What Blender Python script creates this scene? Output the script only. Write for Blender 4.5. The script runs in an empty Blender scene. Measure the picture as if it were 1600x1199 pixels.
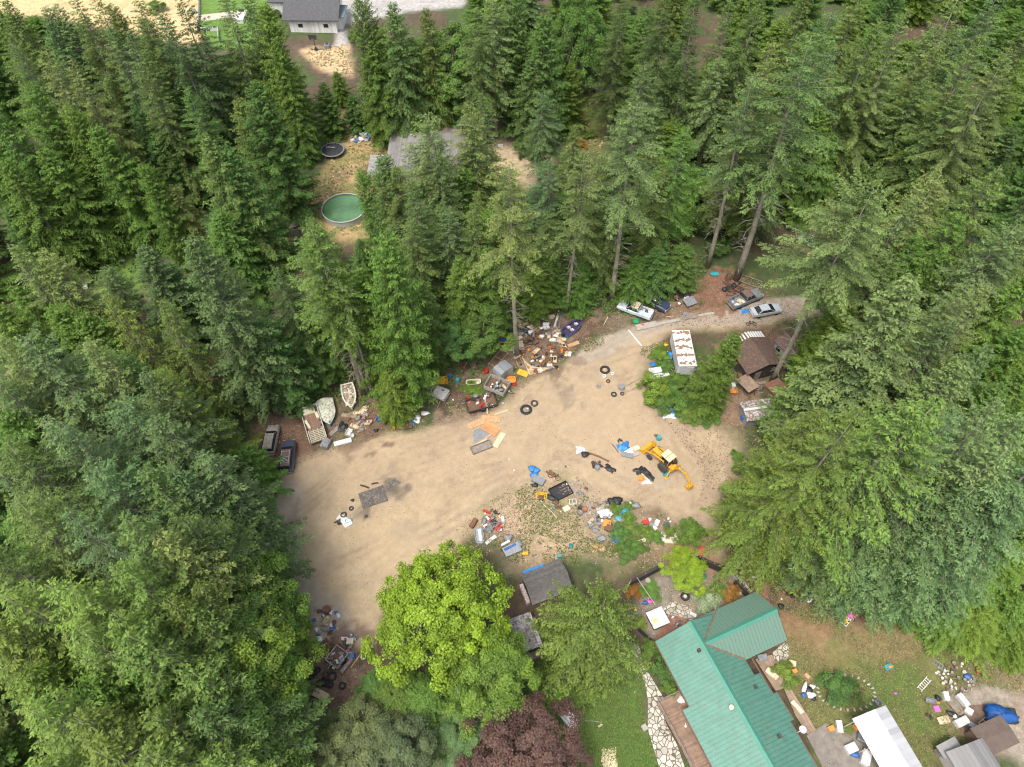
import bpy, math, random
import numpy as np
R_ = math.radians
SC = bpy.context.scene
# ---------------------------------------------------------------- camera, light, exposure
CAM_H, PITCH, FPX = 82.0, R_(54), 1100.0      # metres up, degrees below the horizon, focal length in photo pixels
cd = bpy.data.cameras.new("Camera"); cam = bpy.data.objects.new("Camera", cd)
SC.collection.objects.link(cam); SC.camera = cam
cam.location = (0, 0, CAM_H); cam.rotation_euler = (R_(90) - PITCH, 0, 0)
cd.sensor_width = 36; cd.lens = 36 * FPX / 1600; cd.clip_end = 6000; cd.clip_start = 0.5
w = bpy.data.worlds.new("World"); SC.world = w; w.use_nodes = True
nt = w.node_tree; sky = nt.nodes.new("ShaderNodeTexSky"); sky.sky_type = 'NISHITA'; sky.sun_disc = False
SUN_EL, SUN_AZ = R_(66), R_(215)               # azimuth clockwise from +Y
sky.sun_elevation = SUN_EL; sky.sun_rotation = SUN_AZ; sky.air_density = 1.0; sky.dust_density = 4.0; sky.ozone_density = 0.6
bg = nt.nodes["Background"]; hs = nt.nodes.new('ShaderNodeHueSaturation'); hs.inputs['Saturation'].default_value = .55; nt.links.new(sky.outputs[0], hs.inputs['Color']); nt.links.new(hs.outputs[0], bg.inputs[0]); bg.inputs[1].default_value = 0.15
sl = bpy.data.lights.new("sun", 'SUN'); sl.energy = 1.3; sl.angle = R_(16); sl.color = (1.0, 0.94, 0.84)
so = bpy.data.objects.new("sun", sl); SC.collection.objects.link(so)
so.rotation_euler = (R_(90) - SUN_EL, 0, R_(180) - SUN_AZ); so.location = (0, 0, 200)
SC.view_settings.view_transform = 'Standard'; SC.view_settings.look = 'None'; SC.view_settings.gamma = 1
SC.view_settings.exposure = 1.04
SC.cycles.filter_width = 1.15; SC.cycles.max_bounces = 6; SC.cycles.diffuse_bounces = 4; SC.cycles.transmission_bounces = 3; SC.cycles.glossy_bounces = 2

# ---------------------------------------------------------------- photo pixel <-> place
_F = np.array([0, math.cos(PITCH), -math.sin(PITCH)]); _U = np.array([0, math.sin(PITCH), math.cos(PITCH)])
def W(px, py, z=0.0):
    d = _F * FPX + np.array([1., 0, 0]) * (px - 800) - _U * (py - 599.5)
    t = (z - CAM_H) / d[2]
    return np.array([d[0] * t, d[1] * t, z])
def pix(x, y, z=0.0):
    x = np.asarray(x, float); y = np.asarray(y, float); z = np.asarray(z, float) - CAM_H
    c = y * _F[1] + z * _F[2]; u = y * _U[1] + z * _U[2]
    return 800 + FPX * x / c, 599.5 - FPX * u / c
def gz(x, y):
    return 0.05 * np.sin(x * .31 + 1) * np.sin(y * .27) + 0.03 * np.sin(x * .7 + y * .5) + 0.02 * np.sin(x * 1.3 - y * .9)
def inpoly(x, y, poly):
    x = np.asarray(x, float); y = np.asarray(y, float); r = np.zeros(x.shape, bool); n = len(poly)
    for i in range(n):
        x1, y1 = poly[i][:2]; x2, y2 = poly[(i + 1) % n][:2]
        if y1 == y2: continue
        c = ((y1 > y) != (y2 > y)) & (x < (x2 - x1) * (y - y1) / (y2 - y1) + x1); r ^= c
    return r
def sdist(x, y, poly):
    d = np.full(x.shape, 1e9); n = len(poly)
    for i in range(n):
        x1, y1 = poly[i][:2]; x2, y2 = poly[(i + 1) % n][:2]; dx, dy = x2 - x1, y2 - y1
        t = np.clip(((x - x1) * dx + (y - y1) * dy) / (dx * dx + dy * dy + 1e-9), 0, 1)
        d = np.minimum(d, np.hypot(x - x1 - t * dx, y - y1 - t * dy))
    return np.where(inpoly(x, y, poly), d, -d)
_vr = np.random.RandomState(5).rand(256, 256)
def vnoise(x, y, s, o=0):
    x = x / s + 37.3 + o * 11.7; y = y / s + 91.1 + o * 5.3
    xi = np.floor(x).astype(int); yi = np.floor(y).astype(int); fx = x - xi; fy = y - yi
    fx = fx * fx * (3 - 2 * fx); fy = fy * fy * (3 - 2 * fy); g = lambda a, b: _vr[a % 256, b % 256]
    return (g(xi, yi) * (1 - fx) + g(xi + 1, yi) * fx) * (1 - fy) + (g(xi, yi + 1) * (1 - fx) + g(xi + 1, yi + 1) * fx) * fy
def fb(x, y, s, o=0): return .5 * vnoise(x, y, s, o) + .3 * vnoise(x, y, s / 2.1, o + 1) + .2 * vnoise(x, y, s / 4.3, o + 2)

# ---------------------------------------------------------------- materials
def N(nt, t, **kw):
    n = nt.nodes.new("ShaderNode" + t)
    for k, v in kw.items():
        if k.startswith('i_'):
            key = k[2:]; n.inputs[int(key) if key.isdigit() else key].default_value = v
        else: setattr(n, k, v)
    return n
_M = {}
def mat(col, rough=.8, var=.25, scale=3.0, metal=0.0, bump=.3, rust=0.0, col2=None, bscale=None, stripes=None, coat=0.0, trans=0.0):
    """procedural surface: base colour with mottling, an optional second colour in patches, fine bump"""
    key = (tuple(col), rough, var, scale, metal, bump, rust, col2, bscale, stripes, coat)
    if key in _M: return _M[key]
    m = bpy.data.materials.new("surface"); m.use_nodes = True; nt = m.node_tree; b = nt.nodes["Principled BSDF"]
    L = nt.links.new; tc = N(nt, "TexCoord"); nz = N(nt, "TexNoise", i_Scale=scale, i_Detail=6.0, i_Roughness=.65)
    L(tc.outputs["Object"], nz.inputs["Vector"])
    c = tuple(col)
    lo = tuple(max(0, v * (1 - var)) for v in c) + (1,); hi = tuple(min(.9, v * (1 + var)) for v in c) + (1,)
    mx = N(nt, "MapRange", i_1=.3, i_2=.7); L(nz.outputs["Fac"], mx.inputs[0])
    mc = N(nt, "Mix", data_type='RGBA'); mc.inputs["A"].default_value = lo; mc.inputs["B"].default_value = hi
    L(mx.outputs[0], mc.inputs["Factor"]); out = mc.outputs["Result"]
    if rust > 0:
        n2 = N(nt, "TexNoise", i_Scale=scale * 1.7, i_Detail=8.0, i_Roughness=.75); L(tc.outputs["Object"], n2.inputs["Vector"])
        mr = N(nt, "MapRange", i_1=.62 - rust * .3, i_2=.70 - rust * .3); L(n2.outputs["Fac"], mr.inputs[0])
        m2 = N(nt, "Mix", data_type='RGBA'); L(mr.outputs[0], m2.inputs["Factor"]); L(out, m2.inputs["A"])
        m2.inputs["B"].default_value = tuple(col2 or (.19, .085, .04)) + (1,); out = m2.outputs["Result"]
    if stripes:                                  # (axis, width m, strength): corrugation or planks along one axis
        sx = N(nt, "SeparateXYZ"); L(tc.outputs["Object"], sx.inputs[0])
        mu = N(nt, "Math", operation='MULTIPLY', i_1=1 / stripes[1]); L(sx.outputs[stripes[0]], mu.inputs[0])
        fr = N(nt, "Math", operation='FRACT'); L(mu.outputs[0], fr.inputs[0])
        cr = N(nt, "MapRange", i_1=.86, i_2=.97, i_3=1.0, i_4=1 - stripes[2]); L(fr.outputs[0], cr.inputs[0])
        fl = N(nt, "Math", operation='FLOOR'); L(mu.outputs[0], fl.inputs[0])
        wn = N(nt, "TexWhiteNoise", noise_dimensions='1D'); L(fl.outputs[0], wn.inputs["W"])
        vr = N(nt, "MapRange", i_3=.82, i_4=1.12); L(wn.outputs["Value"], vr.inputs[0])
        mm = N(nt, "Math", operation='MULTIPLY'); L(cr.outputs[0], mm.inputs[0]); L(vr.outputs[0], mm.inputs[1])
        vm = N(nt, "VectorMath", operation='SCALE'); L(out, vm.inputs[0]); L(mm.outputs[0], vm.inputs["Scale"]); out = vm.outputs[0]
    L(out, b.inputs["Base Color"]); b.inputs["Roughness"].default_value = rough; b.inputs["Metallic"].default_value = metal
    b.inputs["Coat Weight"].default_value = coat
    if bump:
        n3 = N(nt, "TexNoise", i_Scale=bscale or scale * 5, i_Detail=4.0); L(tc.outputs["Object"], n3.inputs["Vector"])
        bp = N(nt, "Bump", i_Strength=bump, i_Distance=.03); L(n3.outputs["Fac"], bp.inputs["Height"]); L(bp.outputs[0], b.inputs["Normal"])
    _M[key] = m; return m
WOOD = mat((.26, .20, .14), .85, .35, 2.5); NEWWOOD = mat((.47, .28, .14), .75, .25, 2.0, rust=.2, col2=(.28, .18, .11)); PALEWOOD = mat((.55, .45, .30), .8, .2, 2.0)
GREYWOOD = mat((.22, .19, .165), .9, .35, 2.5); RUBBER = mat((.022, .022, .024), .8, .3, 4); STEEL = mat((.33, .34, .35), .45, .25, 3, .6)
DARKMETAL = mat((.05, .048, .046), .6, .4, 5, .3, rust=.3); WHITE = mat((.62, .62, .60), .5, .10, 3, rust=.25, col2=(.36, .33, .27)); CREAM = mat((.56, .50, .37), .6, .15, 3, rust=.2, col2=(.32, .26, .18))
GLASS = mat((.025, .03, .035), .08, .2, 2, 0, 0); RUSTY = mat((.17, .085, .05), .85, .4, 4); BLACKPL = mat((.02, .021, .023), .55, .35, 4)
BLUETARP = mat((.03, .19, .48), .45, .25, 3); WHITESHEET = mat((.68, .68, .66), .6, .12, 3); GREYPL = mat((.2, .21, .22), .6, .3, 4)
CONC = mat((.34, .31, .27), .9, .2, 3); REDP = mat((.45, .035, .025), .5, .25, 4); YEL = mat((.62, .36, .03), .5, .2, 4); ORANGE = mat((.62, .24, .04), .6, .2, 4)
GREENP = mat((.03, .25, .1), .5, .2, 4); TEAL = mat((.05, .3, .33), .5, .2, 4); BLUE = mat((.04, .12, .33), .5, .25, 4); PINK = mat((.75, .12, .5), .6, .15, 4)
BROWN = mat((.13, .075, .045), .8, .35, 4); BARK = mat((.25, .23, .17), .95, .4, 1.2, bump=1.0, bscale=5)
COLM = dict(wood=WOOD, new=NEWWOOD, pale=PALEWOOD, grey=GREYPL, greywood=GREYWOOD, black=BLACKPL, steel=STEEL, dark=DARKMETAL, white=WHITE, cream=CREAM, rusty=RUSTY,
            blue=BLUE, tarp=BLUETARP, sheet=WHITESHEET, red=REDP, yellow=YEL, orange=ORANGE, green=GREENP, teal=TEAL, pink=PINK, brown=BROWN, conc=CONC, rubber=RUBBER)

# ---------------------------------------------------------------- mesh helpers
class MB:
    def __init__(s): s.v = []; s.f = []
    def add(s, vs, fs):
        o = len(s.v); s.v += [tuple(map(float, v)) for v in vs]; s.f += [tuple(i + o for i in f) for f in fs]; return s
    def box(s, c, d, rz=0, rx=0, ry=0, taper=0):
        """a box with chamfered upright edges and top rim"""
        hx, hy, hz = d[0] / 2, d[1] / 2, d[2] / 2; ch = min(hx, hy, hz) * .18
        def ring(z, a): return [(-hx + a, -hy, z), (hx - a, -hy, z), (hx, -hy + a, z), (hx, hy - a, z), (hx - a, hy, z), (-hx + a, hy, z), (-hx, hy - a, z), (-hx, -hy + a, z)]
        vs = ring(-hz, ch) + [(x * (1 - taper), y * (1 - taper), z) for x, y, z in ring(hz - ch, ch)]
        k1, k2 = (hx - ch) / hx, (hy - ch) / hy
        vs += [(x * (1 - taper) * k1, y * (1 - taper) * k2, hz) for x, y, z in ring(hz, ch)]
        fs = [tuple(range(7, -1, -1)), tuple(range(16, 24))]
        for k in (0, 8):
            for i in range(8): j = (i + 1) % 8; fs.append((k + i, k + j, k + 8 + j, k + 8 + i))
        return s.add([rot(v, rx, ry, rz, c) for v in vs], fs)
    def prism(s, pts, z0, z1):
        n = len(pts); vs = [(p[0], p[1], z0) for p in pts] + [(p[0], p[1], z1) for p in pts]
        return s.add(vs, [tuple(range(n - 1, -1, -1)), tuple(range(n, 2 * n))] + [(i, (i + 1) % n, n + (i + 1) % n, n + i) for i in range(n)])
    def prof(s, pts, y0, y1):                     # side profile (x,z) extruded along y
        n = len(pts); vs = [(p[0], y0, p[1]) for p in pts] + [(p[0], y1, p[1]) for p in pts]
        return s.add(vs, [tuple(range(n)), tuple(range(2 * n - 1, n - 1, -1))] + [(i, n + i, n + (i + 1) % n, (i + 1) % n) for i in range(n)])
    def tube(s, pts, r, n=6):
        pts = [np.array(p, float) for p in pts]; rr = r if hasattr(r, '__len__') else [r] * len(pts); vs = []; fs = []
        for i, p in enumerate(pts):
            d = pts[min(i + 1, len(pts) - 1)] - pts[max(i - 1, 0)]; d /= (np.linalg.norm(d) + 1e-9)
            a = np.cross(d, (0, 0, 1)) if abs(d[2]) < .9 else np.cross(d, (1, 0, 0)); a /= np.linalg.norm(a); b = np.cross(d, a)
            for k in range(n): t = 2 * math.pi * k / n; vs.append(p + rr[i] * (math.cos(t) * a + math.sin(t) * b))
        for i in range(len(pts) - 1):
            for k in range(n): k2 = (k + 1) % n; fs.append((i * n + k, i * n + k2, (i + 1) * n + k2, (i + 1) * n + k))
        fs += [tuple(range(n - 1, -1, -1)), tuple(range((len(pts) - 1) * n, len(pts) * n))]
        return s.add(vs, fs)
    def lathe(s, prof, c=(0, 0, 0), n=16, axis='z', open_=False):
        vs = []; fs = []
        for r, z in prof:
            for k in range(n):
                t = 2 * math.pi * k / n; x, y = r * math.cos(t), r * math.sin(t)
                vs.append((c[0] + x, c[1] + y, c[2] + z) if axis == 'z' else ((c[0] + x, c[1] + z, c[2] + y) if axis == 'y' else (c[0] + z, c[1] + x, c[2] + y)))
        m = len(prof)
        for i in range(m - 1):
            for k in range(n): k2 = (k + 1) % n; fs.append((i * n + k, i * n + k2, (i + 1) * n + k2, (i + 1) * n + k))
        if not open_: fs += [tuple(range(n - 1, -1, -1)), tuple(range((m - 1) * n, m * n))]
        return s.add(vs, fs)
    def quadsheet(s, fn, nu, nv):
        vs = [fn(i / nu, j / nv) for j in range(nv + 1) for i in range(nu + 1)]
        return s.add(vs, [(j * (nu + 1) + i, j * (nu + 1) + i + 1, (j + 1) * (nu + 1) + i + 1, (j + 1) * (nu + 1) + i) for j in range(nv) for i in range(nu)])
    def mesh(s, name, m=None, smooth=False):
        me = bpy.data.meshes.new(name); me.from_pydata(s.v, [], s.f); me.update()
        if m: me.materials.append(m)
        if smooth: me.polygons.foreach_set("use_smooth", [True] * len(me.polygons))
        return me
    def build(s, name, m, parent=None, smooth=False, label=None):
        o = bpy.data.objects.new(name, s.mesh(name, m, smooth)); SC.collection.objects.link(o)
        if parent is not None: o.parent = parent
        if label: o["label"] = label
        return o
def rot(v, rx, ry, rz, c=(0, 0, 0)):
    x, y, z = v
    if rx: x, y, z = x, y * math.cos(rx) - z * math.sin(rx), y * math.sin(rx) + z * math.cos(rx)
    if ry: x, y, z = x * math.cos(ry) + z * math.sin(ry), y, -x * math.sin(ry) + z * math.cos(ry)
    if rz: x, y, z = x * math.cos(rz) - y * math.sin(rz), x * math.sin(rz) + y * math.cos(rz), z
    return (x + c[0], y + c[1], z + c[2])
THINGS = []
def reg(o, label, cat, group=None, kind=None, place=True):
    if kind: o["kind"] = kind
    if label: o["label"] = label
    if cat: o["category"] = cat
    if group: o["group"] = group
    if label and cat: THINGS.append((o, place))
    return o
def thing(name, label, cat, x, y, rz=0, group=None, z=None, place=True):
    o = bpy.data.objects.new(name, None); SC.collection.objects.link(o)
    o.location = (x, y, float(gz(x, y)) if z is None else z); o.rotation_euler = (0, 0, rz); o.empty_display_size = .3
    return reg(o, label, cat, group, None, place)
def line(ax, ay, bx, by, z=0):
    """centre, heading and length of the segment between two photo points at height z"""
    a = W(ax, ay, z); b = W(bx, by, z); d = b - a
    return (a[0] + b[0]) / 2, (a[1] + b[1]) / 2, math.atan2(d[1], d[0]), float(np.hypot(d[0], d[1]))
def struct(o): o["kind"] = "structure"; return o

# ---------------------------------------------------------------- ground: one sheet out to the horizon, cut into named zones
def PW(pts): return [tuple(W(x, y)[:2]) for x, y in pts]
ZN = dict(
 yard=[(398,815),(412,770),(440,738),(480,716),(520,700),(560,688),(640,678),(700,662),(760,643),(800,615),(870,572),(920,540),(985,513),(1050,502),(1130,490),(1230,474),(1290,470),(1290,490),(1215,505),(1130,512),(1062,518),(1015,545),(1003,590),(1012,640),(1050,660),(1110,672),(1140,700),(1128,760),(1122,830),(1125,880),(1100,860),(1060,812),(985,788),(930,800),(905,860),(870,872),(800,830),(770,800),(735,830),(700,860),(640,900),(590,960),(575,1010),(520,1010),(485,1000),(480,930),(430,880),(410,850)],
 drive=[(880,562),(935,528),(985,508),(1050,494),(1130,480),(1230,465),(1300,462),(1300,485),(1215,500),(1130,508),(1062,514),(990,535),(915,572)],
 west=[(404,810),(420,780),(450,745),(478,760),(470,820),(480,900),(540,950),(560,1000),(500,1010),(470,930),(425,870)],
 lawn=[(770,1060),(830,1000),(900,1010),(980,1020),(1000,1080),(1010,1140),(1060,1260),(640,1260),(700,1100)],
 eastlawn=[(1225,1000),(1250,950),(1330,935),(1430,985),(1500,1015),(1620,1050),(1620,1090),(1530,1070),(1490,1085),(1520,1140),(1440,1230),(1300,1230),(1250,1110),(1215,1050)],
 drygrass=[(500,190),(560,175),(640,170),(640,240),(600,300),(620,370),(560,380),(470,360),(440,395),(425,380),(440,330),(505,280),(520,240)],
 gravelr=[(1493,1088),(1520,1074),(1550,1072),(1620,1095),(1700,1160),(1640,1230),(1560,1180),(1520,1140)],
 northgravel=[(440,-60),(760,-60),(720,10),(640,20),(540,40),(545,75),(520,75),(530,20),(440,10)],
 northdry=[(-200,-60),(310,-60),(315,30),(310,70),(180,50),(60,25),(-200,20)],
 northdry2=[(470,78),(545,70),(550,120),(500,110)],
 northlawn=[(312,-60),(420,-60),(440,60),(395,75),(340,75),(312,50)],
 weeds=[(20,395),(90,375),(250,372),(230,450),(60,450)],
 road=[(1455,250),(1475,245),(1540,330),(1560,400),(1530,405),(1500,340)],
 garden=[(895,180),(910,145),(950,140),(960,200),(940,240),(880,240)],
 northdirt=[(775,200),(800,185),(860,200),(870,300),(790,290),(740,260)],
 court=[(1000,915),(1030,895),(1080,885),(1150,905),(1170,930),(1110,955),(1060,1000),(1010,1010),(995,970)],
 dirtw=[(395,640),(470,650),(480,700),(440,740),(400,700)],
 eastdirt=[(1020,660),(1140,665),(1160,700),(1140,800),(1130,870),(1080,850),(1090,760),(1060,690)],
 weedy=[(745,830),(800,762),(870,750),(940,790),(1000,790),(1080,830),(1100,870),(1030,885),(960,880),(880,885),(800,880)],
 gpatch=[(905,860),(960,830),(1050,835),(1085,860),(1040,890),(970,900)],
)
def axis(lo, hi, step, far):
    a = list(np.arange(lo, hi + .01, step)); o = []; d = step
    while a[-1] + d < far: a.append(a[-1] + d); d *= 1.5
    d = step; b = []; v = a[0]
    while v - d > -far: v -= d; b.append(v); d *= 1.5
    return np.array(b[::-1] + a)
gx = axis(-80, 80, .42, 2600); gy = axis(8, 125, .42, 2600)
gx = np.unique(np.concatenate([gx[(gx < -80) & (gx < -200)], np.arange(-200, -80, 1.2), gx[(gx >= -80) & (gx <= 80)], np.arange(81, 200, 1.2), gx[gx > 200]]))
gy = np.unique(np.concatenate([gy[gy <= 125], np.arange(126, 240, 1.2), gy[gy > 240]]))
GX, GY = np.meshgrid(gx, gy); X = GX.ravel(); Y = GY.ravel(); near = (np.abs(X) < 205) & (Y > -20) & (Y < 245)
jit = (fb(X, Y, 5, 3) - .5) * 2
def zmask(name, soft=.6, wob=1.4):
    m = np.zeros(X.shape); p = PW(ZN[name]); d = sdist(X[near], Y[near], p) + jit[near] * wob
    m[near] = np.clip(d / (2 * soft) + .5, 0, 1); return m
M_ = {k: zmask(k, *( (1.6, 2.5) if k in ('drygrass', 'weedy', 'eastdirt', 'gpatch', 'weeds', 'garden', 'northdirt', 'dirtw') else ((.15, .1) if k in ('road', 'northlawn') else ((.4, .8) if k in('drive','west') else (.8, 1.2))))) for k in ZN}
def blend(C, col, m): return C * (1 - m[:, None]) + np.array(col) * m[:, None]
n1 = fb(X, Y, 9, 7); n2 = fb(X, Y, 3, 9); n3 = fb(X, Y, 25, 13); n4 = fb(X, Y, 1.3, 17)
sm = lambda v, a, b: np.clip((v - a) / (b - a), 0, 1)
C = np.tile(np.array([.085, .06, .037]), (len(X), 1))                     # needle litter and bare earth
C = blend(C, (.05, .085, .022), sm(n1, .42, .54) * .85)                      # low green plants among it
C = blend(C, (.16, .11, .07), sm(n2, .58, .78) * .4)
C = blend(C, (.185, .108, .068), M_['dirtw'] * .85)
C = blend(C, (.33, .245, .16), M_['eastdirt'] * .75)
SAND = (.375, .285, .182)
C = blend(C, SAND, M_['yard'])
C = blend(C, (.43, .335, .205), M_['yard'] * sm(n3, .5, .62) * .55)
C = blend(C, (.33, .265, .19), M_['yard'] * sm(n2, .56, .74) * .3)
C = blend(C, (.36, .31, .25), M_['drive'] * .8)
C = blend(C, (.34, .295, .235), M_['west'] * .75)
C = blend(C, (.36, .26, .17), M_['weedy'] * .7)
C = blend(C, (.13, .15, .045), M_['weedy'] * sm(n2, .56, .70) * .6)
C = blend(C, (.15, .14, .06), M_['gpatch'] * .6)
C = blend(C, (.075, .13, .022), M_['lawn'])
C = blend(C, (.17, .135, .045), M_['lawn'] * sm(n1, .52, .68) * .7)
C = blend(C, (.125, .125, .04), M_['eastlawn'])
C = blend(C, (.23, .16, .08), M_['eastlawn'] * sm(n1, .44, .56) * .85)
C = blend(C, (.08, .14, .025), M_['eastlawn'] * sm(fb(X, Y, 7, 21), .52, .62) * .75)
C = blend(C, (.36, .26, .12), M_['drygrass']); C = blend(C, (.15, .16, .05), M_['drygrass'] * sm(n2, .52, .66) * .75)
C = blend(C, (.21, .135, .09), M_['drygrass'] * sm(n1, .54, .62) * .7)
C = blend(C, (.27, .23, .18), M_['gravelr']); C = blend(C, (.34, .32, .30), M_['northgravel'])
C = blend(C, (.50, .37, .19), M_['northdry']); C = blend(C, (.5, .36, .2), M_['northdry2']); C = blend(C, (.10, .18, .03), M_['northlawn'])
C = blend(C, (.11, .18, .03), M_['weeds'] * .9); C = blend(C, (.055, .055, .06), M_['road'])
C = blend(C, (.15, .16, .05), M_['garden']); C = blend(C, (.40, .31, .2), M_['northdirt']); C = blend(C, (.27, .235, .185), M_['court'] * .8)
def spot(px, py, r, col, k, sq=1.0):
    """a stain lying on the ground: soot, oil, a wet patch, mulch"""
    c = W(px, py); d = np.hypot((X - c[0]), (Y - c[1]) * sq) + (n2 - .5) * r * 1.2 + (n4 - .5) * r * 1.8
    global C; C = blend(C, col, np.clip((r * .85 - d) / (r * .3), 0, 1) * k)
for a in [(616,755,1.7,(.08,.07,.06),.7),(606,770,1.5,(.13,.11,.09),.6),(625,765,1.2,(.12,.10,.08),.6),(600,745,1.0,(.15,.12,.09),.5),(690,655,1.5,(.25,.18,.13),.5),(520,870,1.5,(.3,.25,.18),.5),(640,830,2,(.33,.26,.18),.4),(572,800,1.5,(.10,.085,.07),.7),(540,815,1.2,(.12,.10,.08),.5),(556,805,1,(.10,.09,.08),.6),(823,641,1.2,(.16,.12,.09),.5),(892,620,2.2,(.22,.17,.12),.6),(885,610,1.4,(.2,.16,.12),.5),
          (865,574,1.8,(.10,.07,.045),.85),(858,578,1.2,(.09,.065,.04),.8),(915,790,2.2,(.25,.22,.19),.7),(900,762,1.5,(.26,.24,.22),.6),(1041,750,2.2,(.30,.26,.2),.7),(1090,860,3.5,(.30,.16,.09),.5),(1060,855,2.5,(.32,.17,.09),.4),(1200,890,3,(.23,.125,.08),.7),(1190,930,3,(.2,.12,.08),.6),(1380,930,4,(.17,.09,.055),.8),(957,1062,1.6,(.075,.05,.042),.95),(962,1050,1.2,(.075,.05,.042),.9),
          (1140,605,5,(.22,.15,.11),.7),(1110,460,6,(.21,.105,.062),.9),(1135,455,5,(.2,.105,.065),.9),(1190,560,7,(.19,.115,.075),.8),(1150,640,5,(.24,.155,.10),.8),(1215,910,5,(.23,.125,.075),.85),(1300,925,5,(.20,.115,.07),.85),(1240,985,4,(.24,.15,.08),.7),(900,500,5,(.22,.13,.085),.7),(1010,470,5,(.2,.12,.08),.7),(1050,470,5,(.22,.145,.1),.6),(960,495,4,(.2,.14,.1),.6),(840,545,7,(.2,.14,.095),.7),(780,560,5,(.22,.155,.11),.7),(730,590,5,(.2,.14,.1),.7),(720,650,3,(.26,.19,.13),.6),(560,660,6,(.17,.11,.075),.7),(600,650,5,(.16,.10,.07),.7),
          (505,1040,5,(.16,.1,.075),.8),(520,1080,4,(.17,.105,.08),.8),(530,1010,3.5,(.2,.14,.1),.6),(480,1100,4,(.15,.1,.075),.7),(480,1150,4,(.2,.15,.11),.7),(425,660,4,(.17,.11,.08),.7),(1310,310,6,(.15,.06,.04),.9),(1120,300,4,(.2,.13,.09),.8),(1290,375,4,(.2,.13,.09),.6),(1500,1130,2,(.2,.14,.09),.7),(1600,1045,6,(.24,.17,.12),.7),(410,800,1.5,(.2,.13,.09),.7),(700,300,5,(.38,.3,.2),.8)]: spot(*a)
# wheel tracks pressed into the yard
tr = np.zeros(X.shape)
for pts in [[(1240,478),(1080,505),(960,545),(860,600),(760,665),(640,710),(540,740),(460,800),(440,870),(500,960)],[(940,560),(880,640),(800,740),(700,810),(600,860),(520,900)],[(1000,560),(1040,650),(1110,720),(1115,790),(1040,800),(950,760),(860,700),(760,700)],[(1130,700),(1090,820),(1000,790),(900,730),(840,720),(700,770)]]:
    for off in (-.95, .95, 2.2, -2.6):
        q = PW(pts); q = [(a + off * .3, b + off) for a, b in q]; d = np.full(X[near].shape, 1e9)
        for i in range(len(q) - 1):
            x1, y1 = q[i]; x2, y2 = q[i + 1]; dx, dy = x2 - x1, y2 - y1; t = np.clip(((X[near] - x1) * dx + (Y[near] - y1) * dy) / (dx * dx + dy * dy), 0, 1)
            d = np.minimum(d, np.hypot(X[near] - x1 - t * dx + (fb(X[near], Y[near], 8, 4) - .5) * 3, Y[near] - y1 - t * dy))
        tr[near] = np.maximum(tr[near], np.clip(1 - d / .42, 0, 1) * (.35 + .9 * vnoise(X[near], Y[near], 6, 40)))
tr *= M_['yard']; C = blend(C, (.24, .18, .125), np.clip(tr, 0, 1) * .62); C = blend(C, (.24, .175, .12), M_['yard'] * sm(n4, .60, .72) * sm(n1, .45, .6) * .5)
Z = gz(X, Y) * near - 0.07 * tr * near + near * (n2 - .5) * .04
far_ = ~near; C[far_] = np.array([.04, .06, .025])
gmat = bpy.data.materials.new("ground"); gmat.use_nodes = True; nt = gmat.node_tree; b = nt.nodes["Principled BSDF"]; L = nt.links.new
at = N(nt, "Attribute", attribute_name="soil"); tc = N(nt, "TexCoord")
nA = N(nt, "TexNoise", i_Scale=1.1, i_Detail=10.0, i_Roughness=.72); nB = N(nt, "TexNoise", i_Scale=7.0, i_Detail=6.0, i_Roughness=.7)
nC = N(nt, "TexVoronoi", i_Scale=2.6); nD = N(nt, "TexNoise", i_Scale=.25, i_Detail=6.0, i_Roughness=.65)
for n in (nA, nB, nC, nD): L(tc.outputs["Object"], n.inputs["Vector"])
m1 = N(nt, "MapRange", i_1=.32, i_2=.68, i_3=.68, i_4=1.3); L(nA.outputs["Fac"], m1.inputs[0])
m2 = N(nt, "MapRange", i_1=.3, i_2=.7, i_3=.72, i_4=1.27); L(nB.outputs["Fac"], m2.inputs[0])
m3 = N(nt, "MapRange", i_1=.05, i_2=.13, i_3=.62, i_4=1.0); L(nC.outputs["Distance"], m3.inputs[0])
m4 = N(nt, "MapRange", i_1=.35, i_2=.65, i_3=.85, i_4=1.12); L(nD.outputs["Fac"], m4.inputs[0])
x = m1.outputs[0]
for q in (m2, m3, m4):
    mm = N(nt, "Math", operation='MULTIPLY'); L(x, mm.inputs[0]); L(q.outputs[0], mm.inputs[1]); x = mm.outputs[0]
mxx = N(nt, "Mix"); L(at.outputs['Alpha'], mxx.inputs['Factor']); mxx.inputs['A'].default_value = .97; L(x, mxx.inputs['B'])
vm = N(nt, "VectorMath", operation='SCALE'); L(at.outputs["Color"], vm.inputs[0]); L(mxx.outputs['Result'], vm.inputs["Scale"])
L(vm.outputs[0], b.inputs["Base Color"]); b.inputs["Roughness"].default_value = .95
bp = N(nt, "Bump", i_Strength=.6, i_Distance=.06); L(nB.outputs["Fac"], bp.inputs["Height"]); L(bp.outputs[0], b.inputs["Normal"])
nx, ny = len(gx), len(gy)
fi = np.arange((nx - 1) * (ny - 1)); r = fi // (nx - 1); c = fi % (nx - 1); a = r * nx + c
FQ = np.stack([a, a + 1, a + nx + 1, a + nx], 1); fc = lambda m: m[FQ].mean(1)
zone = np.zeros(len(fi), int)
ZO = ['ground', 'dirt_yard', 'gravel_drive', 'lawn', 'dry_field', 'asphalt_road']
for i, ks in enumerate([[], ['yard'], ['drive', 'northgravel', 'gravelr'], ['lawn', 'eastlawn', 'northlawn'], ['drygrass', 'northdry', 'northdry2', 'northdirt'], ['road']]):
    for k in ks: zone[fc(M_[k]) > .5] = i
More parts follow.
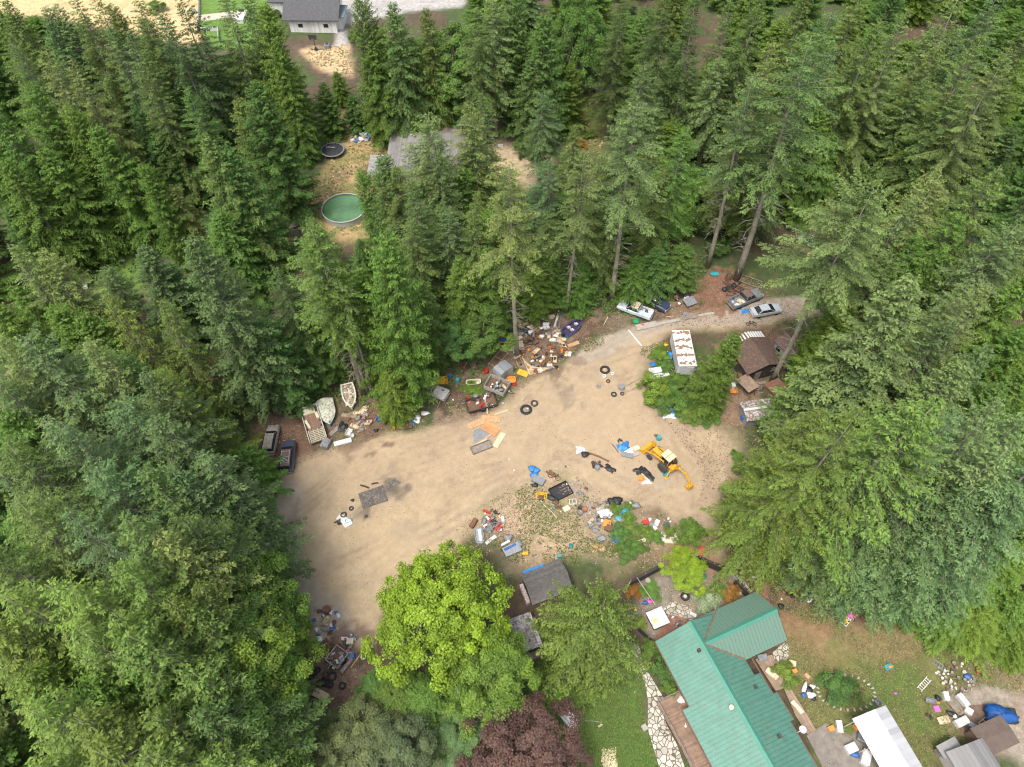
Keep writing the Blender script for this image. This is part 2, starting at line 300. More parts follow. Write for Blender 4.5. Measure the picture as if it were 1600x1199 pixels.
for i, nm in enumerate(ZO):
    F = FQ[zone == i]; u, inv = np.unique(F, return_inverse=True); F = inv.reshape(F.shape)
    me = bpy.data.meshes.new(nm); me.vertices.add(len(u)); me.vertices.foreach_set("co", np.stack([X[u], Y[u], Z[u]], 1).ravel())
    me.loops.add(F.size); me.loops.foreach_set("vertex_index", F.ravel().astype(np.int32)); me.polygons.add(len(F))
    me.polygons.foreach_set("loop_start", np.arange(0, F.size, 4, dtype=np.int32)); me.update(calc_edges=True)
    me.polygons.foreach_set("use_smooth", np.ones(len(F), bool))
    ca = me.color_attributes.new("soil", 'FLOAT_COLOR', 'POINT'); ca.data.foreach_set("color", np.concatenate([C[u], (1 - .62 * M_["yard"][u] * (1 - M_["weedy"][u]))[:, None]], 1).ravel())
    me.materials.append(gmat); o = bpy.data.objects.new(nm, me); SC.collection.objects.link(o); struct(o)

# ---------------------------------------------------------------- trees
fm = bpy.data.materials.new("foliage"); fm.use_nodes = True; nt = fm.node_tree; L = nt.links.new
nt.nodes.remove(nt.nodes["Principled BSDF"]); out = nt.nodes["Material Output"]
oi = N(nt, "ObjectInfo"); at = N(nt, "Attribute", attribute_name="v")
# leaf-to-leaf colour: v 0 = dark leaf, 1 = pale leaf (on conifers, fresh growth at the tips)
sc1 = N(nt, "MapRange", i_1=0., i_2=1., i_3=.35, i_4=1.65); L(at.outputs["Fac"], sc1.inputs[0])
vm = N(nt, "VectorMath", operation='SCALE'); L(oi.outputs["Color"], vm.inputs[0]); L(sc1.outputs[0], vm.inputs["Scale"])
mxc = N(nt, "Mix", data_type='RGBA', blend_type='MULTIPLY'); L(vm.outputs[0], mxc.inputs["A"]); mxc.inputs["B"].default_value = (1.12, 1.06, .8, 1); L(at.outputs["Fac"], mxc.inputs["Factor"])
d = N(nt, "BsdfDiffuse"); t = N(nt, "BsdfTranslucent"); mx = N(nt, "MixShader", i_0=.28); gl = N(nt, "BsdfGlossy", i_Roughness=.55)
L(mxc.outputs["Result"], d.inputs[0]); L(mxc.outputs["Result"], t.inputs[0]); L(d.outputs[0], mx.inputs[1]); L(t.outputs[0], mx.inputs[2])
gl.inputs[0].default_value = (.8, .85, .75, 1); m3 = N(nt, "MixShader", i_0=.02); L(mx.outputs[0], m3.inputs[1]); L(gl.outputs[0], m3.inputs[2]); L(m3.outputs[0], out.inputs[0])

def leafmesh(name, P, D, Wd, V, mat_=fm):
    """diamond leaves: base points P, length vectors D, half-width vectors Wd, colour value V"""
    n = len(P); co = np.empty((n, 4, 3)); co[:, 0] = P; co[:, 1] = P + D * .45 + Wd; co[:, 2] = P + D; co[:, 3] = P + D * .45 - Wd
    me = bpy.data.meshes.new(name); me.vertices.add(4 * n); me.vertices.foreach_set("co", co.ravel())
    me.loops.add(4 * n); me.loops.foreach_set("vertex_index", np.arange(4 * n, dtype=np.int32)); me.polygons.add(n)
    me.polygons.foreach_set("loop_start", np.arange(0, 4 * n, 4, dtype=np.int32)); me.update(calc_edges=True)
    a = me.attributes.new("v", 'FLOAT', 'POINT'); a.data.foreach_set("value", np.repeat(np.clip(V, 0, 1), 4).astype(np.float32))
    me.materials.append(mat_); return me
def unit(v): return v / (np.linalg.norm(v, axis=1, keepdims=True) + 1e-9)
def conifer(seed, H=30., R=4.5, bare=.12, step=.60, shape=.8, e_top=.55, e_bot=-.25, droop=.35, tip=.25, hang=.2, lw=.048, ll=.25, tw=.125, per=5, sparse=0., wid=.2, coarse=1.0, asym=.15):
    rs = np.random.RandomState(seed); zs = []; z = bare * H
    while z < H - .3: zs.append(z); z += step * (.75 + .5 * rs.rand()) * (1.0 if z < H * .8 else .7)
    B = []
    for z in zs:
        t = (H - z) / (H * (1 - bare)); a0 = rs.rand() * 6.28; k = per + rs.randint(-1, 2)
        for i in range(k):
            if rs.rand() < sparse: continue
            prof = min(1, (t / .82)) ** shape * (1 if t < .82 else 1 - .9 * (t - .82))
            l = max(.35, R * prof * (.55 + .55 * rs.rand() + (.15 if rs.rand() < .12 else 0)))
            az = a0 + i * 6.283 / k; l *= 1 + asym * math.cos(az - seed) + asym * .5 * math.sin(z * 1.3 + az * 2 + seed)
            B.append((z + rs.randn() * .12, a0 + i * 6.283 / k + rs.randn() * .22, l, e_top * (1 - t) ** 1.0 + e_bot * t + rs.randn() * .08, droop * (.6 + .8 * rs.rand()) * min(1, t * 1.6), rs.rand()))
    B = np.array(B); mbt = MB()
    # twigs
    nt_ = np.maximum(5, (B[:, 2] / tw * 2 * coarse).astype(int)); bi = np.repeat(np.arange(len(B)), nt_); b = B[bi]; s = .14 + .86 * rs.rand(len(bi)) ** .8
    side = np.where(rs.rand(len(bi)) < .5, -1, 1); Lb = b[:, 2]
    def bp(b, s):
        r = b[:, 2] * s; zz = b[:, 0] + b[:, 2] * (b[:, 3] * s - b[:, 4] * s ** 2 + tip * b[:, 4] * s ** 3 * 1.5)
        return np.stack([r * np.cos(b[:, 1]), r * np.sin(b[:, 1]), zz], 1)
    P0 = bp(b, s); endt = s > .93
    lt = np.clip(Lb * wid * (1.2 - .8 * s) * (.6 + .7 * rs.rand(len(s))), .16, 1.0)
    ang = b[:, 1] + side * np.where(endt, .3, .75 + .35 * rs.rand(len(s))); dz = -.12 - hang * rs.rand(len(s)) + .25 * (b[:, 3] - b[:, 4] * s)
    TD = unit(np.stack([np.cos(ang), np.sin(ang), dz], 1))
    # leaf sprays along every twig
    nl = np.maximum(2, (lt / .095).astype(int)); ti = np.repeat(np.arange(len(lt)), nl); u = rs.rand(len(ti))
    hg = hang * (u ** 2) * lt[ti] * .6
    P = P0[ti] + TD[ti] * (lt[ti] * u)[:, None]; P[:, 2] -= hg
    sd = np.where(rs.rand(len(ti)) < .5, -1, 1); aa = np.arctan2(TD[ti, 1], TD[ti, 0]) + sd * (.35 + .5 * rs.rand(len(ti)))
    D = unit(np.stack([np.cos(aa), np.sin(aa), TD[ti, 2] - .15 - hang * 1.2 * rs.rand(len(ti)) + .25 * rs.randn(len(ti))], 1)); ln = ll * (.6 + .7 * rs.rand(len(ti))); D *= ln[:, None]
    Wd = unit(np.cross(D, np.array([0, 0, 1.]) + .55 * rs.randn(len(ti), 3))) * (lw * (.7 + .6 * rs.rand(len(ti))))[:, None]
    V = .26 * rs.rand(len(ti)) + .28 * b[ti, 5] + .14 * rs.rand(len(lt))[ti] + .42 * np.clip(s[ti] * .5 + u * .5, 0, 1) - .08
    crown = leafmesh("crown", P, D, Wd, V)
    # trunk, limbs, dead lower branches
    lean = rs.randn(2) * .12; pts = [(lean[0] * math.sin(k * .9), lean[1] * math.sin(k * .7), z) for k, z in enumerate(np.linspace(-.3, H - .2, 9))]
    mbt.tube(pts, [.012 * H * (1 - k / 8.25) ** 1.1 + .008 for k in range(9)], 9)
    for i in rs.permutation(len(B))[:220]:
        if B[i, 0] > .86 * H: continue
        bb = B[i:i + 1]; q = [tuple(bp(bb, np.array([s]))[0]) for s in (0, .4, .85)]; mbt.tube(q, [.032, .02, .008], 3)
    if bare > .05:
        for k in range(int(bare * H * 3.4)):
            z = (.12 + .88 * rs.rand()) * bare * H; a = rs.rand() * 6.28; l = (.4 + rs.rand() * 2.6) * min(1, R / 3.5) * (.5 + z / (bare * H) * .6); dr = rs.rand() * .5
            q = [(l * s * math.cos(a + s * .3), l * s * math.sin(a + s * .3), z - dr * l * s * s + .1 * l * s) for s in (0, .5, 1)]
            mbt.tube(q, [.05, .032, .012], 4)
            for j in range(2):
                p = q[1]; a2 = a + (rs.rand() - .5) * 2; mbt.tube([p, (p[0] + .4 * l * math.cos(a2), p[1] + .4 * l * math.sin(a2), p[2] - .1 * l)], [.02, .008], 3)
    return mbt.mesh("trunk", BARK, True), crown, H, R
def broad(seed, H=14., R=6., base=.22, ncl=150, per=260, leaf=.2, cl=.85, flat=.6, nsub=11):
    rs = np.random.RandomState(seed); mb = MB(); C_ = []; cz = H * (base + (1 - base) * .5); ch = H * (1 - base) * .5
    lob = [(rs.randn(3), .12 + .16 * rs.rand()) for _ in range(9)]
    subs = []
    for k in range(nsub):
        a = 2.4 * k + rs.rand() * .5; q = math.sqrt((k + .4) / nsub); rr = R * .68 * q * (.85 + .3 * rs.rand()); zz = cz + ch * (.55 - .95 * q ** 2 + .35 * (rs.rand() - .5))
        subs.append((rr * math.cos(a), rr * math.sin(a), zz, R * (.30 + .16 * rs.rand())))
    while len(C_) < ncl:
        q = subs[rs.randint(nsub)]; d = rs.randn(3); d /= np.linalg.norm(d)
        if d[2] < -.35 and rs.rand() < .8: continue
        k = .55 + .45 * rs.rand() ** .4 + (.3 * rs.rand() if rs.rand() < .15 else 0)
        C_.append((q[0] + d[0] * q[3] * k, q[1] + d[1] * q[3] * k, q[2] + d[2] * q[3] * k * ch / R * 1.15))
    C_ = np.array(C_); cs = cl * (.65 + .7 * rs.rand(ncl)); ci = np.repeat(np.arange(ncl), per)
    g = rs.randn(len(ci), 3); g = unit(g) * (rs.rand(len(ci)) ** .45)[:, None]; g[:, 2] *= flat
    P = C_[ci] + g * cs[ci][:, None]
    outw = unit(C_ - np.array([0, 0, cz - ch * .3]))
    nrm = unit(outw[ci] * .5 + g * .7 + np.array([0, 0, .9]) + .55 * rs.randn(len(ci), 3)); a = rs.randn(len(ci), 3); D = unit(np.cross(nrm, a)); Wd = unit(np.cross(nrm, D))
    ls = leaf * (.6 + .7 * rs.rand(len(ci))); D *= ls[:, None]; Wd *= (ls * .42)[:, None]
    V = .35 * rs.rand(len(ci)) + .4 * rs.rand(ncl)[ci] + .25 * (g[:, 2] / flat * .5 + .5)  # random per leaf and clump, paler towards the top of each clump
    th = H * base * 1.15; r0 = .028 * H; mb.tube([(0, 0, -.3), (.05, .03, th * .5), (0, 0, th)], [r0 * 1.25, r0, r0 * .9], 9)
    nm = 7
    for k in range(nm):
        a = 6.283 * k / nm + rs.rand() * .5; e = (R * .42 * math.cos(a), R * .42 * math.sin(a), cz + ch * (rs.rand() * .4 - .45))
        mb.tube([(0, 0, th * .9), (e[0] * .45, e[1] * .45, (th + e[2]) * .52), e], [r0 * .6, r0 * .4, r0 * .22], 6)
        dd = np.hypot(C_[:, 0] - e[0], C_[:, 1] - e[1])
        for j in np.argsort(dd)[:ncl // 8]:
            c = C_[j]; mb.tube([e, ((e[0] + c[0]) / 2, (e[1] + c[1]) / 2, (e[2] + c[2]) / 2 + .2), tuple(c)], [r0 * .2, r0 * .12, .012], 4)
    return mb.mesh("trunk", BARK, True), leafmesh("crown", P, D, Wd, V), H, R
PR = dict(
 F=[conifer(1, shape=.68), conifer(2, bare=.2, sparse=.12, shape=.6), conifer(3, shape=.8, droop=.5), conifer(13, shape=.6, bare=.3, droop=.45, asym=.3, sparse=.1), conifer(14, shape=.75, asym=.35, hang=.4, sparse=.15)],
 S=[conifer(4, bare=.5, sparse=.3, step=.6, droop=.3, e_bot=-.12, shape=.5), conifer(5, bare=.52, sparse=.26, step=.62, shape=.5, e_bot=-.1, droop=.3)],
 B=[conifer(6, shape=.62, e_bot=-.05, e_top=.7, droop=.25, lw=.06, ll=.27, step=.5, per=6), conifer(7, shape=.7, e_bot=.0, droop=.3, lw=.06, bare=.08, step=.52, per=6)],
 C=[conifer(8, R=5., bare=.02, shape=.5, droop=.6, tip=.55, hang=.7, lw=.06, ll=.28, step=.46, e_top=.8, e_bot=.0, wid=.23, per=6), conifer(15, R=5.2, bare=.02, shape=.55, droop=.5, tip=.6, hang=.6, lw=.06, ll=.28, step=.48, e_top=.9, e_bot=.1, wid=.22, per=6, asym=.3), conifer(9, R=4.8, bare=.03, shape=.6, droop=.65, hang=.8, lw=.06, ll=.28, step=.48, e_top=.6, e_bot=-.05, wid=.24, per=6)],
 H=[conifer(10, bare=.1, shape=.8, droop=.75, tip=.1, hang=.9, lw=.045, ll=.26, sparse=.1, e_top=.5, e_bot=.1)],
 L=[conifer(11, H=30, R=7.5, bare=.1, shape=.78, step=.92, per=6, droop=.5, tip=.45, e_top=.6, e_bot=-.1, tw=.10, lw=.042, ll=.22, wid=.125, hang=.35), conifer(16, H=30, R=7.5, bare=.1, shape=.85, step=.9, per=6, droop=.4, tip=.4, e_top=.65, e_bot=.0, tw=.10, lw=.042, ll=.22, wid=.13, hang=.25, asym=.25)],
 M=[broad(20), broad(21, H=15, R=6, flat=.8)],
 K=[broad(22, H=3.2, R=2.1, base=.02, ncl=46, per=150, leaf=.15, cl=.5, nsub=6), broad(23, H=3.0, R=2.4, base=.02, ncl=52, per=140, leaf=.16, cl=.5, nsub=7)],
)
COLS = dict(fir=(.108, .168, .046), pale=(.155, .215, .072), blue=(.10, .168, .066), bluep=(.14, .218, .088), dark=(.07, .118, .034), cedar=(.105, .19, .036), bright=(.122, .205, .036), yel=(.155, .235, .05), ol=(.135, .20, .045), gr=(.085, .165, .042))
CW = dict(fir="mid green", pale="pale grey-green", blue="blue-green", bluep="pale blue-green", dark="dark green", cedar="fresh green", bright="bright green", yel="yellow-green", ol="olive green", gr="deep green", lime="lime yellow-green", plum="purple-leaved", sage="silvery sage-green", autumn="orange-brown", flower="white-flowering")
COLS.update(lime=(.18, .28, .028), plum=(.105, .062, .06), sage=(.11, .15, .075), autumn=(.22, .12, .03), flower=(.26, .30, .18))
KN = dict(F=("fir_tree", "fir"), S=("fir_tree", "bare-trunked fir"), B=("fir_tree", "dense fir"), C=("cedar_tree", "cedar"), H=("hemlock_tree", "drooping hemlock"), L=("fir_tree", "broad fir"), M=("broadleaf_tree", "broadleaf tree"), K=("shrub", "shrub"))
KG = dict(F="firs", S="firs", B="firs", C="cedars", H="hemlocks", L="firs", M="broadleaf trees", K="shrubs")
trs = random.Random(11); TREES = []
def plant(kind, x, y, h, r, col, proto=None, label=None, rz=None, grp="of the woods around the yard", jitc=.13):
    pr = PR[kind]; tr_, cr, H, Rr = proto or pr[trs.randrange(len(pr))]
    nm, word = KN[kind]
    if label is None:
        size = "" if kind == 'K' else ("young " if h < 14 else ("tall " if h > 30 else ""))
        label = f"{size}{CW[col]} {word}"
    e = thing(nm, label, {"fir_tree": "fir", "cedar_tree": "cedar", "hemlock_tree": "hemlock", "broadleaf_tree": "tree", "shrub": "shrub"}[nm], x, y, trs.random() * 6.28 if rz is None else rz, KG[kind] + " " + grp)
    e.scale = (r / Rr, r / Rr, h / H); e.location.z -= .05
    if kind not in 'MK': e.rotation_euler.x = trs.gauss(0, .022); e.rotation_euler.y = trs.gauss(0, .022)
    cc = tuple(v * 1.1 for v in COLS[col]); k = 1 + trs.uniform(-jitc, jitc); k2 = 1 + trs.uniform(-jitc, jitc) * .8
    for n_, me in (("trunk", tr_), ("crown", cr)):
        o = bpy.data.objects.new(n_, me); SC.collection.objects.link(o); o.parent = e
        if n_ == "crown": o.color = (cc[0] * k * k2, cc[1] * k, cc[2] * k / k2, 1)
        elif kind == 'K': o.name = "stem"
    TREES.append((x, y, h, r)); return e
def top(kind, px, py, h, r, col, **kw):
    if kind in 'FSBH': r *= 1.14
    p = W(px, py, h); return plant(kind, p[0], p[1], h, r, col, **kw)
def bot(kind, px, py, h, r, col, **kw):
    if kind in 'FSBH': r *= 1.15
    p = W(px, py); return plant(kind, p[0], p[1], h, r, col, **kw)
# trees whose foot stands in view
for a in [('S',808,555,34,4.3,'pale'),('S',1150,437,40,6,'fir'),('S',1105,418,33,4.5,'blue'),('S',955,470,34,5,'pale'),('S',885,487,29,3.4,'pale'),
          ('S',570,617,31,4.6,'ol'),('S',577,617,28,3.6,'cedar'),('S',583,622,25,2.8,'cedar'),('B',425,640,32,5.2,'blue'),('F',312,285,25,4,'fir'),('F',765,325,22,3.7,'fir'),('F',1060,205,15,3,'pale'),('F',1095,255,20,3.2,'fir'),
          ('C',620,652,11,3.0,'bright'),('C',1100,636,16,3.0,'cedar'),('C',645,622,31,4.8,'bright'),('C',606,604,23,3.3,'bright')]: bot(*a)
bot('S', 1205, 598, 35, 6.2, 'pale', proto=conifer(40, H=33, R=6.6, bare=.58, shape=.5, droop=.3, e_bot=-.05, sparse=.2, step=.62, wid=.16, per=6), rz=0, label='tall pale fir with a long leaning bare trunk beside the dark shed')
TOP = [
 # upper left woods
 ('B',20,-5,26,5,'fir'),('B',55,12,27,5,'blue'),('B',92,5,27,4,'bluep'),('F',130,20,25,4,'fir'),('F',165,38,27,4,'blue'),('F',200,45,28,4,'blue'),('F',262,3,30,4.5,'dark'),('F',215,95,26,4.2,'fir'),('F',60,75,28,5,'pale'),('F',110,90,28,4.5,'pale'),('F',20,60,27,4,'blue'),
 ('C',40,125,27,5,'bright'),('C',5,170,26,5,'cedar'),('C',110,165,24,4.5,'cedar'),('C',210,165,19,4,'gr'),('C',150,200,22,4.5,'cedar'),('C',60,230,21,5,'cedar'),('C',5,250,22,5,'cedar'),('C',118,262,15,4.2,'cedar'),('C',50,290,14,4.3,'gr'),('C',15,320,14,4.2,'gr'),
 ('C',213,255,20,3.2,'bright'),('F',268,290,15,3,'pale'),('C',245,210,15,3.6,'gr'),('C',330,208,25,5.4,'fir'),('C',345,225,23,4.6,'gr'),('C',398,125,25,5.2,'gr'),('C',372,150,20,4.5,'fir'),('C',410,0,27,4.6,'cedar'),('C',428,55,23,3.6,'cedar'),('C',450,98,17,3.2,'gr'),('C',452,150,13,3.0,'gr'),('F',385,-20,28,4,'dark'),
 ('M',365,82,15,6.5,'dark'),('F',240,130,20,4,'dark'),('F',285,130,22,4,'gr'),('C',345,300,14,3.8,'gr'),('C',380,330,12,3.4,'gr'),('B',170,10,28,4.2,'fir'),
 ('F',150,-12,30,4.4,'fir'),('F',205,-5,30,4.4,'fir'),('F',240,15,28,4.2,'blue'),('F',285,-15,30,4,'dark'),('F',110,-15,30,4.6,'fir'),('F',-5,20,29,4.6,'fir'),('F',335,-40,31,4,'fir'),
 ('C',506,128,11,3,'gr'),('C',548,150,7,2.6,'gr'),('C',525,112,7,2.6,'cedar'),
 # upper middle
 ('C',560,-15,27,4.6,'fir'),('C',605,5,26,5,'fir'),('C',580,60,20,4.2,'cedar'),('C',640,60,19,4.4,'fir'),('C',665,10,24,4.4,'fir'),('M',715,35,20,7.2,'gr'),('M',700,80,15,6,'cedar'),('F',770,-10,27,4.6,'pale'),('F',745,10,26,4,'fir'),
 ('C',815,-10,26,4.8,'gr'),('C',850,20,24,4.8,'gr'),('C',830,90,18,4.6,'fir'),('M',910,-5,22,6.5,'cedar'),('M',925,40,14,5,'gr'),('C',893,95,14,3,'bright'),('C',1012,28,20,4.6,'cedar'),('F',975,0,26,4,'dark'),
 ('F',1050,-20,30,4.6,'dark'),('F',1100,-10,30,4.8,'dark'),('F',1150,0,29,4.4,'fir'),('F',1190,-15,31,4.6,'fir'),('C',1060,70,15,4,'gr'),('C',1110,90,15,4,'cedar'),('C',1040,120,10,3,'gr'),('C',1135,130,14,3.6,'cedar'),
 ('F',845,142,20,3.9,'blue'),('F',1012,108,24,4.4,'blue'),('F',980,140,22,4,'blue'),('F',1135,90,22,3.9,'pale'),('F',675,172,27,5.2,'pale'),('F',650,272,26,3.8,'fir'),('C',592,240,24,4.2,'fir'),('C',575,262,20,3.4,'cedar'),('F',492,337,13,3.2,'fir'),
 ('F',1070,197,26,4.2,'cedar'),('F',860,250,22,3.6,'blue'),('F',700,330,20,3.6,'blue'),('F',730,300,20,3.4,'fir'),('F',940,240,24,3.8,'fir'),('F',900,190,17,3.4,'fir'),('F',1035,270,20,3.4,'fir'),('M',1017,180,8,3.4,'blue'),
 ('F',690,235,23,4,'fir'),('F',790,262,21,4,'fir'),('F',745,330,20,3.6,'fir'),('C',815,330,15,3.4,'gr'),('F',640,330,22,3.8,'fir'),('C',560,372,10,2.6,'gr'),('C',880,300,15,3.4,'gr'),('F',960,300,20,3.6,'fir'),('C',530,420,16,3.6,'cedar'),('C',570,470,13,3.2,'gr'),('C',660,430,18,4,'gr'),
 ('M',745,478,10,5.4,'gr'),('M',705,500,9,4.6,'gr'),('C',720,400,18,4,'cedar'),('C',765,385,17,3.8,'cedar'),('C',860,400,10,3.6,'cedar'),('C',835,420,9,3.4,'cedar'),('C',910,410,9,3.6,'cedar'),('C',1000,400,9,3.4,'cedar'),('C',1030,385,10,3.4,'gr'),('C',1070,380,9,3.2,'gr'),('F',860,330,17,3.2,'fir'),
 # upper right
 ('F',1215,60,34,4.6,'pale'),('F',1340,95,24,3.6,'pale'),('F',1300,10,33,5,'blue'),('F',1260,-20,32,5,'fir'),('L',1430,10,33,7,'pale'),('F',1375,30,32,5,'fir'),('F',1350,-30,32,5,'fir'),('F',1510,-10,33,6,'pale'),('L',1540,50,33,7,'ol'),('L',1590,70,33,7,'pale'),('F',1480,60,28,5,'fir'),('F',1580,-30,34,6,'blue'),('F',1620,10,34,6,'fir'),
 ('F',1400,100,24,4.6,'ol'),('F',1450,120,24,4.6,'fir'),('C',1395,170,16,4.4,'cedar'),('M',1435,235,13,5,'blue'),('M',1470,240,10,4,'blue'),('C',1290,170,20,4.4,'bright'),('F',1245,140,27,4.4,'pale'),('F',1215,200,22,4.4,'fir'),('C',1300,210,17,3.6,'cedar'),('C',1350,200,12,3.8,'gr'),('C',1520,190,17,4.4,'fir'),('F',1500,150,24,5,'fir'),('C',1560,180,18,4.5,'gr'),('C',1590,200,16,4.5,'dark'),('C',1370,240,10,3.4,'gr'),
 ('F',728,165,25,4.4,'pale'),('F',738,196,22,3.8,'fir'),('F',612,262,23,3.6,'fir'),('C',720,262,17,3.6,'cedar'),
 # right middle
 ('F',1470,278,28,5,'pale'),('F',1430,300,26,4.4,'pale'),('F',1580,262,30,5.6,'fir'),('F',1540,290,26,4.6,'fir'),('F',1500,330,25,4,'cedar'),('F',1577,353,28,5.4,'bluep'),('F',1620,330,28,5,'fir'),('B',1447,433,32,6.5,'bluep'),('C',1325,465,16,4,'bright'),('C',1305,520,12,3.2,'bright'),('L',1567,457,30,7,'pale'),('F',1520,440,27,4.4,'pale'),('F',1400,400,22,4.5,'fir'),('F',1440,370,22,4.2,'cedar'),
 ('B',1340,540,20,4.4,'blue'),('B',1497,573,27,4.8,'bluep'),('B',1380,560,22,4.4,'bluep'),('F',1540,550,25,5,'blue'),('C',1600,420,24,4.5,'bright'),('C',1590,510,18,4.5,'cedar'),('C',1620,550,18,4.5,'cedar'),('F',1480,500,26,4.6,'blue'),
 # right lower
 ('L',1345,612,34,7.2,'yel'),('F',1440,632,35,6,'yel'),('L',1492,640,34,6.4,'bluep'),('F',1290,640,24,4.6,'ol'),('C',1268,592,13,3.2,'bright'),('F',1300,690,26,5.5,'ol'),('L',1600,620,34,7,'bluep'),('F',1560,680,31,6,'bluep'),('F',1620,720,31,6,'bluep'),('F',1530,760,27,5,'blue'),('F',1450,760,25,5,'blue'),('F',1590,780,26,5.5,'blue'),
 ('B',1370,810,17,4.6,'blue'),('F',1420,830,16,4.2,'blue'),('F',1480,850,16,4.2,'blue'),('C',1590,860,12,4.5,'bright'),('C',1540,900,9.5,4.2,'bright'),('C',1480,900,8.5,3.8,'bright'),('C',1600,940,8,4,'bright'),('C',1550,950,6.5,3.6,'bright'),('C',1500,945,6,3.4,'bright'),('C',1450,910,7,3.2,'bright'),('C',1600,985,5,3,'bright'),('C',1465,950,4,2.6,'cedar'),('C',1235,705,15,3.8,'ol'),
 # left middle
 ('F',10,385,26,4.4,'pale'),('F',55,400,24,4.4,'pale'),('H',172,455,25,4.4,'ol'),('H',228,465,24,4.4,'ol'),('B',215,388,19,4,'blue'),('F',165,418,13,3,'blue'),('C',20,445,20,4.6,'cedar'),('C',75,480,20,4.4,'cedar'),('C',140,490,19,4.2,'cedar'),('C',260,410,14,3.5,'gr'),
 ('L',246,570,26,5.6,'yel'),('F',5,520,30,5,'pale'),('F',45,530,30,5,'bluep'),('F',110,540,28,4.8,'pale'),('F',190,545,24,4,'gr'),('F',150,540,24,4,'cedar'),('F',215,585,26,4.6,'blue'),('F',55,640,31,5,'bluep'),('L',80,655,31,6.5,'bluep'),('F',180,620,27,5,'blue'),('F',250,650,26,5,'blue'),('F',10,700,30,5,'fir'),('F',320,710,24,4.8,'blue'),('F',285,740,25,5,'blue'),('F',230,730,27,5,'fir'),
 ('F',150,745,28,5,'blue'),('C',380,722,8,2.8,'bright'),('C',380,778,5,2.4,'bright'),('C',370,700,10,3,'cedar'),('H',350,400,20,3.4,'fir'),('F',430,405,23,3.6,'fir'),('F',450,430,20,3.4,'gr'),('C',500,470,14,3.5,'gr'),('C',470,535,9,2.8,'gr'),('C',380,520,14,3.4,'gr'),('C',410,500,17,3.6,'gr'),
 ('F',-25,600,28,5,'pale'),('F',-20,700,28,5,'blue'),('C',-10,640,24,4.6,'cedar'),('C',10,600,22,4.4,'gr'),('F',-15,860,30,5,'fir'),('C',5,985,27,5,'cedar'),('F',-30,950,30,5,'ol'),('F',1615,650,30,5,'bluep'),('C',1585,730,22,5,'gr'),('C',1600,640,24,5,'cedar'),('C',1560,600,22,4.6,'gr'),('C',-5,470,22,4.6,'cedar'),
 # lower left
 ('L',90,815,34,7,'bluep'),('F',180,800,32,5.4,'fir'),('F',240,820,30,5,'pale'),('F',275,800,27,4.6,'fir'),('F',312,830,22,4.4,'blue'),('F',10,790,32,5,'fir'),('F',110,895,32,4.4,'yel'),('F',175,890,31,4.4,'yel'),('F',60,915,32,5,'yel'),('F',15,925,32,5.5,'yel'),('F',255,930,28,4,'ol'),('F',300,920,25,4,'fir'),
 ('F',225,975,29,4.8,'ol'),('F',165,970,30,5,'yel'),('F',100,1010,30,5,'ol'),('F',290,970,25,4.4,'ol'),('C',40,1050,27,5.4,'cedar'),('C',130,1060,26,5,'cedar'),('C',210,1050,25,5,'cedar'),('F',300,1050,23,4.8,'ol'),('F',30,1130,30,5.5,'yel'),('F',110,1110,29,5,'ol'),('F',130,1190,28,6,'ol'),('F',230,1130,26,5,'ol'),('F',220,1200,26,6,'ol'),('F',300,1120,24,5,'fir'),('F',320,1190,23,5,'ol'),('F',40,1230,28,6,'yel'),
 ('M',366,900,17,5.2,'cedar'),('M',384,955,15,4.6,'cedar'),('M',350,1000,19,6.0,'bright'),('M',364,1050,15,4.8,'cedar'),('M',340,1110,18,6,'gr'),('M',358,1140,15,5,'cedar'),('M',330,1020,19,6,'cedar'),('M',392,1010,11,3.2,'cedar'),('M',350,930,19,5,'gr'),('C',352,840,14,3.6,'fir'),('B',382,868,9,2.4,'blue'),
 ('M',555,1150,8,4.6,'sage'),('M',618,1165,8,4.4,'sage'),('M',515,1178,6,3.4,'sage'),('M',730,1150,5,3.8,'blue'),('C',610,1085,5,4.2,'cedar'),('C',585,1075,4,3.0,'gr'),('C',665,1085,5,3.6,'cedar'),
]
for a in TOP: top(*a)
# the broad maple and the other singular trees in the middle of the photo
big = broad(33, H=17, R=8.4, ncl=420, per=160, leaf=.25, cl=.78, base=.15, nsub=22)
p = W(700, 990); plant('M', p[0] - .3, p[1] - 1.0, 16, 7.6, 'lime', proto=big, label="large lime yellow-green maple at the lower edge of the sandy yard", jitc=0)
p = W(770, 1080); plant('M', p[0] - .2, p[1], 12, 5.4, 'bright', label="fresh green maple between the lime maple and the purple tree", jitc=0)
plum = broad(31, H=9, R=6, ncl=250, per=260, leaf=.15, cl=.62, base=.1, nsub=14)
p = W(820, 1195); plant('M', p[0] - .4, p[1] - .2, 8.5, 7.4, 'plum', proto=plum, label="purple-leaved tree at the lower edge of the photo", jitc=0)
ob = conifer(12, H=19, R=6.4, bare=.06, shape=.42, step=.5, per=7, droop=.5, hang=.5, e_top=.5, e_bot=-.1, sparse=.1, tw=.13, lw=.055, wid=.16)
p = W(918, 1035); plant('L', p[0], p[1], 19, 6.3, 'ol', proto=ob, label="dense olive cedar with pale branches standing alone on the lawn", jitc=0)
p = W(1065, 903); plant('M', p[0], p[1], 4.2, 2.9, 'lime', label="small lime green maple inside the black fence")
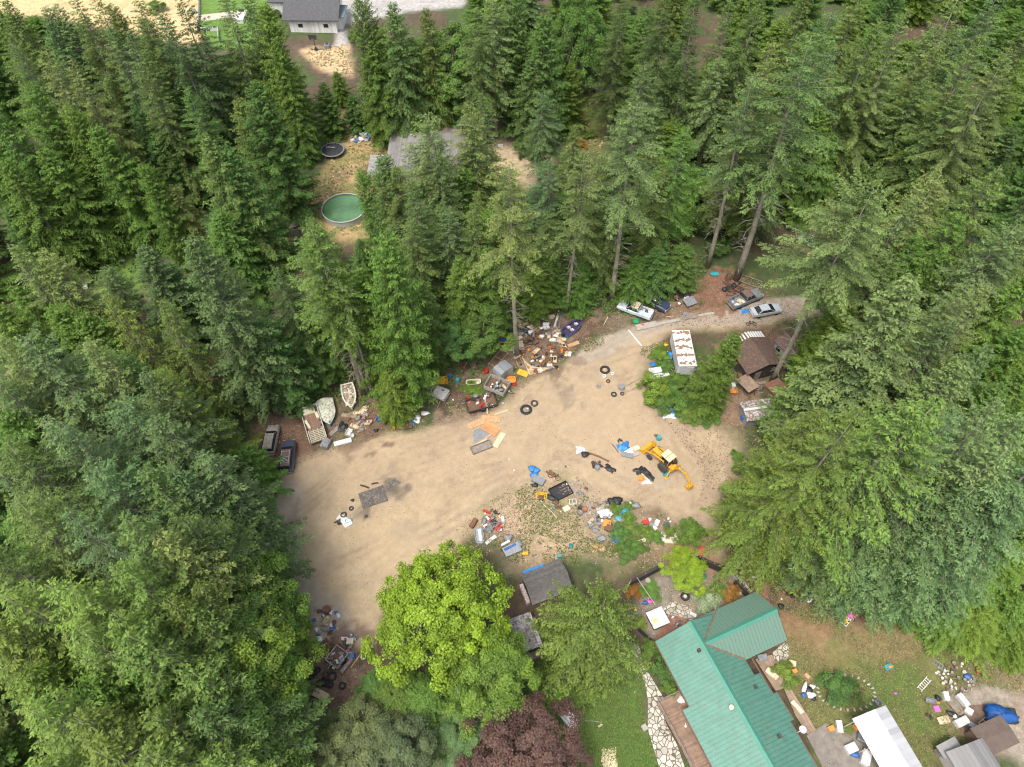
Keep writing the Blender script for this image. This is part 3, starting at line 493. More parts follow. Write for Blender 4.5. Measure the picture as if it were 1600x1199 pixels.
# shrubs
for s in [(1072,838,2.4,2.1,'bright',"round bright green shrub beyond the black fence"),(1100,946,1.9,1.9,'flower',"round white-flowering shrub in the fenced courtyard"),(1140,930,1.3,1.4,'autumn',"orange-brown shrub beside the black fence"),(1122,925,1.2,1.2,'yel',None),(1015,1018,1.4,1.3,'bright',"round bright shrub at the corner of the green-roofed house"),
          (1030,1042,1.6,1.5,'gr',None),(1042,1060,1.5,1.4,'gr',None),(1046,1078,1.1,1.0,'cedar',None),(1305,1078,2.0,2.0,'gr',"dark shrub in the round stone-edged flower bed"),(1322,1086,1.6,1.7,'dark',None),(1220,1050,1.6,1.2,'yel',None),(1232,1066,1.2,1.1,'yel',None),(1205,900,.8,1.3,'yel',None),(1180,893,.7,1.2,'cedar',None),(1247,905,.7,1.3,'ol',None),
          (1020,612,3,2.6,'bright',"bright green shrub at the end of the white box trailer"),(1036,636,1.8,1.9,'gr',None),(1062,636,2.2,1.9,'cedar',None),(1085,632,2.2,1.9,'gr',None),(1075,652,1.3,1.6,'ol',None),(1108,648,1.5,1.8,'cedar',None),(1046,612,1.6,1.6,'gr',None),(1096,658,1.1,1.5,'gr',None),(1030,555,.9,1.6,'cedar',None),(1040,575,.9,1.4,'gr',None),(1060,598,1.4,1.6,'cedar',None),
          (962,798,.9,.9,'cedar',None),(980,812,.9,1.0,'cedar',None),(988,832,1.1,1.4,'ol',None),(970,838,1.2,1.5,'gr',None),(1010,832,.8,1.1,'cedar',None),(1025,842,.8,1.0,'cedar',None),(1045,832,.8,.9,'ol',None),(978,862,1.0,1.6,'gr',None),(985,792,.6,.8,'cedar',None),(1170,760,.9,1.1,'cedar',None),(1150,715,.8,1.0,'cedar',None),(995,858,1.0,1.2,'cedar',None),
          (875,1085,1.8,2,'bright',None),(910,1080,1.6,2.2,'cedar',None),(945,1050,1.6,1.8,'cedar',None),(990,925,.9,1,'autumn',None),(1000,975,.9,.9,'yel',None),(800,1075,2,1.9,'gr',None),(735,605,.5,1.4,'cedar',None),(745,615,.5,1.4,'bright',None),(1016,925,.6,1.4,'cedar',None),
          (520,175,1.4,1,'cedar',None),(560,205,1.2,.9,'cedar',None),(535,205,1.2,.9,'gr',None),(555,172,1.6,1.1,'cedar',None),(545,185,1.4,1,'cedar',None),(1310,285,2,2.2,'gr',None),(905,230,1.5,1.6,'autumn',None),(920,215,1.5,1.6,'bright',None)]:
    plant('K', W(s[0], s[1])[0], W(s[0], s[1])[1], s[2], s[3], s[4], label=s[5], grp="among the clearings")
for i in range(70):
    q = [(700,520),(760,495),(830,470),(900,480),(960,450),(1040,408),(1110,385)] if i < 48 else [(400,610),(440,600),(490,610),(540,590)]
    k = trs.random() * (len(q) - 1.001); a = q[int(k)]; b_ = q[int(k) + 1]; f_ = k - int(k); px, py = a[0] + (b_[0] - a[0]) * f_, a[1] + (b_[1] - a[1]) * f_ - trs.uniform(18, 90) * (1 if i < 48 else .6)
    p = W(px, py); plant('K', p[0], p[1], trs.uniform(2.5, 5.5), trs.uniform(2, 3.2), trs.choice(['gr', 'cedar', 'gr', 'bright', 'cedar']))
# second rank of the woods, kept out of every opening the photo shows
OPEN = [[(392,640),(470,640),(530,600),(560,598),(600,650),(655,600),(700,585),(740,530),(790,500),(830,480),(870,478),(950,462),(1040,438),(1110,425),(1200,430),(1190,470),(1240,480),(1255,560),(1215,640),(1200,690),(1150,720),(1122,800),(1130,870),(1160,885),(1330,890),(1430,990),(1610,1000),(1610,1260),(440,1260),(440,1150),(490,1010),(430,880),(395,830),(430,740)],
 [(418,405),(430,330),(500,255),(490,190),(560,165),(600,165),(720,165),(830,170),(830,245),(740,260),(640,275),(600,350),(560,372),(490,365),(460,380)],
 [(290,-90),(400,-90),(400,80),(300,80)],[(440,-90),(540,-90),(545,115),(490,105),(440,70)],[(540,-90),(760,-90),(700,12),(540,20)],[(905,110),(960,108),(955,205),(890,245),(890,190)],[(55,370),(240,370),(235,440),(60,440)],
 [(1285,270),(1345,270),(1345,335),(1285,345)],[(1470,275),(1510,275),(1515,330),(1480,330)],[(1255,372),(1285,372),(1285,395),(1255,395)],[(1090,280),(1130,280),(1130,340),(1090,340)],[(-20,-90),(300,-90),(210,28),(-20,8)]]
cand = []
for iy in range(60):
    for ix in range(75):
        cand.append((-150 + ix * 4.1 + trs.uniform(-1.6, 1.6), 8 + iy * 4.1 + trs.uniform(-1.6, 1.6)))
trs.shuffle(cand); nfill = 0
def clear(x, y, h, r, lo=0.):
    zs_ = np.array([lo, lo, .3 * h, .3 * h, .3 * h, .6 * h, .6 * h, .6 * h, h, 0]); k = np.array([0, 0, -1, 1, 0, -.7, .7, 0, 0, 0]) * r
    a, b_ = pix(x + k, np.full(10, y), zs_)
    for po in OPEN:
        if inpoly(a, b_, po).any(): return False
    return ((a > -30) & (a < 1630) & (b_ > -25) & (b_ < 1225)).any()
for x, y in cand:
    u_ = trs.random(); kd = 'F' if u_ < .45 else ('C' if u_ < .85 else 'B')
    h = trs.uniform(10, 19); r = trs.uniform(4.0, 5.6)
    if y > 95 and kd == 'F': kd = 'C'
    if y < 60 and abs(x) < 40: continue
    if min((x - t[0]) ** 2 + (y - t[1]) ** 2 for t in TREES) < 3.4 ** 2: continue
    if not clear(x, y, h, r): continue
    if nfill >= 150: break
    nfill += 1
    plant(kd, x, y, h, r, trs.choice({'F': ['fir', 'dark', 'gr', 'fir'], 'C': ['cedar', 'gr', 'cedar'], 'B': ['blue', 'fir']}[kd]))
nsh = 0
for x, y in cand[::-1]:                                                     # shrub layer under the trees
    h = trs.uniform(1.5, 3.5); r = trs.uniform(1.8, 3.0)
    x += 1.3; y += 1
    if not clear(x, y, h, r) or nsh > 120: continue
    if y < 25 or abs(x) > .66 * y + 38: continue
    nsh += 1; plant('K', x, y, h, r, trs.choice(['gr', 'cedar', 'gr', 'dark']))
print("trees", len(TREES), nfill, nsh)

# ---------------------------------------------------------------- buildings
def gable(m, u0, u1, vl, vr, zr, slope, th=.14, ribs=0, rib=.05):
    """two roof slopes meeting at a ridge along x at y=0, height zr"""
    for s, v in ((-1, vl), (1, vr)):
        z = zr - slope * v; n = 1
        m.add([(u0, 0, zr), (u1, 0, zr), (u1, s * v, z), (u0, s * v, z), (u0, 0, zr - th), (u1, 0, zr - th), (u1, s * v, z - th), (u0, s * v, z - th)],
              [(0, 1, 2, 3), (7, 6, 5, 4), (3, 2, 6, 7), (0, 3, 7, 4), (1, 5, 6, 2), (0, 4, 5, 1)])
    return m
def ribs(m, u0, u1, vl, vr, zr, slope, step, w=.045, h=.055, a=0.05):
    u = u0 + .03
    while u < u1:
        for s, v in ((-1, vl), (1, vr)):
            z0, z1 = zr - slope * a + .003, zr - slope * v + .003; y0, y1 = s * a, s * v
            m.add([(u, y0, z0), (u + w, y0, z0), (u + w, y1, z1), (u, y1, z1), (u, y0, z0 + h), (u + w, y0, z0 + h), (u + w, y1, z1 + h), (u, y1, z1 + h)],
                  [(4, 5, 6, 7), (0, 4, 7, 3), (1, 2, 6, 5), (3, 7, 6, 2), (0, 1, 5, 4)])
        u += step
    return m
def gwall(m, u0, u1, vl, vr, zr, slope, z0=0):
    vs = []
    for u in (u0, u1): vs += [(u, -vl, z0), (u, vr, z0), (u, vr, zr - slope * vr), (u, 0, zr), (u, -vl, zr - slope * vl)]
    m.add(vs, [(0, 1, 2, 3, 4), (9, 8, 7, 6, 5), (0, 5, 6, 1), (1, 6, 7, 2), (2, 7, 8, 3), (3, 8, 9, 4), (4, 9, 5, 0)]); return m
def window(par, c, d, axis='x', fr=WHITE, nm="window"):
    """a framed pane: c centre, d (width, height), the wall faces along the given axis"""
    m = MB(); wdt, h = d; t = .06
    f = (lambda a, b: (0.05, a, b)) if axis == 'x' else (lambda a, b: (a, 0.05, b))
    for cc, dd in (((0, h / 2), (wdt, t)), ((0, -h / 2), (wdt, t)), ((-wdt / 2, 0), (t, h)), ((wdt / 2, 0), (t, h))):
        m.box((c[0], c[1] + cc[0], c[2] + cc[1]) if axis == 'x' else (c[0] + cc[0], c[1], c[2] + cc[1]), f(dd[0], dd[1]))
    o = m.build(nm, fr, par); p = MB(); p.box(c, (.02, wdt - t, h - t) if axis == 'x' else (wdt - t, .02, h - t)); p.build("pane", GLASS, o); return o
GREENROOF = mat((.085, .212, .162), .55, .13, 1.2, 0, .05, rust=.16, col2=(.16, .15, .10))
GREENROOF2 = mat((.088, .215, .165), .55, .10, 4.5, 0, .05, rust=.40, col2=(.20, .16, .11)); GREENCAP = mat((.06, .225, .165), .45, .08, 1, 0, 0)
SHINGLE = mat((.21, .20, .19), .95, .18, 1.5, bump=.6, bscale=14, stripes=(0, .28, .12)); SHDARK = mat((.085, .085, .088), .95, .2, 2, bump=.6, bscale=14); SHMIX = mat((.115, .108, .10), .95, .3, 3, bump=.6, bscale=14, stripes=(1, .25, .25))
SIDING = mat((.70, .69, .66), .6, .06, 2, stripes=(0, .35, .12)); BRNWALL = mat((.20, .13, .085), .85, .2, 2); DECKM = mat((.25, .165, .115), .85, .25, 2, stripes=(0, .15, .4)); DECKM2 = mat((.28, .20, .14), .85, .25, 2, stripes=(1, .15, .35))
# -- the green-roofed house
O_ = (19.35, 24.05); HA = R_(-67)
h = thing("green_roofed_house", "long house under a green standing-seam metal roof with a side wing", "house", O_[0], O_[1], HA, place=False)
ZR, SL = 5.0, .5
m = MB(); gable(m, 0, 7.2, 4.0, 4.0, ZR, SL); gable(m, 7.2, 9.5, 4.75, 4.85, ZR, SL); gable(m, 9.5, 12.45, 4.75, 5.45, ZR, SL); gable(m, 12.45, 24, 4.75, 4.9, ZR, SL)
ribs(m, 0, 7.2, 4.0, 4.0, ZR, SL, .42); ribs(m, 7.25, 9.5, 4.75, 4.85, ZR, SL, .42); ribs(m, 9.55, 12.45, 4.75, 5.45, ZR, SL, .42); ribs(m, 12.5, 24, 4.75, 4.9, ZR, SL, .42)
m.build("main_roof", GREENROOF, h, label="clean green metal roof of the long wing")
m = MB(); m.add([(-.02, -.3, ZR - .1), (24, -.3, ZR - .1), (24, 0, ZR + .1), (-.02, 0, ZR + .1), (-.02, .3, ZR - .1), (24, .3, ZR - .1)], [(0, 1, 2, 3), (3, 2, 5, 4), (0, 3, 4), (1, 5, 2)]); m.build("ridge_cap", GREENCAP, h)
wg = MB(); T_ = lambda vs: [(2.6 - y, x, z) for x, y, z in vs]
t1 = MB(); gable(t1, 0.0, 9.4, 2.95, 2.95, ZR + .01, .68); ribs(t1, .2, 9.4, 2.95, 2.95, ZR + .01, .68, .42); wg.add(T_(t1.v), t1.f); wg.build("wing_roof", GREENROOF2, h, label="green metal roof of the side wing, strewn with brown needles")
t1 = MB(); t1.add([(.3, -.3, ZR - .12), (9.42, -.3, ZR - .12), (9.42, 0, ZR + .12), (.3, 0, ZR + .12), (.3, .3, ZR - .12), (9.42, .3, ZR - .12)], [(0, 1, 2, 3), (3, 2, 5, 4), (0, 3, 4), (1, 5, 2)]); c = MB(); c.add(T_(t1.v), t1.f); c.build("wing_ridge_cap", GREENCAP, h)
for sgn in (-1, 1):                                              # brown-stained valleys
    e = (2.6 + sgn * 2.95, 3.95); m = MB(); m.tube([(2.6 + sgn * .1, .15, ZR + .0), (e[0], e[1] + .05, ZR - SL * e[1] + .06)], [.07, .09], 5); m.build("valley", mat((.20, .12, .075), .9, .3, 3), h)
m = MB(); gwall(m, .35, 23.9, 3.5, 3.5, ZR - .3, SL); m.build("wall", BRNWALL, h)
t1 = MB(); gwall(t1, 3, 9.0, 2.5, 2.5, ZR - .3, .66); c = MB(); c.add(T_(t1.v), t1.f); c.build("wing_wall", mat((.24, .17, .12), .85, .2, 2), h)
m = MB()
for (a, b_, v, z) in ((0, 7.2, -4.06, 2.93), (7.2, 24, -4.81, 2.55), (5.6, 9.5, 4.91, 2.5), (9.5, 12.45, 5.51, 2.2), (12.45, 24, 4.96, 2.48)): m.box(((a + b_) / 2, v, z), (b_ - a, .13, .12))
m.build("gutter", mat((.13, .075, .05), .7, .3, 3), h)
m = MB(); m.lathe([(.12, 0), (.12, .5), (.26, .5), (.26, .62), (.02, .66)], (9.1, -.75, ZR - .5), 12); m.build("chimney_cap", CREAM, h)
for u, v in ((3.0, 1.9 - 2.6), (8.3, 3.2), (13.2, 2.6)): m = MB(); m.box((u, v, ZR - SL * abs(v) + .15), (.34, .34, .35)); m.build("roof_vent", DARKMETAL, h)
for u in (1.5, 4.5): window(h, (u, -3.52, 1.5), (1.2, 1.1), 'y')
m = MB(); m.lathe([(.02, 0), (.25, .05), (.38, .16)], (13.6, 5.6, 2.6), 14, open_=True); m.tube([(13.6, 5.0, 2.3), (13.6, 5.6, 2.62)], .03); m.build("satellite_dish", mat((.5, .52, .53), .4, .1, 2), h)
# deck on the west side, porch deck and walk on the east side
def sheet(name, pts, m_, z=.02, kind="structure", sub=.8, par=None):
    q = [W(a, b_)[:2] for a, b_ in pts]; m = MB(); n = len(q); cx = sum(p[0] for p in q) / n; cy = sum(p[1] for p in q) / n
    m.prism([tuple(p) for p in q], -.1, z); o = m.build(name, m_)
    if kind: o["kind"] = kind
    return o
def deck(name, label, pts, z=.45, rail=True, m_=DECKM):
    q = [W(a, b_, z)[:2] for a, b_ in pts]; cx = sum(p[0] for p in q) / len(q); cy = sum(p[1] for p in q) / len(q); t = thing(name, label, "deck", cx, cy, HA, z=0)
    qq = [rot((p[0] - cx, p[1] - cy, 0), 0, 0, -HA)[:2] for p in q]; m = MB(); m.prism(qq, z - .12, z); m.build("floor", m_, t)
    m = MB(); m.prism([(a * .98, b_ * .98) for a, b_ in qq], -.05, z - .12); m.build("skirt", BROWN, t)
    if rail:
        m = MB()
        for i in range(len(qq) - 1):
            a, b_ = qq[i], qq[i + 1]; k = max(1, int(math.hypot(b_[0] - a[0], b_[1] - a[1]) / 1.2))
            for j in range(k + 1): x, y = a[0] + (b_[0] - a[0]) * j / k, a[1] + (b_[1] - a[1]) * j / k; m.tube([(x, y, z), (x, y, z + .9)], .045, 4)
            m.tube([(a[0], a[1], z + .93), (b_[0], b_[1], z + .93)], .06, 4); m.tube([(a[0], a[1], z + .5), (b_[0], b_[1], z + .5)], .025, 4)
        m.build("railing", GREYWOOD, t)
    return t
deck("wooden_deck", "brown plank deck along the house wall beside the lawn", [(1066, 1079), (1026, 1098), (1064, 1168), (1095, 1230), (1128, 1210), (1088, 1145)])
deck("porch_deck", "plank porch in the corner between the two wings of the house", [(1180, 1030), (1206, 1023), (1225, 1060), (1226, 1075), (1212, 1080)], .3, False, DECKM2)
deck("porch_walk", "narrow plank walk between the green roof and the east lawn", [(1222, 1070), (1229, 1065), (1275, 1140), (1262, 1148), (1243, 1118)], .25, False, DECKM2)
deck("brick_patio", "red brick patio with a clipped corner at the end of the house", [(1023, 998), (1048, 960), (1075, 968), (1082, 975), (1024, 1006)], .08, False, mat((.24, .12, .085), .9, .3, 4, stripes=(1, .22, .4)))
FLAG = bpy.data.materials.new("flagstone"); FLAG.use_nodes = True; nt = FLAG.node_tree; L = nt.links.new; b = nt.nodes["Principled BSDF"]; tc = N(nt, "TexCoord")
v1 = N(nt, "TexVoronoi", feature='DISTANCE_TO_EDGE', i_Scale=1.9); v2 = N(nt, "TexVoronoi", i_Scale=1.9); L(tc.outputs["Object"], v1.inputs["Vector"]); L(tc.outputs["Object"], v2.inputs["Vector"])
mr = N(nt, "MapRange", i_1=.035, i_2=.07); L(v1.outputs["Distance"], mr.inputs[0]); sx = N(nt, "SeparateColor"); L(v2.outputs["Color"], sx.inputs[0]); vr = N(nt, "MapRange", i_3=.7, i_4=1.2); L(sx.outputs[0], vr.inputs[0])
vm = N(nt, "VectorMath", operation='SCALE'); vm.inputs[0].default_value = (.46, .42, .35); L(vr.outputs[0], vm.inputs["Scale"]); mc = N(nt, "Mix", data_type='RGBA'); mc.inputs["A"].default_value = (.11, .10, .06, 1); L(mr.outputs[0], mc.inputs["Factor"]); L(vm.outputs[0], mc.inputs["B"])
L(mc.outputs["Result"], b.inputs["Base Color"]); b.inputs["Roughness"].default_value = .9; bp = N(nt, "Bump", i_Strength=.8, i_Distance=.05); L(mr.outputs[0], bp.inputs["Height"]); L(bp.outputs[0], b.inputs["Normal"])
sheet("stone_path", [(971,1010),(985,1002),(1000,1012),(1003,1035),(1018,1060),(1030,1080),(1040,1095),(1030,1100),(1040,1130),(1058,1165),(1075,1215),(1035,1215),(1012,1140),(1012,1092),(1008,1070),(1000,1050),(990,1025)], FLAG, .10)
sheet("stone_path", [(1035,953),(1048,940),(1065,944),(1080,952),(1086,962),(1080,970),(1060,963),(1040,960)], FLAG, .09)
sheet("stone_path", [(1206,1020),(1228,1003),(1233,1012),(1232,1028),(1220,1042),(1212,1036)], FLAG, .09)
sheet("stone_path", [(1145,903),(1152,898),(1162,908),(1175,925),(1166,928)], FLAG, .09)
sheet("concrete_slab", [(1260,1150),(1290,1130),(1330,1150),(1345,1120),(1400,1200),(1300,1230)], mat((.20, .175, .15), .9, .25, 1.5), .09)
sheet("planter_bed", [(1500,1105),(1540,1100),(1575,1130),(1540,1160),(1500,1150)], mat((.16, .11, .08), .95, .3, 2), .07)
# courtyard fence
def fence(name, label, pts, hgt, m_, postm=GREYWOOD, th=.06, place=True):
    q = [W(a, b_) for a, b_ in pts]; t = thing(name, label, "fence", q[0][0], q[0][1], 0, place=place)
    for i in range(len(q) - 1):
        a = q[i] - q[0]; b_ = q[i + 1] - q[0]; l = math.hypot(*(b_ - a)[:2]); an = math.atan2(b_[1] - a[1], b_[0] - a[0]); m = MB(); k = max(1, int(l / .16))
        for j in range(k): s = (j + .5) / k; m.box((a[0] + (b_[0] - a[0]) * s, a[1] + (b_[1] - a[1]) * s, hgt / 2), (l / k * .93, th, hgt), an)
        m.build("fence_panel", m_, t)
    for p in q: m = MB(); m.box((p[0] - q[0][0], p[1] - q[0][1], hgt / 2 + .05), (.12, .12, hgt + .15)); m.build("post", postm, t)
    return t
BLKF = mat((.045, .038, .034), .9, .4, 3)
fence("board_fence", "black board fence west of the lime green maple in the courtyard", [(983,915),(1006,903),(1031,890)], 1.5, BLKF, th=.3)
fence("board_fence", "black board fence running down from the red toy slide to the gate", [(1073,873),(1090,878),(1112,888),(1138,898)], 1.5, BLKF, th=.3)
fence("board_fence", "black board fence between the stone path and the wing roof", [(1146,912),(1158,924),(1166,933)], 1.3, BLKF, th=.3)
fence("garden_gate", "pale weathered gate at the east corner of the courtyard", [(1137,898),(1147,912)], 1.3, mat((.32, .31, .29), .9, .3, 3))
fence("garden_gate", "black and white gate between the courtyard and the stone path", [(996,985),(1012,1000),(1024,1008)], 1.1, BLKF)
fence("garden_gate", "narrow pale gate post panel at the west end of the courtyard fence", [(979,921),(984,912)], 1.3, mat((.45, .44, .40), .9, .3, 3))
# -- sheds and small buildings of the yard
def shed(name, label, a, b_, wd, ze, zr, wallm, roofm, over=.25, door=None, cat="shed", both=None, extra=None):
    """ridge above the segment a-b (photo points, taken at ridge height)"""
    A = W(*a, zr); B = W(*b_, zr); d = B - A; l = math.hypot(d[0], d[1]); rz = math.atan2(d[1], d[0]); t = thing(name, label, cat, (A[0] + B[0]) / 2, (A[1] + B[1]) / 2, rz, z=0)
    sl = (zr - ze) / (wd / 2); m = MB(); gable(m, -l / 2, l / 2, wd / 2, wd / 2, zr, sl, .1); m.build("roof", roofm, t)
    m = MB(); gwall(m, -l / 2 + over, l / 2 - over, wd / 2 - over, wd / 2 - over, zr - .14, sl); m.build("wall", wallm, t)
    if door: m = MB(); m.box((l / 2 - over + .03, door, .95), (.05, .9, 1.9)); dd = m.build("door", GREYWOOD, t); k = MB(); k.box((l / 2 - over + .07, door + .35, 1), (.05, .05, .12)); k.build("handle", STEEL, dd)
    return t, l
RUSTROOF = mat((.085, .062, .052), .85, .25, 2.4, rust=.30, col2=(.26, .105, .045), bump=.3)
t, l = shed("shed", "dark brown gabled shed with orange needles on its roof", (1172, 527), (1202, 570), 6.2, 2.5, 3.6, mat((.045, .035, .03), .9, .4, 2), RUSTROOF, door=-1)
m = MB()
for k in range(13): m.box((-l / 2 - .55, -2.9 + k * .46, 3.5 - abs(-2.9 + k * .46) * .34), (1.2, .26, .05))
m.build("white_slat_awning", WHITE, t)
m = MB(); m.box((l / 2 + .9, -3.4, 1.9), (2.6, 1.9, .06), .2, .15, 0); m.build("lean_to_roof", mat((.24, .17, .12), .9, .3, 2), t)
t, l = shed("shed", "grey-sided cabin with a window and a rust-brown roof beyond the dark shed", (1228, 520), (1256, 548), 4.0, 2.4, 3.1, mat((.38, .40, .41), .8, .12, 2), mat((.15, .095, .075), .85, .25, 2), door=.6)
window(t, (-.8, -1.78, 1.5), (.9, .9), 'y', WHITE); window(t, (1.0, -1.78, 1.5), (.6, .9), 'y', WHITE)
t, l = shed("carport", "low open shed with a rusty white roof beside the yellow-green fir", (1162, 641), (1212, 634), 3.2, 1.7, 2.1, mat((.25, .25, .25), .8, .3, 3), mat((.50, .50, .49), .7, .1, 2, rust=.6, col2=(.17, .11, .085)))
m = MB(); m.box((0, 0, 2.14), (l, .35, .05)); m.build("ridge_board", WHITE, t)
shed("shed", "small brown flat-topped shed tucked under the bright cedar", (1205, 612), (1228, 602), 3.2, 1.9, 2.1, BRNWALL, mat((.17, .085, .055), .9, .25, 2))
t, l = shed("shed", "shingled grey shed with a blue panel on its roof edge", (822, 916), (886, 892), 4.0, 2.2, 3.2, mat((.20, .15, .11), .9, .3, 2), SHMIX, door=.5)
m = MB(); m.box((-.9, 1.95, 2.3), (2.6, .38, .07), 0, -.4); m.build("blue_panel", mat((.05, .2, .45), .5, .2, 3), t)
m = MB(); m.box((-l / 2 - .2, -.2, 1.1), (.5, 2.4, .9)); m.build("shelf_of_goods", mat((.35, .2, .2), .8, .7, 6, rust=.5, col2=(.6, .58, .55)), t)
# grey weathered platform roof
p = W(812, 992, 1.9); t = thing("lean_to", "weathered grey plank roof half hidden by the lime maple", "shed", p[0], p[1], R_(20), z=0)
m = MB(); m.box((0, 0, 2.0), (4.0, 3.9, .12), 0, .05, 0); m.build("roof", mat((.36, .35, .34), .9, .2, 1.5, stripes=(0, .8, .35), rust=.45, col2=(.16, .12, .10)), t)
for x in (-1.8, 1.8):
    for y in (-1.7, 1.7): m = MB(); m.box((x, y, .95), (.14, .14, 1.9)); m.build("post", WOOD, t)
m = MB(); m.box((.2, -2.3, .5), (3.2, .8, .7)); m.build("workbench", mat((.2, .16, .13), .9, .5, 5), t)
# metal camper shell, round-topped
def curved_shed(name, label, a, b_, wd, hgt, m_, roofm):
    x, y, rz, l = line(*a, *b_); t = thing(name, label, "shed", x, y, rz); pr = [(-wd / 2, 0), (-wd / 2, hgt * .72), (-wd * .42, hgt * .9), (-wd * .2, hgt), (wd * .2, hgt), (wd * .42, hgt * .9), (wd / 2, hgt * .72), (wd / 2, 0)]
    m = MB(); n = len(pr); vs = [(-l / 2, p[0], p[1]) for p in pr] + [(l / 2, p[0], p[1]) for p in pr]; m.add(vs, [tuple(range(n)), tuple(range(2 * n - 1, n - 1, -1))] + [(i, n + i, n + (i + 1) % n, (i + 1) % n) for i in range(n)]); m.build("wall", m_, t)
    m = MB(); vs = []; 
    q = [(p[0] * 1.04, p[1] + .03) for p in pr[1:-1]]; k = len(q); vs = [(-l / 2 - .08, p[0], p[1]) for p in q] + [(l / 2 + .08, p[0], p[1]) for p in q]; m.add(vs, [(i, k + i, k + i + 1, i + 1) for i in range(k - 1)]); m.build("roof", roofm, t)
    for i in range(4): m = MB(); m.tube([(-l / 2 + l * (i + .5) / 4, p[0], p[1] + .02) for p in q], .03, 4); m.build("rib", STEEL, t)
    m = MB(); m.box((l / 2 + .02, -.1, hgt * .4), (.04, .7, hgt * .75)); m.build("door", GREYPL, t); return t
curved_shed("metal_shed", "small round-topped silver metal shed behind the grey junk trailer", (781, 580), (792, 590), 2.5, 1.9, mat((.36, .34, .28), .7, .2, 3), mat((.42, .45, .48), .4, .15, 2, .5, stripes=(1, .3, .3)))
# -- lower right: metal carport, small roofs
RW = mat((.62, .62, .62), .45, .04, 2, 0, .05, stripes=(0, .5, .06)); RG = mat((.40, .40, .41), .5, .05, 2, 0, .05, stripes=(0, .5, .08))
A = W(1368, 1110, 3.6); B = W(1424, 1205, 3.6); d = B - A; rz = math.atan2(d[1], d[0]); t = thing("carport", "large white metal carport with stored goods along its open side", "carport", A[0], A[1], rz, z=0)
for s, mm, nm, wv in ((1, RG, "grey_roof_slope", 1.5), (-1, RW, "white_roof_slope", 2.4)):
    m = MB(); m.add([(-.1, 0, 3.6), (13, 0, 3.6), (13, s * wv, 3.6 - .28 * wv), (-.1, s * wv, 3.6 - .28 * wv), (-.1, 0, 3.5), (13, 0, 3.5), (13, s * wv, 3.5 - .28 * wv), (-.1, s * wv, 3.5 - .28 * wv)], [(0, 1, 2, 3), (7, 6, 5, 4), (3, 2, 6, 7), (0, 3, 7, 4), (1, 5, 6, 2)]); m.build(nm, mm, t)
for i in range(5):
    for y in (-2.3, 1.4): m = MB(); m.tube([(.2 + i * 2.6, y, 0), (.2 + i * 2.6, y, 3)], .05, 6); m.build("post", WHITE, t)
m = MB(); m.box((6, 1.38, 1.4), (12, .05, 2.6)); m.build("wall", WHITE, t)
t, l = shed("shed", "grey ribbed metal shed roof beside the blue tarpaulin", (1512, 1162), (1545, 1215), 4.4, 2.3, 3.0, mat((.42, .40, .38), .8, .1, 2), mat((.20, .195, .19), .6, .08, 2, stripes=(1, .45, .3)))
t, l = shed("shed", "brown flat roof below the blue tarpaulin", (1532, 1160), (1580, 1138), 2.8, 2.1, 2.3, BRNWALL, mat((.115, .085, .07), .95, .15, 2))
t, l = shed("shed", "small grey panel roof left of the ribbed metal shed", (1478, 1158), (1492, 1178), 2.4, 1.6, 1.75, GREYWOOD, mat((.24, .235, .23), .8, .12, 2))
# -- the house north of the pool
A = W(627, 195, 4.6); t = thing("grey_roofed_house", "low house with a weathered grey shingle roof behind the round pool", "house", A[0], A[1], 0, z=0, place=False)
m = MB(); y1 = -13.5
def hip(m, x0, x1, y0, y1_, ze, zr, th=.2, ins=4.5):
    cx = (x0 + x1) / 2; wdt = (x1 - x0) / 2; r0, r1 = y0 + 1.0, y1_ - ins
    vs = [(x0, y0, ze), (x1, y0, ze), (x1, y1_, ze), (x0, y1_, ze), (cx, r0, zr), (cx, r1, zr), (x0, y0, ze - th), (x1, y0, ze - th), (x1, y1_, ze - th), (x0, y1_, ze - th)]
    return m.add(vs, [(0, 1, 4), (1, 2, 5, 4), (2, 3, 5), (3, 0, 4, 5), (6, 9, 8, 7), (0, 6, 7, 1), (1, 7, 8, 2), (2, 8, 9, 3), (3, 9, 6, 0)])
hip(m, -2.2, 12.5, -11.5, .6, 2.8, 5.2); m.build("roof", SHINGLE, t)
m = MB(); m.box((5.1, -5.4, 1.3), (13.6, 11, 2.6)); m.build("wall", mat((.30, .30, .22), .85, .15, 2), t)
m = MB(); m.box((-3.6, -8.8, 2.3), (3.6, 5.6, .12), 0, 0, -.03); m.build("porch_roof", mat((.30, .29, .28), .9, .12, 2, stripes=(1, .4, .2)), t)
for x, y in ((-5.2, -6.3), (-5.2, -11.3)): m = MB(); m.box((x, y, 1.1), (.15, .15, 2.3)); m.build("porch_post", GREYWOOD, t)
m = MB(); m.box((4.5, 3.2, 2.4), (13, 4.5, .14), 0, -.06); m.build("back_roof", mat((.27, .20, .155), .9, .3, 1.5, rust=.3, col2=(.2, .2, .2)), t)
m = MB(); m.box((4.5, 3.3, 1.1), (12, 3.8, 2.2)); m.build("back_wall", BRNWALL, t)
m = MB(); m.box((11.6, 4.0, 2.6), (3.4, 3.2, .15), 0, -.1); m.build("teal_awning", mat((.16, .33, .28), .7, .2, 2), t)
m = MB(); m.box((14.3, 1.6, 1.3), (2.8, 3.4, 2.6)); m.build("side_room", mat((.42, .42, .16), .8, .15, 2), t)
for y in (-9, -3): window(t, (-1.72, y, 1.5), (1.3, 1.1), 'x')
for x, y in ((2, -3), (4.4, -6), (5.9, -3.6)): m = MB(); m.lathe([(.12, 0), (.12, .5), (.2, .5), (.2, .6)], (x, y, 3.9), 8); m.build("vent_pipe", WHITE, t)
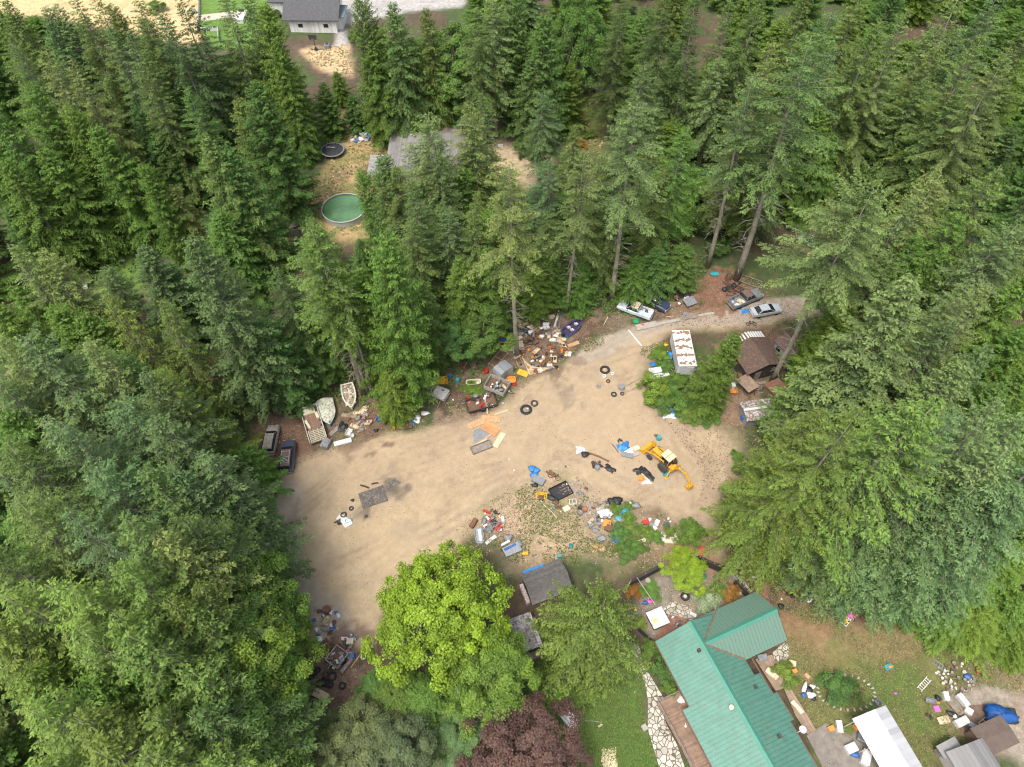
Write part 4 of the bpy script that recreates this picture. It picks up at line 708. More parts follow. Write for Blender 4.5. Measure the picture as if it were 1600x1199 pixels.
fence("plank_fence", "weathered plank fence between the round pool and the dark cedars", [(442,356),(450,372),(470,368),(486,362)], 1.6, GREYWOOD)
deck("pool_deck", "small grey plank deck standing behind the plank fence", [(442,340),(478,330),(487,345),(452,358)], .6, False, GREYWOOD)
# -- the white house at the top
A = W(490, 50, 0); t = thing("white_house", "white board-sided house with a dark shingle roof at the top of the photo", "house", A[0], A[1], R_(-1), z=0, place=False)
m = MB(); gwall(m, -5, 5.5, 4.6, 4.6, 5.2, .45); o = m.build("wall", SIDING, t); o.location = (0, 4.2, 0)
m = MB(); gable(m, -6.2, 6.4, 5.2, 5.2, 5.5, .47, .2); o = m.build("roof", SHDARK, t); o.location = (0, 4.2, 0)
m = MB(); m.box((5.9, 3.6, 1.4), (1.4, 5, 2.8)); m.build("side_porch", SIDING, t); m = MB(); m.box((6.4, 3.6, 2.9), (1.8, 5.6, .15)); m.build("porch_roof", mat((.12, .16, .16), .8, .1, 2), t)
m = MB(); m.box((-8.5, 9, 1.5), (5, 3.5, 3)); m.build("garage", SIDING, t); m = MB(); m.box((-8.5, 9, 3.1), (5.8, 4.3, .2)); m.build("garage_roof", SHDARK, t)
for x in (-2.5, 3.2): window(t, (x, -.42, 1.6), (1.1, .9), 'y')
t = thing("basketball_hoop", "basketball hoop on a black pole against the white house wall", "hoop", *W(494, 79)[:2])
m = MB(); m.tube([(0, 0, 0), (0, 0, 2.7), (0, -.5, 3.1)], .07, 6); m.build("pole", BLACKPL, t); m = MB(); m.box((0, -.55, 3.2), (1.7, .06, 1.05)); m.build("backboard", mat((.05, .05, .055), .5, .2, 2), t); m = MB(); m.lathe([(.23, 0), (.25, .02), (.23, .03)], (0, -.85, 2.95), 12, open_=True); m.build("rim", ORANGE, t)
m = MB(); m.box((0, 0, .35), (.6, .9, .25)); m.build("base", BLACKPL, t)
t = thing("air_conditioner", "grey air conditioner box beside the white house wall", "air conditioner", *W(512, 75)[:2]); m = MB(); m.box((0, 0, .45), (1.1, 1.1, .9)); m.build("case", GREYPL, t); m = MB(); m.lathe([(.4, 0), (.38, .06), (.1, .07)], (0, 0, .9), 14); m.build("fan_guard", BLACKPL, t)
fence("picket_fence", "white fence along the left of the bright green lawn", [(312,-20),(312,20),(310,52)], 1.1, WHITE, WHITE)
fence("picket_fence", "white corner fence below the bright green lawn", [(316,50),(342,49),(343,68)], 1.0, WHITE, WHITE)
fence("picket_fence", "short white fence leading left off the lawn corner", [(294,22),(310,21)], .9, WHITE, WHITE)
sheet("lawn_walk", [(314,24),(368,18),(368,28),(314,34)], mat((.42, .38, .30), .9, .15, 2), .08)
t = thing("patio_counter", "white patio counter beside the bright green lawn", "counter", *W(377, 30)[:2]); m = MB(); m.box((0, 0, .5), (2.2, 4.5, .9)); m.build("cabinet", WHITE, t); m = MB(); m.box((0, 1.0, 1.0), (1.9, 1.6, .12)); m.build("worktop", CREAM, t); m = MB(); m.box((0, 1.5, 1.2), (1.2, .6, .5)); m.build("grill", BLACKPL, t)

# ---------------------------------------------------------------- pool and trampoline
p = W(539, 333); t = thing("round_pool", "round above-ground pool of green water", "pool", p[0], p[1], place=False)
m = MB(); m.lathe([(3.75, 0), (3.78, 1.15)], n=40, open_=True); m.build("pool_wall", mat((.42, .44, .42), .6, .1, 2), t)
m = MB(); m.lathe([(3.68, 1.12), (3.88, 1.12), (3.88, 1.2), (3.68, 1.2)], n=40, open_=True); m.build("rim", mat((.36, .38, .35), .6, .2, 2), t)
m = MB(); m.lathe([(.01, .96), (3.7, .96)], n=40, open_=True); m.build("water", mat((.075, .16, .07), .05, .35, .3, 0, .08), t)
for a in (3.3, 3.45): m = MB(); m.tube([(4.5 * math.cos(a), 4.5 * math.sin(a), 0), (3.9 * math.cos(a), 3.9 * math.sin(a), 1.6), (3.4 * math.cos(a), 3.4 * math.sin(a), 1.0)], .05, 5); m.build("ladder_rail", BLACKPL, t)
p = W(521, 240); t = thing("trampoline", "round black trampoline with a grey rim on the dry grass", "trampoline", p[0], p[1])
m = MB(); m.lathe([(.01, .84), (1.95, .86)], n=32, open_=True); m.build("mat", mat((.03, .032, .036), .7, .2, 2), t)
m = MB(); m.lathe([(1.95, .86), (2.0, .9), (2.25, .9), (2.28, .84)], n=32, open_=True); m.build("pad", mat((.16, .165, .18), .7, .2, 2), t)
for k in range(6): a = k * 1.047; m = MB(); m.tube([(2.2 * math.cos(a), 2.2 * math.sin(a), 0), (2.2 * math.cos(a), 2.2 * math.sin(a), .86)], .04, 5); m.build("leg", STEEL, t)
m = MB(); m.tube([(-.9, -.4, .88), (-.9, -.4, 1.7), (.7, -.5, 1.7), (.7, -.5, .88)], .025, 4); m.build("safety_pole", STEEL, t)

# ---------------------------------------------------------------- vehicles
def loft(st):
    """stations (x, half width low, half width high, z low, z high) into one shell"""
    m = MB(); n = 10; vs = []
    for x, a, b_, z0, z1 in st:
        d = z1 - z0; r = [(-a * .86, z0), (-a, z0 + .22 * d), (-a * .99, z0 + .6 * d), (-b_, z1 - .08 * d), (-b_ * .88, z1), (b_ * .88, z1), (b_, z1 - .08 * d), (a * .99, z0 + .6 * d), (a, z0 + .22 * d), (a * .86, z0)]
        vs += [(x, y, z) for y, z in r]
    fs = [(i * n + k, i * n + (k + 1) % n, (i + 1) * n + (k + 1) % n, (i + 1) * n + k) for i in range(len(st) - 1) for k in range(n)]
    return m.add(vs, fs + [tuple(range(n - 1, -1, -1)), tuple(range((len(st) - 1) * n, len(st) * n))])
def wheels(t, xs, wd, r=.37, flat=()):
    for x in xs:
        for s in (-1, 1):
            m = MB(); m.lathe([(r * .55, -.11), (r * .95, -.12), (r, -.06), (r, .06), (r * .95, .12), (r * .55, .11)], (x, s * (wd - .13), r), 16, 'y'); ty = m.build("wheel", RUBBER, t); m = MB(); m.lathe([(.02, .02), (r * .5, .0), (r * .56, .1), (r * .56, -.1)], (x, s * (wd - .13 + .03 * s), r), 12, 'y'); m.build("rim", STEEL, ty)
def lamps(t, xf, xr, w_, z):
    for s in (-1, 1):
        m = MB(); m.box((xf, s * w_, z), (.08, .34, .16)); m.build("headlight", mat((.6, .62, .62), .2, .05, 2), t); m = MB(); m.box((xr, s * w_, z), (.06, .2, .24)); m.build("tail_light", REDP, t)
def paint(c, rust=.2, c2=(.16, .10, .07)): return mat(c, .35, .12, 2.5, .1, .03, rust=rust, col2=c2, coat=.3)
def pickup(label, a, b_, body, roofm=None, sc=1.0, tail=0.):
    x, y, rz, l = line(*a, *b_); t = thing("pickup_truck", label, "pickup truck", x, y, rz); t.scale = (sc,) * 3; w_ = .95; roofm = roofm or body
    loft([(-.55, .93, .91, .42, 1.08), (.0, .95, .92, .36, 1.10), (1.0, .95, .9, .36, 1.12), (1.3, .95, .88, .38, 1.1), (2.3, .93, .84, .42, 1.02), (2.62, .88, .78, .48, .94), (2.7, .8, .7, .52, .84)]).build("body", body, t)
    loft([(-.62, .88, .70, 1.06, 1.62), (-.45, .88, .72, 1.08, 1.76), (.35, .88, .72, 1.08, 1.78), (.75, .88, .68, 1.08, 1.72), (1.28, .84, .70, 1.06, 1.12)]).build("cab", GLASS, t)
    m = MB(); m.box((0, 0, 1.79), (1.15, 1.42, .06)); m.build("roof", roofm, t)
    m = MB()
    for s in (-1, 1):
        m.tube([(1.27, s * .84, 1.1), (.72, s * .72, 1.76)], .035, 4); m.tube([(.1, s * .89, 1.1), (.1, s * .75, 1.78)], .045, 4); m.tube([(-.6, s * .88, 1.08), (-.5, s * .73, 1.76)], .06, 4)
    m.build("roof_pillar", body, t)
    m = MB(); m.box((-1.65, 0, .62), (2.1, 1.7, .08)); m.box((-1.65, -.9, .86), (2.12, .1, .54)); m.box((-1.65, .9, .86), (2.12, .1, .54)); m.box((-.64, 0, .86), (.06, 1.7, .54)); m.build("bed", body, t)
    m = MB(); m.box((-2.7, 0, .86), (.08, 1.72, .5)); m.build("tailgate", body, t); m = MB(); m.box((2.74, 0, .55), (.12, 1.75, .18)); m.build("front_bumper", STEEL, t); m = MB(); m.box((-2.8, 0, .5), (.12, 1.7, .16)); m.build("rear_bumper", STEEL, t)
    m = MB(); m.box((2.70, 0, .78), (.05, 1.0, .2)); m.build("grille", BLACKPL, t); wheels(t, (1.75, -1.65), .93); lamps(t, 2.68, -2.75, .66, .8)
    for s in (-1, 1): m = MB(); m.box((.95, s * 1.04, 1.15), (.1, .18, .14)); m.build("mirror", BLACKPL, t)
    return t
def car(label, a, b_, body, roofm=None, van=False, sc=1.0, name="parked_car", cat="car", rack=False):
    x, y, rz, l = line(*a, *b_); t = thing(name, label, cat, x, y, rz); t.scale = (sc,) * 3; roofm = roofm or body; k = .2 if van else 0
    loft([(-2.35, .8, .74, .45, .9 + k), (-2.25, .88, .84, .38, .98 + k), (-1.3, .9, .86, .32, 1.02 + k), (.9, .9, .86, .32, 1.0 + k), (1.5, .9, .83, .34, .96 + k), (2.2, .86, .76, .4, .84 + k), (2.35, .74, .62, .46, .7)]).build("body", body, t)
    zt = 1.78 if van else 1.38
    g = [(-2.22 if van else -1.8, .82, .62, .96 + k, zt - .25 if van else 1.02), (-2.05 if van else -1.15, .83, .62, .98 + k, zt), (.25, .83, .62, .98 + k, zt), (1.15, .8, .64, .96 + k, 1.0 + k)]
    loft(g).build("window", GLASS, t)
    x0, x1 = (-2.05, .3) if van else (-1.1, .22); m = MB(); m.box(((x0 + x1) / 2, 0, zt + .02), (x1 - x0 + .15, 1.24, .07)); m.build("roof", roofm, t)
    m = MB()
    for s in (-1, 1):
        for xx, xt in ((1.14, .3), (-.35, -.3), (-2.2 if van else -1.75, x0 + .05)): m.tube([(xx, s * .82, .99 + k), (xt, s * .62, zt)], .04, 4)
    m.build("roof_pillar", body, t)
    if rack:
        m = MB()
        for yy in (-.5, .5): m.tube([(-1.8, yy, zt + .14), (.1, yy, zt + .14)], .025, 4)
        for xx in (-1.7, -.8, 0): m.tube([(xx, -.5, zt + .14), (xx, .5, zt + .14)], .02, 4)
        m.build("roof_rack", WHITE, t); m = MB(); m.tube([(-1.5, -.4, zt + .17), (-.9, .3, zt + .2), (-1.6, .1, zt + .17), (-1.2, .45, zt + .2)], .05, 5); m.build("rope", mat((.5, .65, .6), .8, .2, 3), t)
    m = MB(); m.box((2.36, 0, .52), (.12, 1.5, .16)); m.build("front_bumper", BLACKPL, t); m = MB(); m.box((-2.38, 0, .5), (.1, 1.6, .18)); m.build("rear_bumper", STEEL if van else body, t)
    wheels(t, (1.45, -1.4), .88, .34); lamps(t, 2.28, -2.34, .6, .74 + k * .5)
    return t
pickup("white and pale blue pickup with its bed full of scrap", (1013, 497), (970, 481), paint((.55, .62, .66), .18), mat((.5, .42, .32), .8, .2, 3, rust=.4))
pickup("navy pickup with a brown rusted bed beside the white pickup", (996, 462), (1043, 488), paint((.035, .05, .095), .2, (.12, .07, .05)), paint((.09, .085, .08), .4))
pickup("grey pickup with a rusty roof and a bed of white rubbish", (1138, 482), (1188, 461), paint((.20, .23, .24), .3), paint((.2, .14, .12), .6), 1.05)
pickup("small white pickup with a brown roof under the cedars", (692, 621), (657, 607), paint((.55, .54, .50), .15), mat((.3, .22, .15), .8, .3, 3), .92)
car("silver coupe with a white rear window parked near the dark shed", (1176, 493), (1214, 486), paint((.48, .51, .54), .05), name="parked_car")
car("dark blue station wagon with a rusty roof rack at the left edge of the yard", (450, 741), (454, 694), paint((.065, .085, .12), .2), paint((.17, .125, .12), .5), True, 1.02, "station_wagon", "station wagon", True)
car("beige car half hidden by the trees left of the blue wagon", (424, 702), (428, 681), paint((.40, .38, .32), .3), None, True, .95)
car("silver car seen through the trees right of the tall bare-trunked firs", (1258, 378), (1278, 390), paint((.55, .6, .62), .0))

def trailer_box(label, a, b_, wd, hgt, wallm, roofm, name="box_trailer"):
    x, y, rz, l = line(*a, *b_); t = thing(name, label, "trailer", x, y, rz); z0 = .65
    m = MB(); m.box((0, 0, z0 + hgt / 2), (l, wd, hgt)); m.build("body", wallm, t)
    m = MB(); m.box((0, 0, z0 + hgt + .03), (l + .1, wd + .1, .08)); m.build("roof", roofm, t)
    m = MB(); m.box((0, 0, .55), (l, wd * .7, .16)); m.tube([(l / 2, -.5, .5), (l / 2 + 1.2, 0, .5)], .06, 4); m.tube([(l / 2, .5, .5), (l / 2 + 1.2, 0, .5)], .06, 4); m.build("chassis", DARKMETAL, t)
    m = MB(); m.box((-l / 2 - .02, -.5, z0 + hgt * .48), (.04, .9, hgt * .8)); m.build("door", wallm, t); wheels(t, (-.6, .3), wd / 2 + .05, .36); return t, l, hgt + z0
t, l, zz = trailer_box("white box trailer with heaps of brown needles on its roof", (1069, 590), (1058, 535), 2.5, 2.1, mat((.50, .51, .50), .7, .12, 2, stripes=(0, .8, .1)), mat((.62, .61, .58), .8, .06, 2, rust=.25, col2=(.25, .16, .10)))
for k in range(5):
    for j in range(5):
        rr = random.Random(k * 9 + j); m = MB(); x0 = -l / 2 + .6 + k * (l - 1.0) / 4 + rr.uniform(-.22, .22); y0 = -1.0 + j * .5 + rr.uniform(-.15, .15); ra, rb = rr.uniform(.16, .32), rr.uniform(.22, .42); ph = rr.random() * 6
        m.quadsheet(lambda u, v: (x0 + ra * v * math.cos(u * 6.283) * (1 + .3 * math.sin(u * 19 + ph)), y0 + rb * v * math.sin(u * 6.283) * (1 + .25 * math.sin(u * 25 + ph)), zz + .07 + .1 * (1 - v)), 16, 3); m.build("needle_drift", mat((.25, .16, .10), .95, .4, 5, rust=.3, col2=(.12, .08, .06)), t, True)
# the timber-loaded flat trailer, boats
x, y, rz, l = line(500, 694, 484, 642); t = thing("flatbed_trailer", "white timber-framed trailer bed loaded with boards at the left of the yard", "trailer", x, y, rz)
m = MB(); m.box((0, 0, .62), (5.8, 2.3, .12)); m.build("floor", mat((.24, .15, .11), .9, .3, 3, stripes=(1, .28, .35)), t)
m = MB()
for yy in (-1.15, 1.15): m.box((0, yy, .95), (5.8, .1, .5))
m.box((2.9, 0, 1.0), (.1, 2.3, .6)); m.build("side_board", mat((.50, .49, .40), .8, .2, 3), t)
m = MB()
for i in range(7): m.box((-2.8 + i * .28, 0, .78), (.12, 2.2, .08))
for i in range(4): m.box((-1.9, -.95 + i * .62, .87), (2.0, .12, .08))
m.build("pallet_rack", mat((.42, .40, .30), .85, .25, 3), t); m = MB(); m.box((2.2, .1, .9), (.9, 1.7, .35)); m.box((1.2, -.8, .9), (1.1, .4, .3), .1); m.box((.2, .75, .85), (1.5, .35, .25), .2); m.build("foam_slab", mat((.6, .55, .38), .8, .15, 3), t); wheels(t, (-.5, .4), 1.1, .36)
def boat(label, a, b_, wd, hull, deckm, inner, cat="boat", name="boat", hh=.75, parts=()):
    x, y, rz, l = line(*a, *b_); t = thing(name, label, cat, x, y, rz)
    def ring(k, z, ins=0):
        o = []
        for i in range(17):
            s = i / 16; xx = -l / 2 + ins + (l - 2 * ins) * s; ww = (wd / 2 * k - ins) * (1 - max(0, (s - .45) / .55) ** 2.2) * (.88 + .12 * min(1, s * 4)); o.append((xx, ww, z))
        return o + [(p[0], -p[1], p[2]) for p in o[::-1]]
    rs_ = [ring(.45, .12), ring(.85, .3), ring(1, hh), ring(1, hh + .03)]; m = MB(); n = len(rs_[0]); vs = sum(rs_, [])
    m.add(vs, [(i * n + k, i * n + (k + 1) % n, (i + 1) * n + (k + 1) % n, (i + 1) * n + k) for i in range(3) for k in range(n)] + [tuple(range(n - 1, -1, -1))]); m.build("hull", hull, t)
    a_, b2, c_ = ring(1, hh + .035), ring(1, hh + .035, .22), ring(1, hh - .3, .24); m = MB(); m.add(a_ + b2, [(k, (k + 1) % n, n + (k + 1) % n, n + k) for k in range(n)]); m.build("gunwale", deckm, t)
    m = MB(); m.add(b2 + c_, [(k, (k + 1) % n, n + (k + 1) % n, n + k) for k in range(n)] + [tuple(range(n, 2 * n))]); m.build("cockpit", inner, t); return t, l
t, l = boat("white open boat filled with brown-stained covers, bow towards the yard", (543, 604), (551, 642), 2.0, WHITE, mat((.62, .58, .5), .6, .15, 3), mat((.30, .24, .18), .9, .5, 3))
m = MB(); m.quadsheet(lambda u, v: ((u - .55) * 3.6, (v - .5) * 1.5, .55 + .3 * math.sin(u * 8 + v * 3) * math.sin(v * 6)), 14, 8); m.build("boat_cover", mat((.62, .56, .46), .9, .2, 2, rust=.5, col2=(.13, .09, .06)), t, True)
t, l = boat("small boat wrapped in a pale stained cover beside the timber trailer", (508, 629), (517, 668), 2.3, mat((.1, .25, .32), .5, .2, 3), mat((.5, .52, .45), .7, .2, 3), GREYPL)
m = MB(); m.quadsheet(lambda u, v: ((u - .5) * (l - .2), (v - .5) * 2.4 * (1 - max(0, (u - .45) / .55) ** 2) , .82 + .5 * (1 - (2 * v - 1) ** 2) * (.6 + .4 * math.sin(u * 11 + v * 4))), 18, 10); m.build("boat_cover", mat((.50, .52, .42), .85, .25, 2, rust=.35, col2=(.2, .19, .14)), t, True)
t, l = boat("purple and teal bass boat with an outboard near the bare-trunked fir", (881, 526), (909, 503), 1.9, mat((.03, .2, .3), .3, .2, 2), mat((.05, .055, .16), .35, .4, 3), mat((.055, .035, .07), .8, .5, 4), hh=.65)
for xx, yy in ((-.6, -.35), (-.6, .35), (.7, 0)): m = MB(); m.box((xx, yy, .62), (.5, .45, .12)); m.box((xx - .25, yy, .82), (.1, .45, .4)); m.build("seat", mat((.55, .55, .58), .6, .2, 4), t)
m = MB(); m.box((-l / 2 - .25, 0, .7), (.55, .4, .5)); m.tube([(-l / 2 - .3, 0, .5), (-l / 2 - .45, 0, .05)], .08); m.build("outboard_motor", BLACKPL, t)
m = MB(); m.box((0, 0, .12), (l * .9, .9, .1)); m.build("trailer_frame", STEEL, t)
t, l = boat("yellow rowing boat lying left of the tall bare trunk", (798, 535), (769, 531), 1.5, mat((.6, .38, .03), .5, .2, 3), mat((.62, .42, .04), .5, .2, 3), mat((.45, .3, .05), .7, .3, 3), hh=.45)
m = MB(); m.box((-.2, .1, .45), (1.1, .6, .2), .3); m.build("blue_seat", BLUE, t)
# inflatable boat: an oval tube ring with floor
x, y, rz, l = line(879, 1111, 897, 1133); t = thing("inflatable_boat", "grey and pink inflatable boat lying on the green lawn", "inflatable boat", x, y, rz)
m = MB(); q = [((.75 if abs(math.cos(a)) > .01 else 0) * np.sign(math.cos(a)) * .7 + .45 * math.cos(a), .45 * math.sin(a), .2) for a in np.linspace(0, 6.283, 29)]; m.tube(q, .2, 8); m.build("tube", mat((.50, .52, .54), .4, .1, 3), t, True)
m = MB(); q2 = [(p[0] * .86, p[1] * .8, .32) for p in q]; m.tube(q2, .05, 5); m.build("pink_trim", mat((.6, .18, .22), .5, .2, 3), t, True); m = MB(); m.prism([(p[0] * .8, p[1] * .7) for p in q[:-1]], .05, .12); m.build("floor", mat((.62, .62, .64), .5, .1, 3), t)

# -- backhoe loader
x, y, rz, l = line(1064, 750, 1010, 700); t = thing("backhoe_loader", "yellow backhoe loader with a cream canopy standing in the yard", "backhoe", x, y, rz)
CAT = mat((.60, .31, .025), .5, .18, 3, 0, .05, rust=.12, col2=(.14, .09, .06))
def bx(nm, c, d, mm=CAT, **k): m = MB(); m.box(c, d, **k); return m.build(nm, mm, t)
bx("chassis", (.3, 0, .75), (3.6, .7, .35)); bx("engine_hood", (1.25, 0, 1.25), (1.5, .75, .65)); bx("dashboard", (.35, 0, 1.45), (.3, .7, .5), DARKMETAL); bx("floor", (-.35, 0, 1.0), (1.3, 1.1, .1), DARKMETAL)
m = MB(); m.box((-.4, 0, 1.3), (.5, .5, .15)); m.box((-.65, 0, 1.6), (.12, .5, .5)); m.build("seat", BLACKPL, t)
m = MB(); m.lathe([(.22, 0), (.24, .02), (.22, .04)], (.12, 0, 1.75), 12, open_=True); m.tube([(.3, 0, 1.6), (.12, 0, 1.77)], .03); m.build("steering_wheel", BLACKPL, t)
bx("canopy", (-.35, 0, 2.55), (1.5, 1.35, .12), mat((.62, .52, .32), .6, .1, 2)); m = MB(); m.box((-.35, 0, 2.63), (.05, 1.36, .03)); m.build("canopy_seam", DARKMETAL, t)
for xx in (-.95, .25):
    for yy in (-.6, .6): m = MB(); m.tube([(xx, yy, 1.0), (xx, yy, 2.5)], .05, 5); m.build("canopy_post", CAT, t)
for s in (-1, 1):
    for xx, r, wv in ((-.55, .72, .42), (1.75, .42, .26)):
        m = MB(); m.lathe([(r * .5, -wv / 2), (r * .93, -wv / 2), (r, -wv / 3), (r, wv / 3), (r * .93, wv / 2), (r * .5, wv / 2)], (xx, s * .95, r), 22, 'y')
        for k in range(18): a = k * .349; m.box((xx + r * math.cos(a), s * .95, r + r * math.sin(a)), (.07, wv, .07), 0, 0, -a)
        o = m.build("wheel", mat((.06, .055, .05), .9, .3, 4), t); m = MB(); m.lathe([(.05, s * .06), (r * .45, s * .1), (r * .52, s * wv / 2)], (xx, s * .95, r), 14, 'y', True); m.build("rim", mat((.6, .42, .1), .6, .2, 3), o)
    m = MB(); m.tube([(-.2, s * .62, 1.55), (1.4, s * .68, 1.35), (2.6, s * .68, .55)], [.1, .11, .1], 5); m.build("loader_arm", CAT, t); m = MB(); m.tube([(.9, s * .62, .95), (2.0, s * .66, 1.0)], .06, 6); m.build("hydraulic_ram", STEEL, t); m = MB(); m.tube([(-.3, s * .62, .9), (-.2, s * .62, 1.6)], .09, 5); m.build("arm_tower", CAT, t)
    m = MB(); m.tube([(-1.5, s * .4, .9), (-1.7, s * 1.25, .55), (-1.72, s * 1.3, .08)], .08, 5); m.box((-1.72, s * 1.3, .06), (.45, .4, .08)); m.build("stabiliser", CAT, t)
m = MB(); pr = [(2.6, .15), (3.5, .1), (3.52, .16), (2.8, .25), (2.62, .55), (2.8, .95), (2.72, 1.0), (2.5, .6), (2.5, .3)]; m.prof(pr, -1.05, 1.05); m.prof([(2.55, .15), (3.5, .1), (2.8, .95), (2.5, .6)], -1.07, -1.03); m.prof([(2.55, .15), (3.5, .1), (2.8, .95), (2.5, .6)], 1.03, 1.07); m.build("loader_bucket", CAT, t)
m = MB(); m.box((-1.55, 0, .9), (.5, .9, .8)); m.build("backhoe_mount", CAT, t)
m = MB(); m.tube([(-1.7, 0, 1.0), (-2.4, .05, 2.2), (-3.6, .1, 2.35)], [.2, .19, .14], 6); m.build("boom", CAT, t); m = MB(); m.tube([(-3.3, .1, 2.55), (-4.6, .15, 1.2)], [.16, .11], 6); m.build("dipper", CAT, t)
m = MB(); m.prof([(-4.5, 1.3), (-4.9, .95), (-4.95, .45), (-4.6, .15), (-4.1, .25), (-4.25, .5), (-4.55, .5), (-4.6, .9)], -.2, .5); m.build("digging_bucket", CAT, t); m = MB(); m.tube([(-2.3, .05, 2.5), (-3.3, .1, 2.6)], .07, 6); m.build("boom_ram", STEEL, t)

# ---------------------------------------------------------------- loose things lying about
jr = random.Random(77)
def _tyre(s, l, w_, h): m = MB(); r = s; return m.lathe([(r * .55, .05), (r * .62, .0), (r * .92, .0), (r, .06), (r, .16), (r * .92, .22), (r * .62, .22), (r * .55, .17), (r * .55, .05)], n=18, open_=True)
def _board(s, l, w_, h): m = MB(); return m.box((0, 0, h / 2 + .01), (l, w_, h))
def _crate(s, l, w_, h):
    m = MB(); t = .04; m.box((0, 0, t / 2), (l, w_, t))
    for y in (-w_ / 2, w_ / 2): m.box((0, y, h / 2), (l + t, t, h))
    for x in (-l / 2, l / 2): m.box((x, 0, h / 2), (t, w_ - t, h))
    return m
def _carton(s, l, w_, h):
    m = _crate(s, l, w_, h)
    for sx, a in ((-1, .5), (1, -.5)): m.box((sx * (l / 2 + .12), 0, h - .03), (.28, w_ * .96, .015), 0, 0, a * sx * -1 if sx > 0 else -a)
    return m
def _drum(s, l, w_, h): m = MB(); r = s; return m.lathe([(r * .97, 0), (r, .03), (r, h * .33), (r * 1.05, h * .35), (r, h * .37), (r, h * .64), (r * 1.05, h * .66), (r, h * .68), (r, h - .03), (r * .97, h), (r * .88, h), (r * .88, h - .04), (.01, h - .04)], n=16, open_=True)
def _bucket(s, l, w_, h): m = MB(); r = s; return m.lathe([(.01, .02), (r * .75, .02), (r * .78, 0), (r, h), (r * 1.08, h), (r * 1.08, h - .04), (r * .95, h - .02), (r * .75, .05), (.01, .05)], n=14, open_=True)
def _bag(s, l, w_, h):
    k = jr.random() * 9
    def f(u, v):
        a = u * 6.2832; b_ = v * 3.1416; r = 1 + .16 * math.sin(3 * a + k) * math.sin(b_) + .12 * math.sin(5 * a + 4 * b_ + k)
        return (l / 2 * r * math.cos(a) * math.sin(b_), w_ / 2 * r * math.sin(a) * math.sin(b_), max(0, h / 2 - h / 2 * math.cos(b_) * (r * .9 + .1)))
    return MB().quadsheet(f, 14, 8)
def _tarp(s, l, w_, h):
    k = jr.random() * 9; n = 14; top_ = []; m = MB()
    def f(u, v):
        a = math.atan2(v - .5, u - .5); e = .86 + .14 * math.sin(3 * a + k) + .08 * math.sin(7 * a + 2 * k); x = (u - .5) * l * e; y = (v - .5) * w_ * e
        edge = min(u, v, 1 - u, 1 - v) * 4; return (x, y, .02 + h * min(1, edge) * (.45 + .3 * math.sin(u * 9 + k) * math.cos(v * 7 - k) + .25 * abs(math.sin(u * 17 + v * 13 + k))))
    return m.quadsheet(f, n, n)
def _slab(s, l, w_, h): m = MB(); m.box((0, 0, h / 2 + .02), (l, w_, h)); m.box((0, 0, h + .03), (l * .9, w_ * .86, .03)); return m
def _scrap(s, l, w_, h):
    m = MB()
    for i in range(5): m.box((jr.uniform(-.4, .4) * l, jr.uniform(-.4, .4) * w_, jr.uniform(.2, .7) * h), (l * jr.uniform(.2, .6), w_ * jr.uniform(.15, .4), h * jr.uniform(.15, .4)), jr.random() * 3, jr.uniform(-.4, .4), jr.uniform(-.4, .4))
    m.lathe([(h * .3, 0), (h * .35, .1), (h * .2, h * .6), (.05, h * .65)], (l * .1, 0, 0), 10); m.tube([(-l / 2, 0, .1), (0, w_ / 3, h * .8), (l / 2, -w_ / 4, .1)], .03, 5); return m
def _frame(s, l, w_, h):
    m = MB()
    for y in (-w_ / 2, w_ / 2): m.box((0, y, h), (l, .07, .07))
    for x in (-l / 2, 0, l / 2): m.box((x, 0, h + .001), (.07, w_, .06))
    for x in (-l / 2, l / 2):
        for y in (-w_ / 2, w_ / 2): m.box((x, y, h / 2), (.06, .06, h))
    return m
def _ladder(s, l, w_, h):
    m = MB()
    for y in (-w_ / 2, w_ / 2): m.box((0, y, .06), (l, .07, .08))
    for i in range(int(l / .3)): m.box((-l / 2 + .18 + i * .3, 0, .07), (.06, w_, .04))
    return m
def _bike(s, l, w_, h):
    m = MB()
    for x in (-.5, .5):
        q = [(x + .33 * math.cos(a), .02 * x, .12 + .05 * math.sin(a) + .33 * 0) for a in np.linspace(0, 6.283, 15)]; q = [(p[0], .33 * math.sin(a), .12) for p, a in zip(q, np.linspace(0, 6.283, 15))]; m.tube(q, .035, 5)
        for a in (0, 1.05, 2.1): m.tube([(x - .3 * math.cos(a), -.3 * math.sin(a), .12), (x + .3 * math.cos(a), .3 * math.sin(a), .12)], .01, 3)
    for a, b_ in (((-.5, 0), (0, -.05)), ((0, -.05), (.38, .35)), ((-.15, .38), (.38, .38)), ((-.5, 0), (-.15, .38)), ((0, -.05), (-.17, .45)), ((.5, 0), (.36, .5)), ((.2, .5), (.46, .52))): m.tube([(a[0], a[1], .16), (b_[0], b_[1], .2)], .028, 5)
    m.box((-.18, .47, .22), (.26, .12, .08)); return m
def _pot(s, l, w_, h): m = MB(); return m.lathe([(s * .6, 0), (s, h * .4), (s * .85, h * .8), (s * .95, h), (s * .8, h), (s * .7, h * .8), (.01, h * .75)], n=12, open_=True)
def _pole(s, l, w_, h): m = MB(); return m.tube([(-l / 2, 0, w_ + .01), (0, .03 * l, w_ + .03), (l / 2, 0, w_ + .01)], w_, 6)
def _gutter(s, l, w_, h): m = MB(); m.box((0, 0, .02), (l, w_, .03)); m.box((0, -w_ / 2, .08), (l, .03, .14)); m.box((0, w_ / 2, .08), (l, .03, .14)); return m
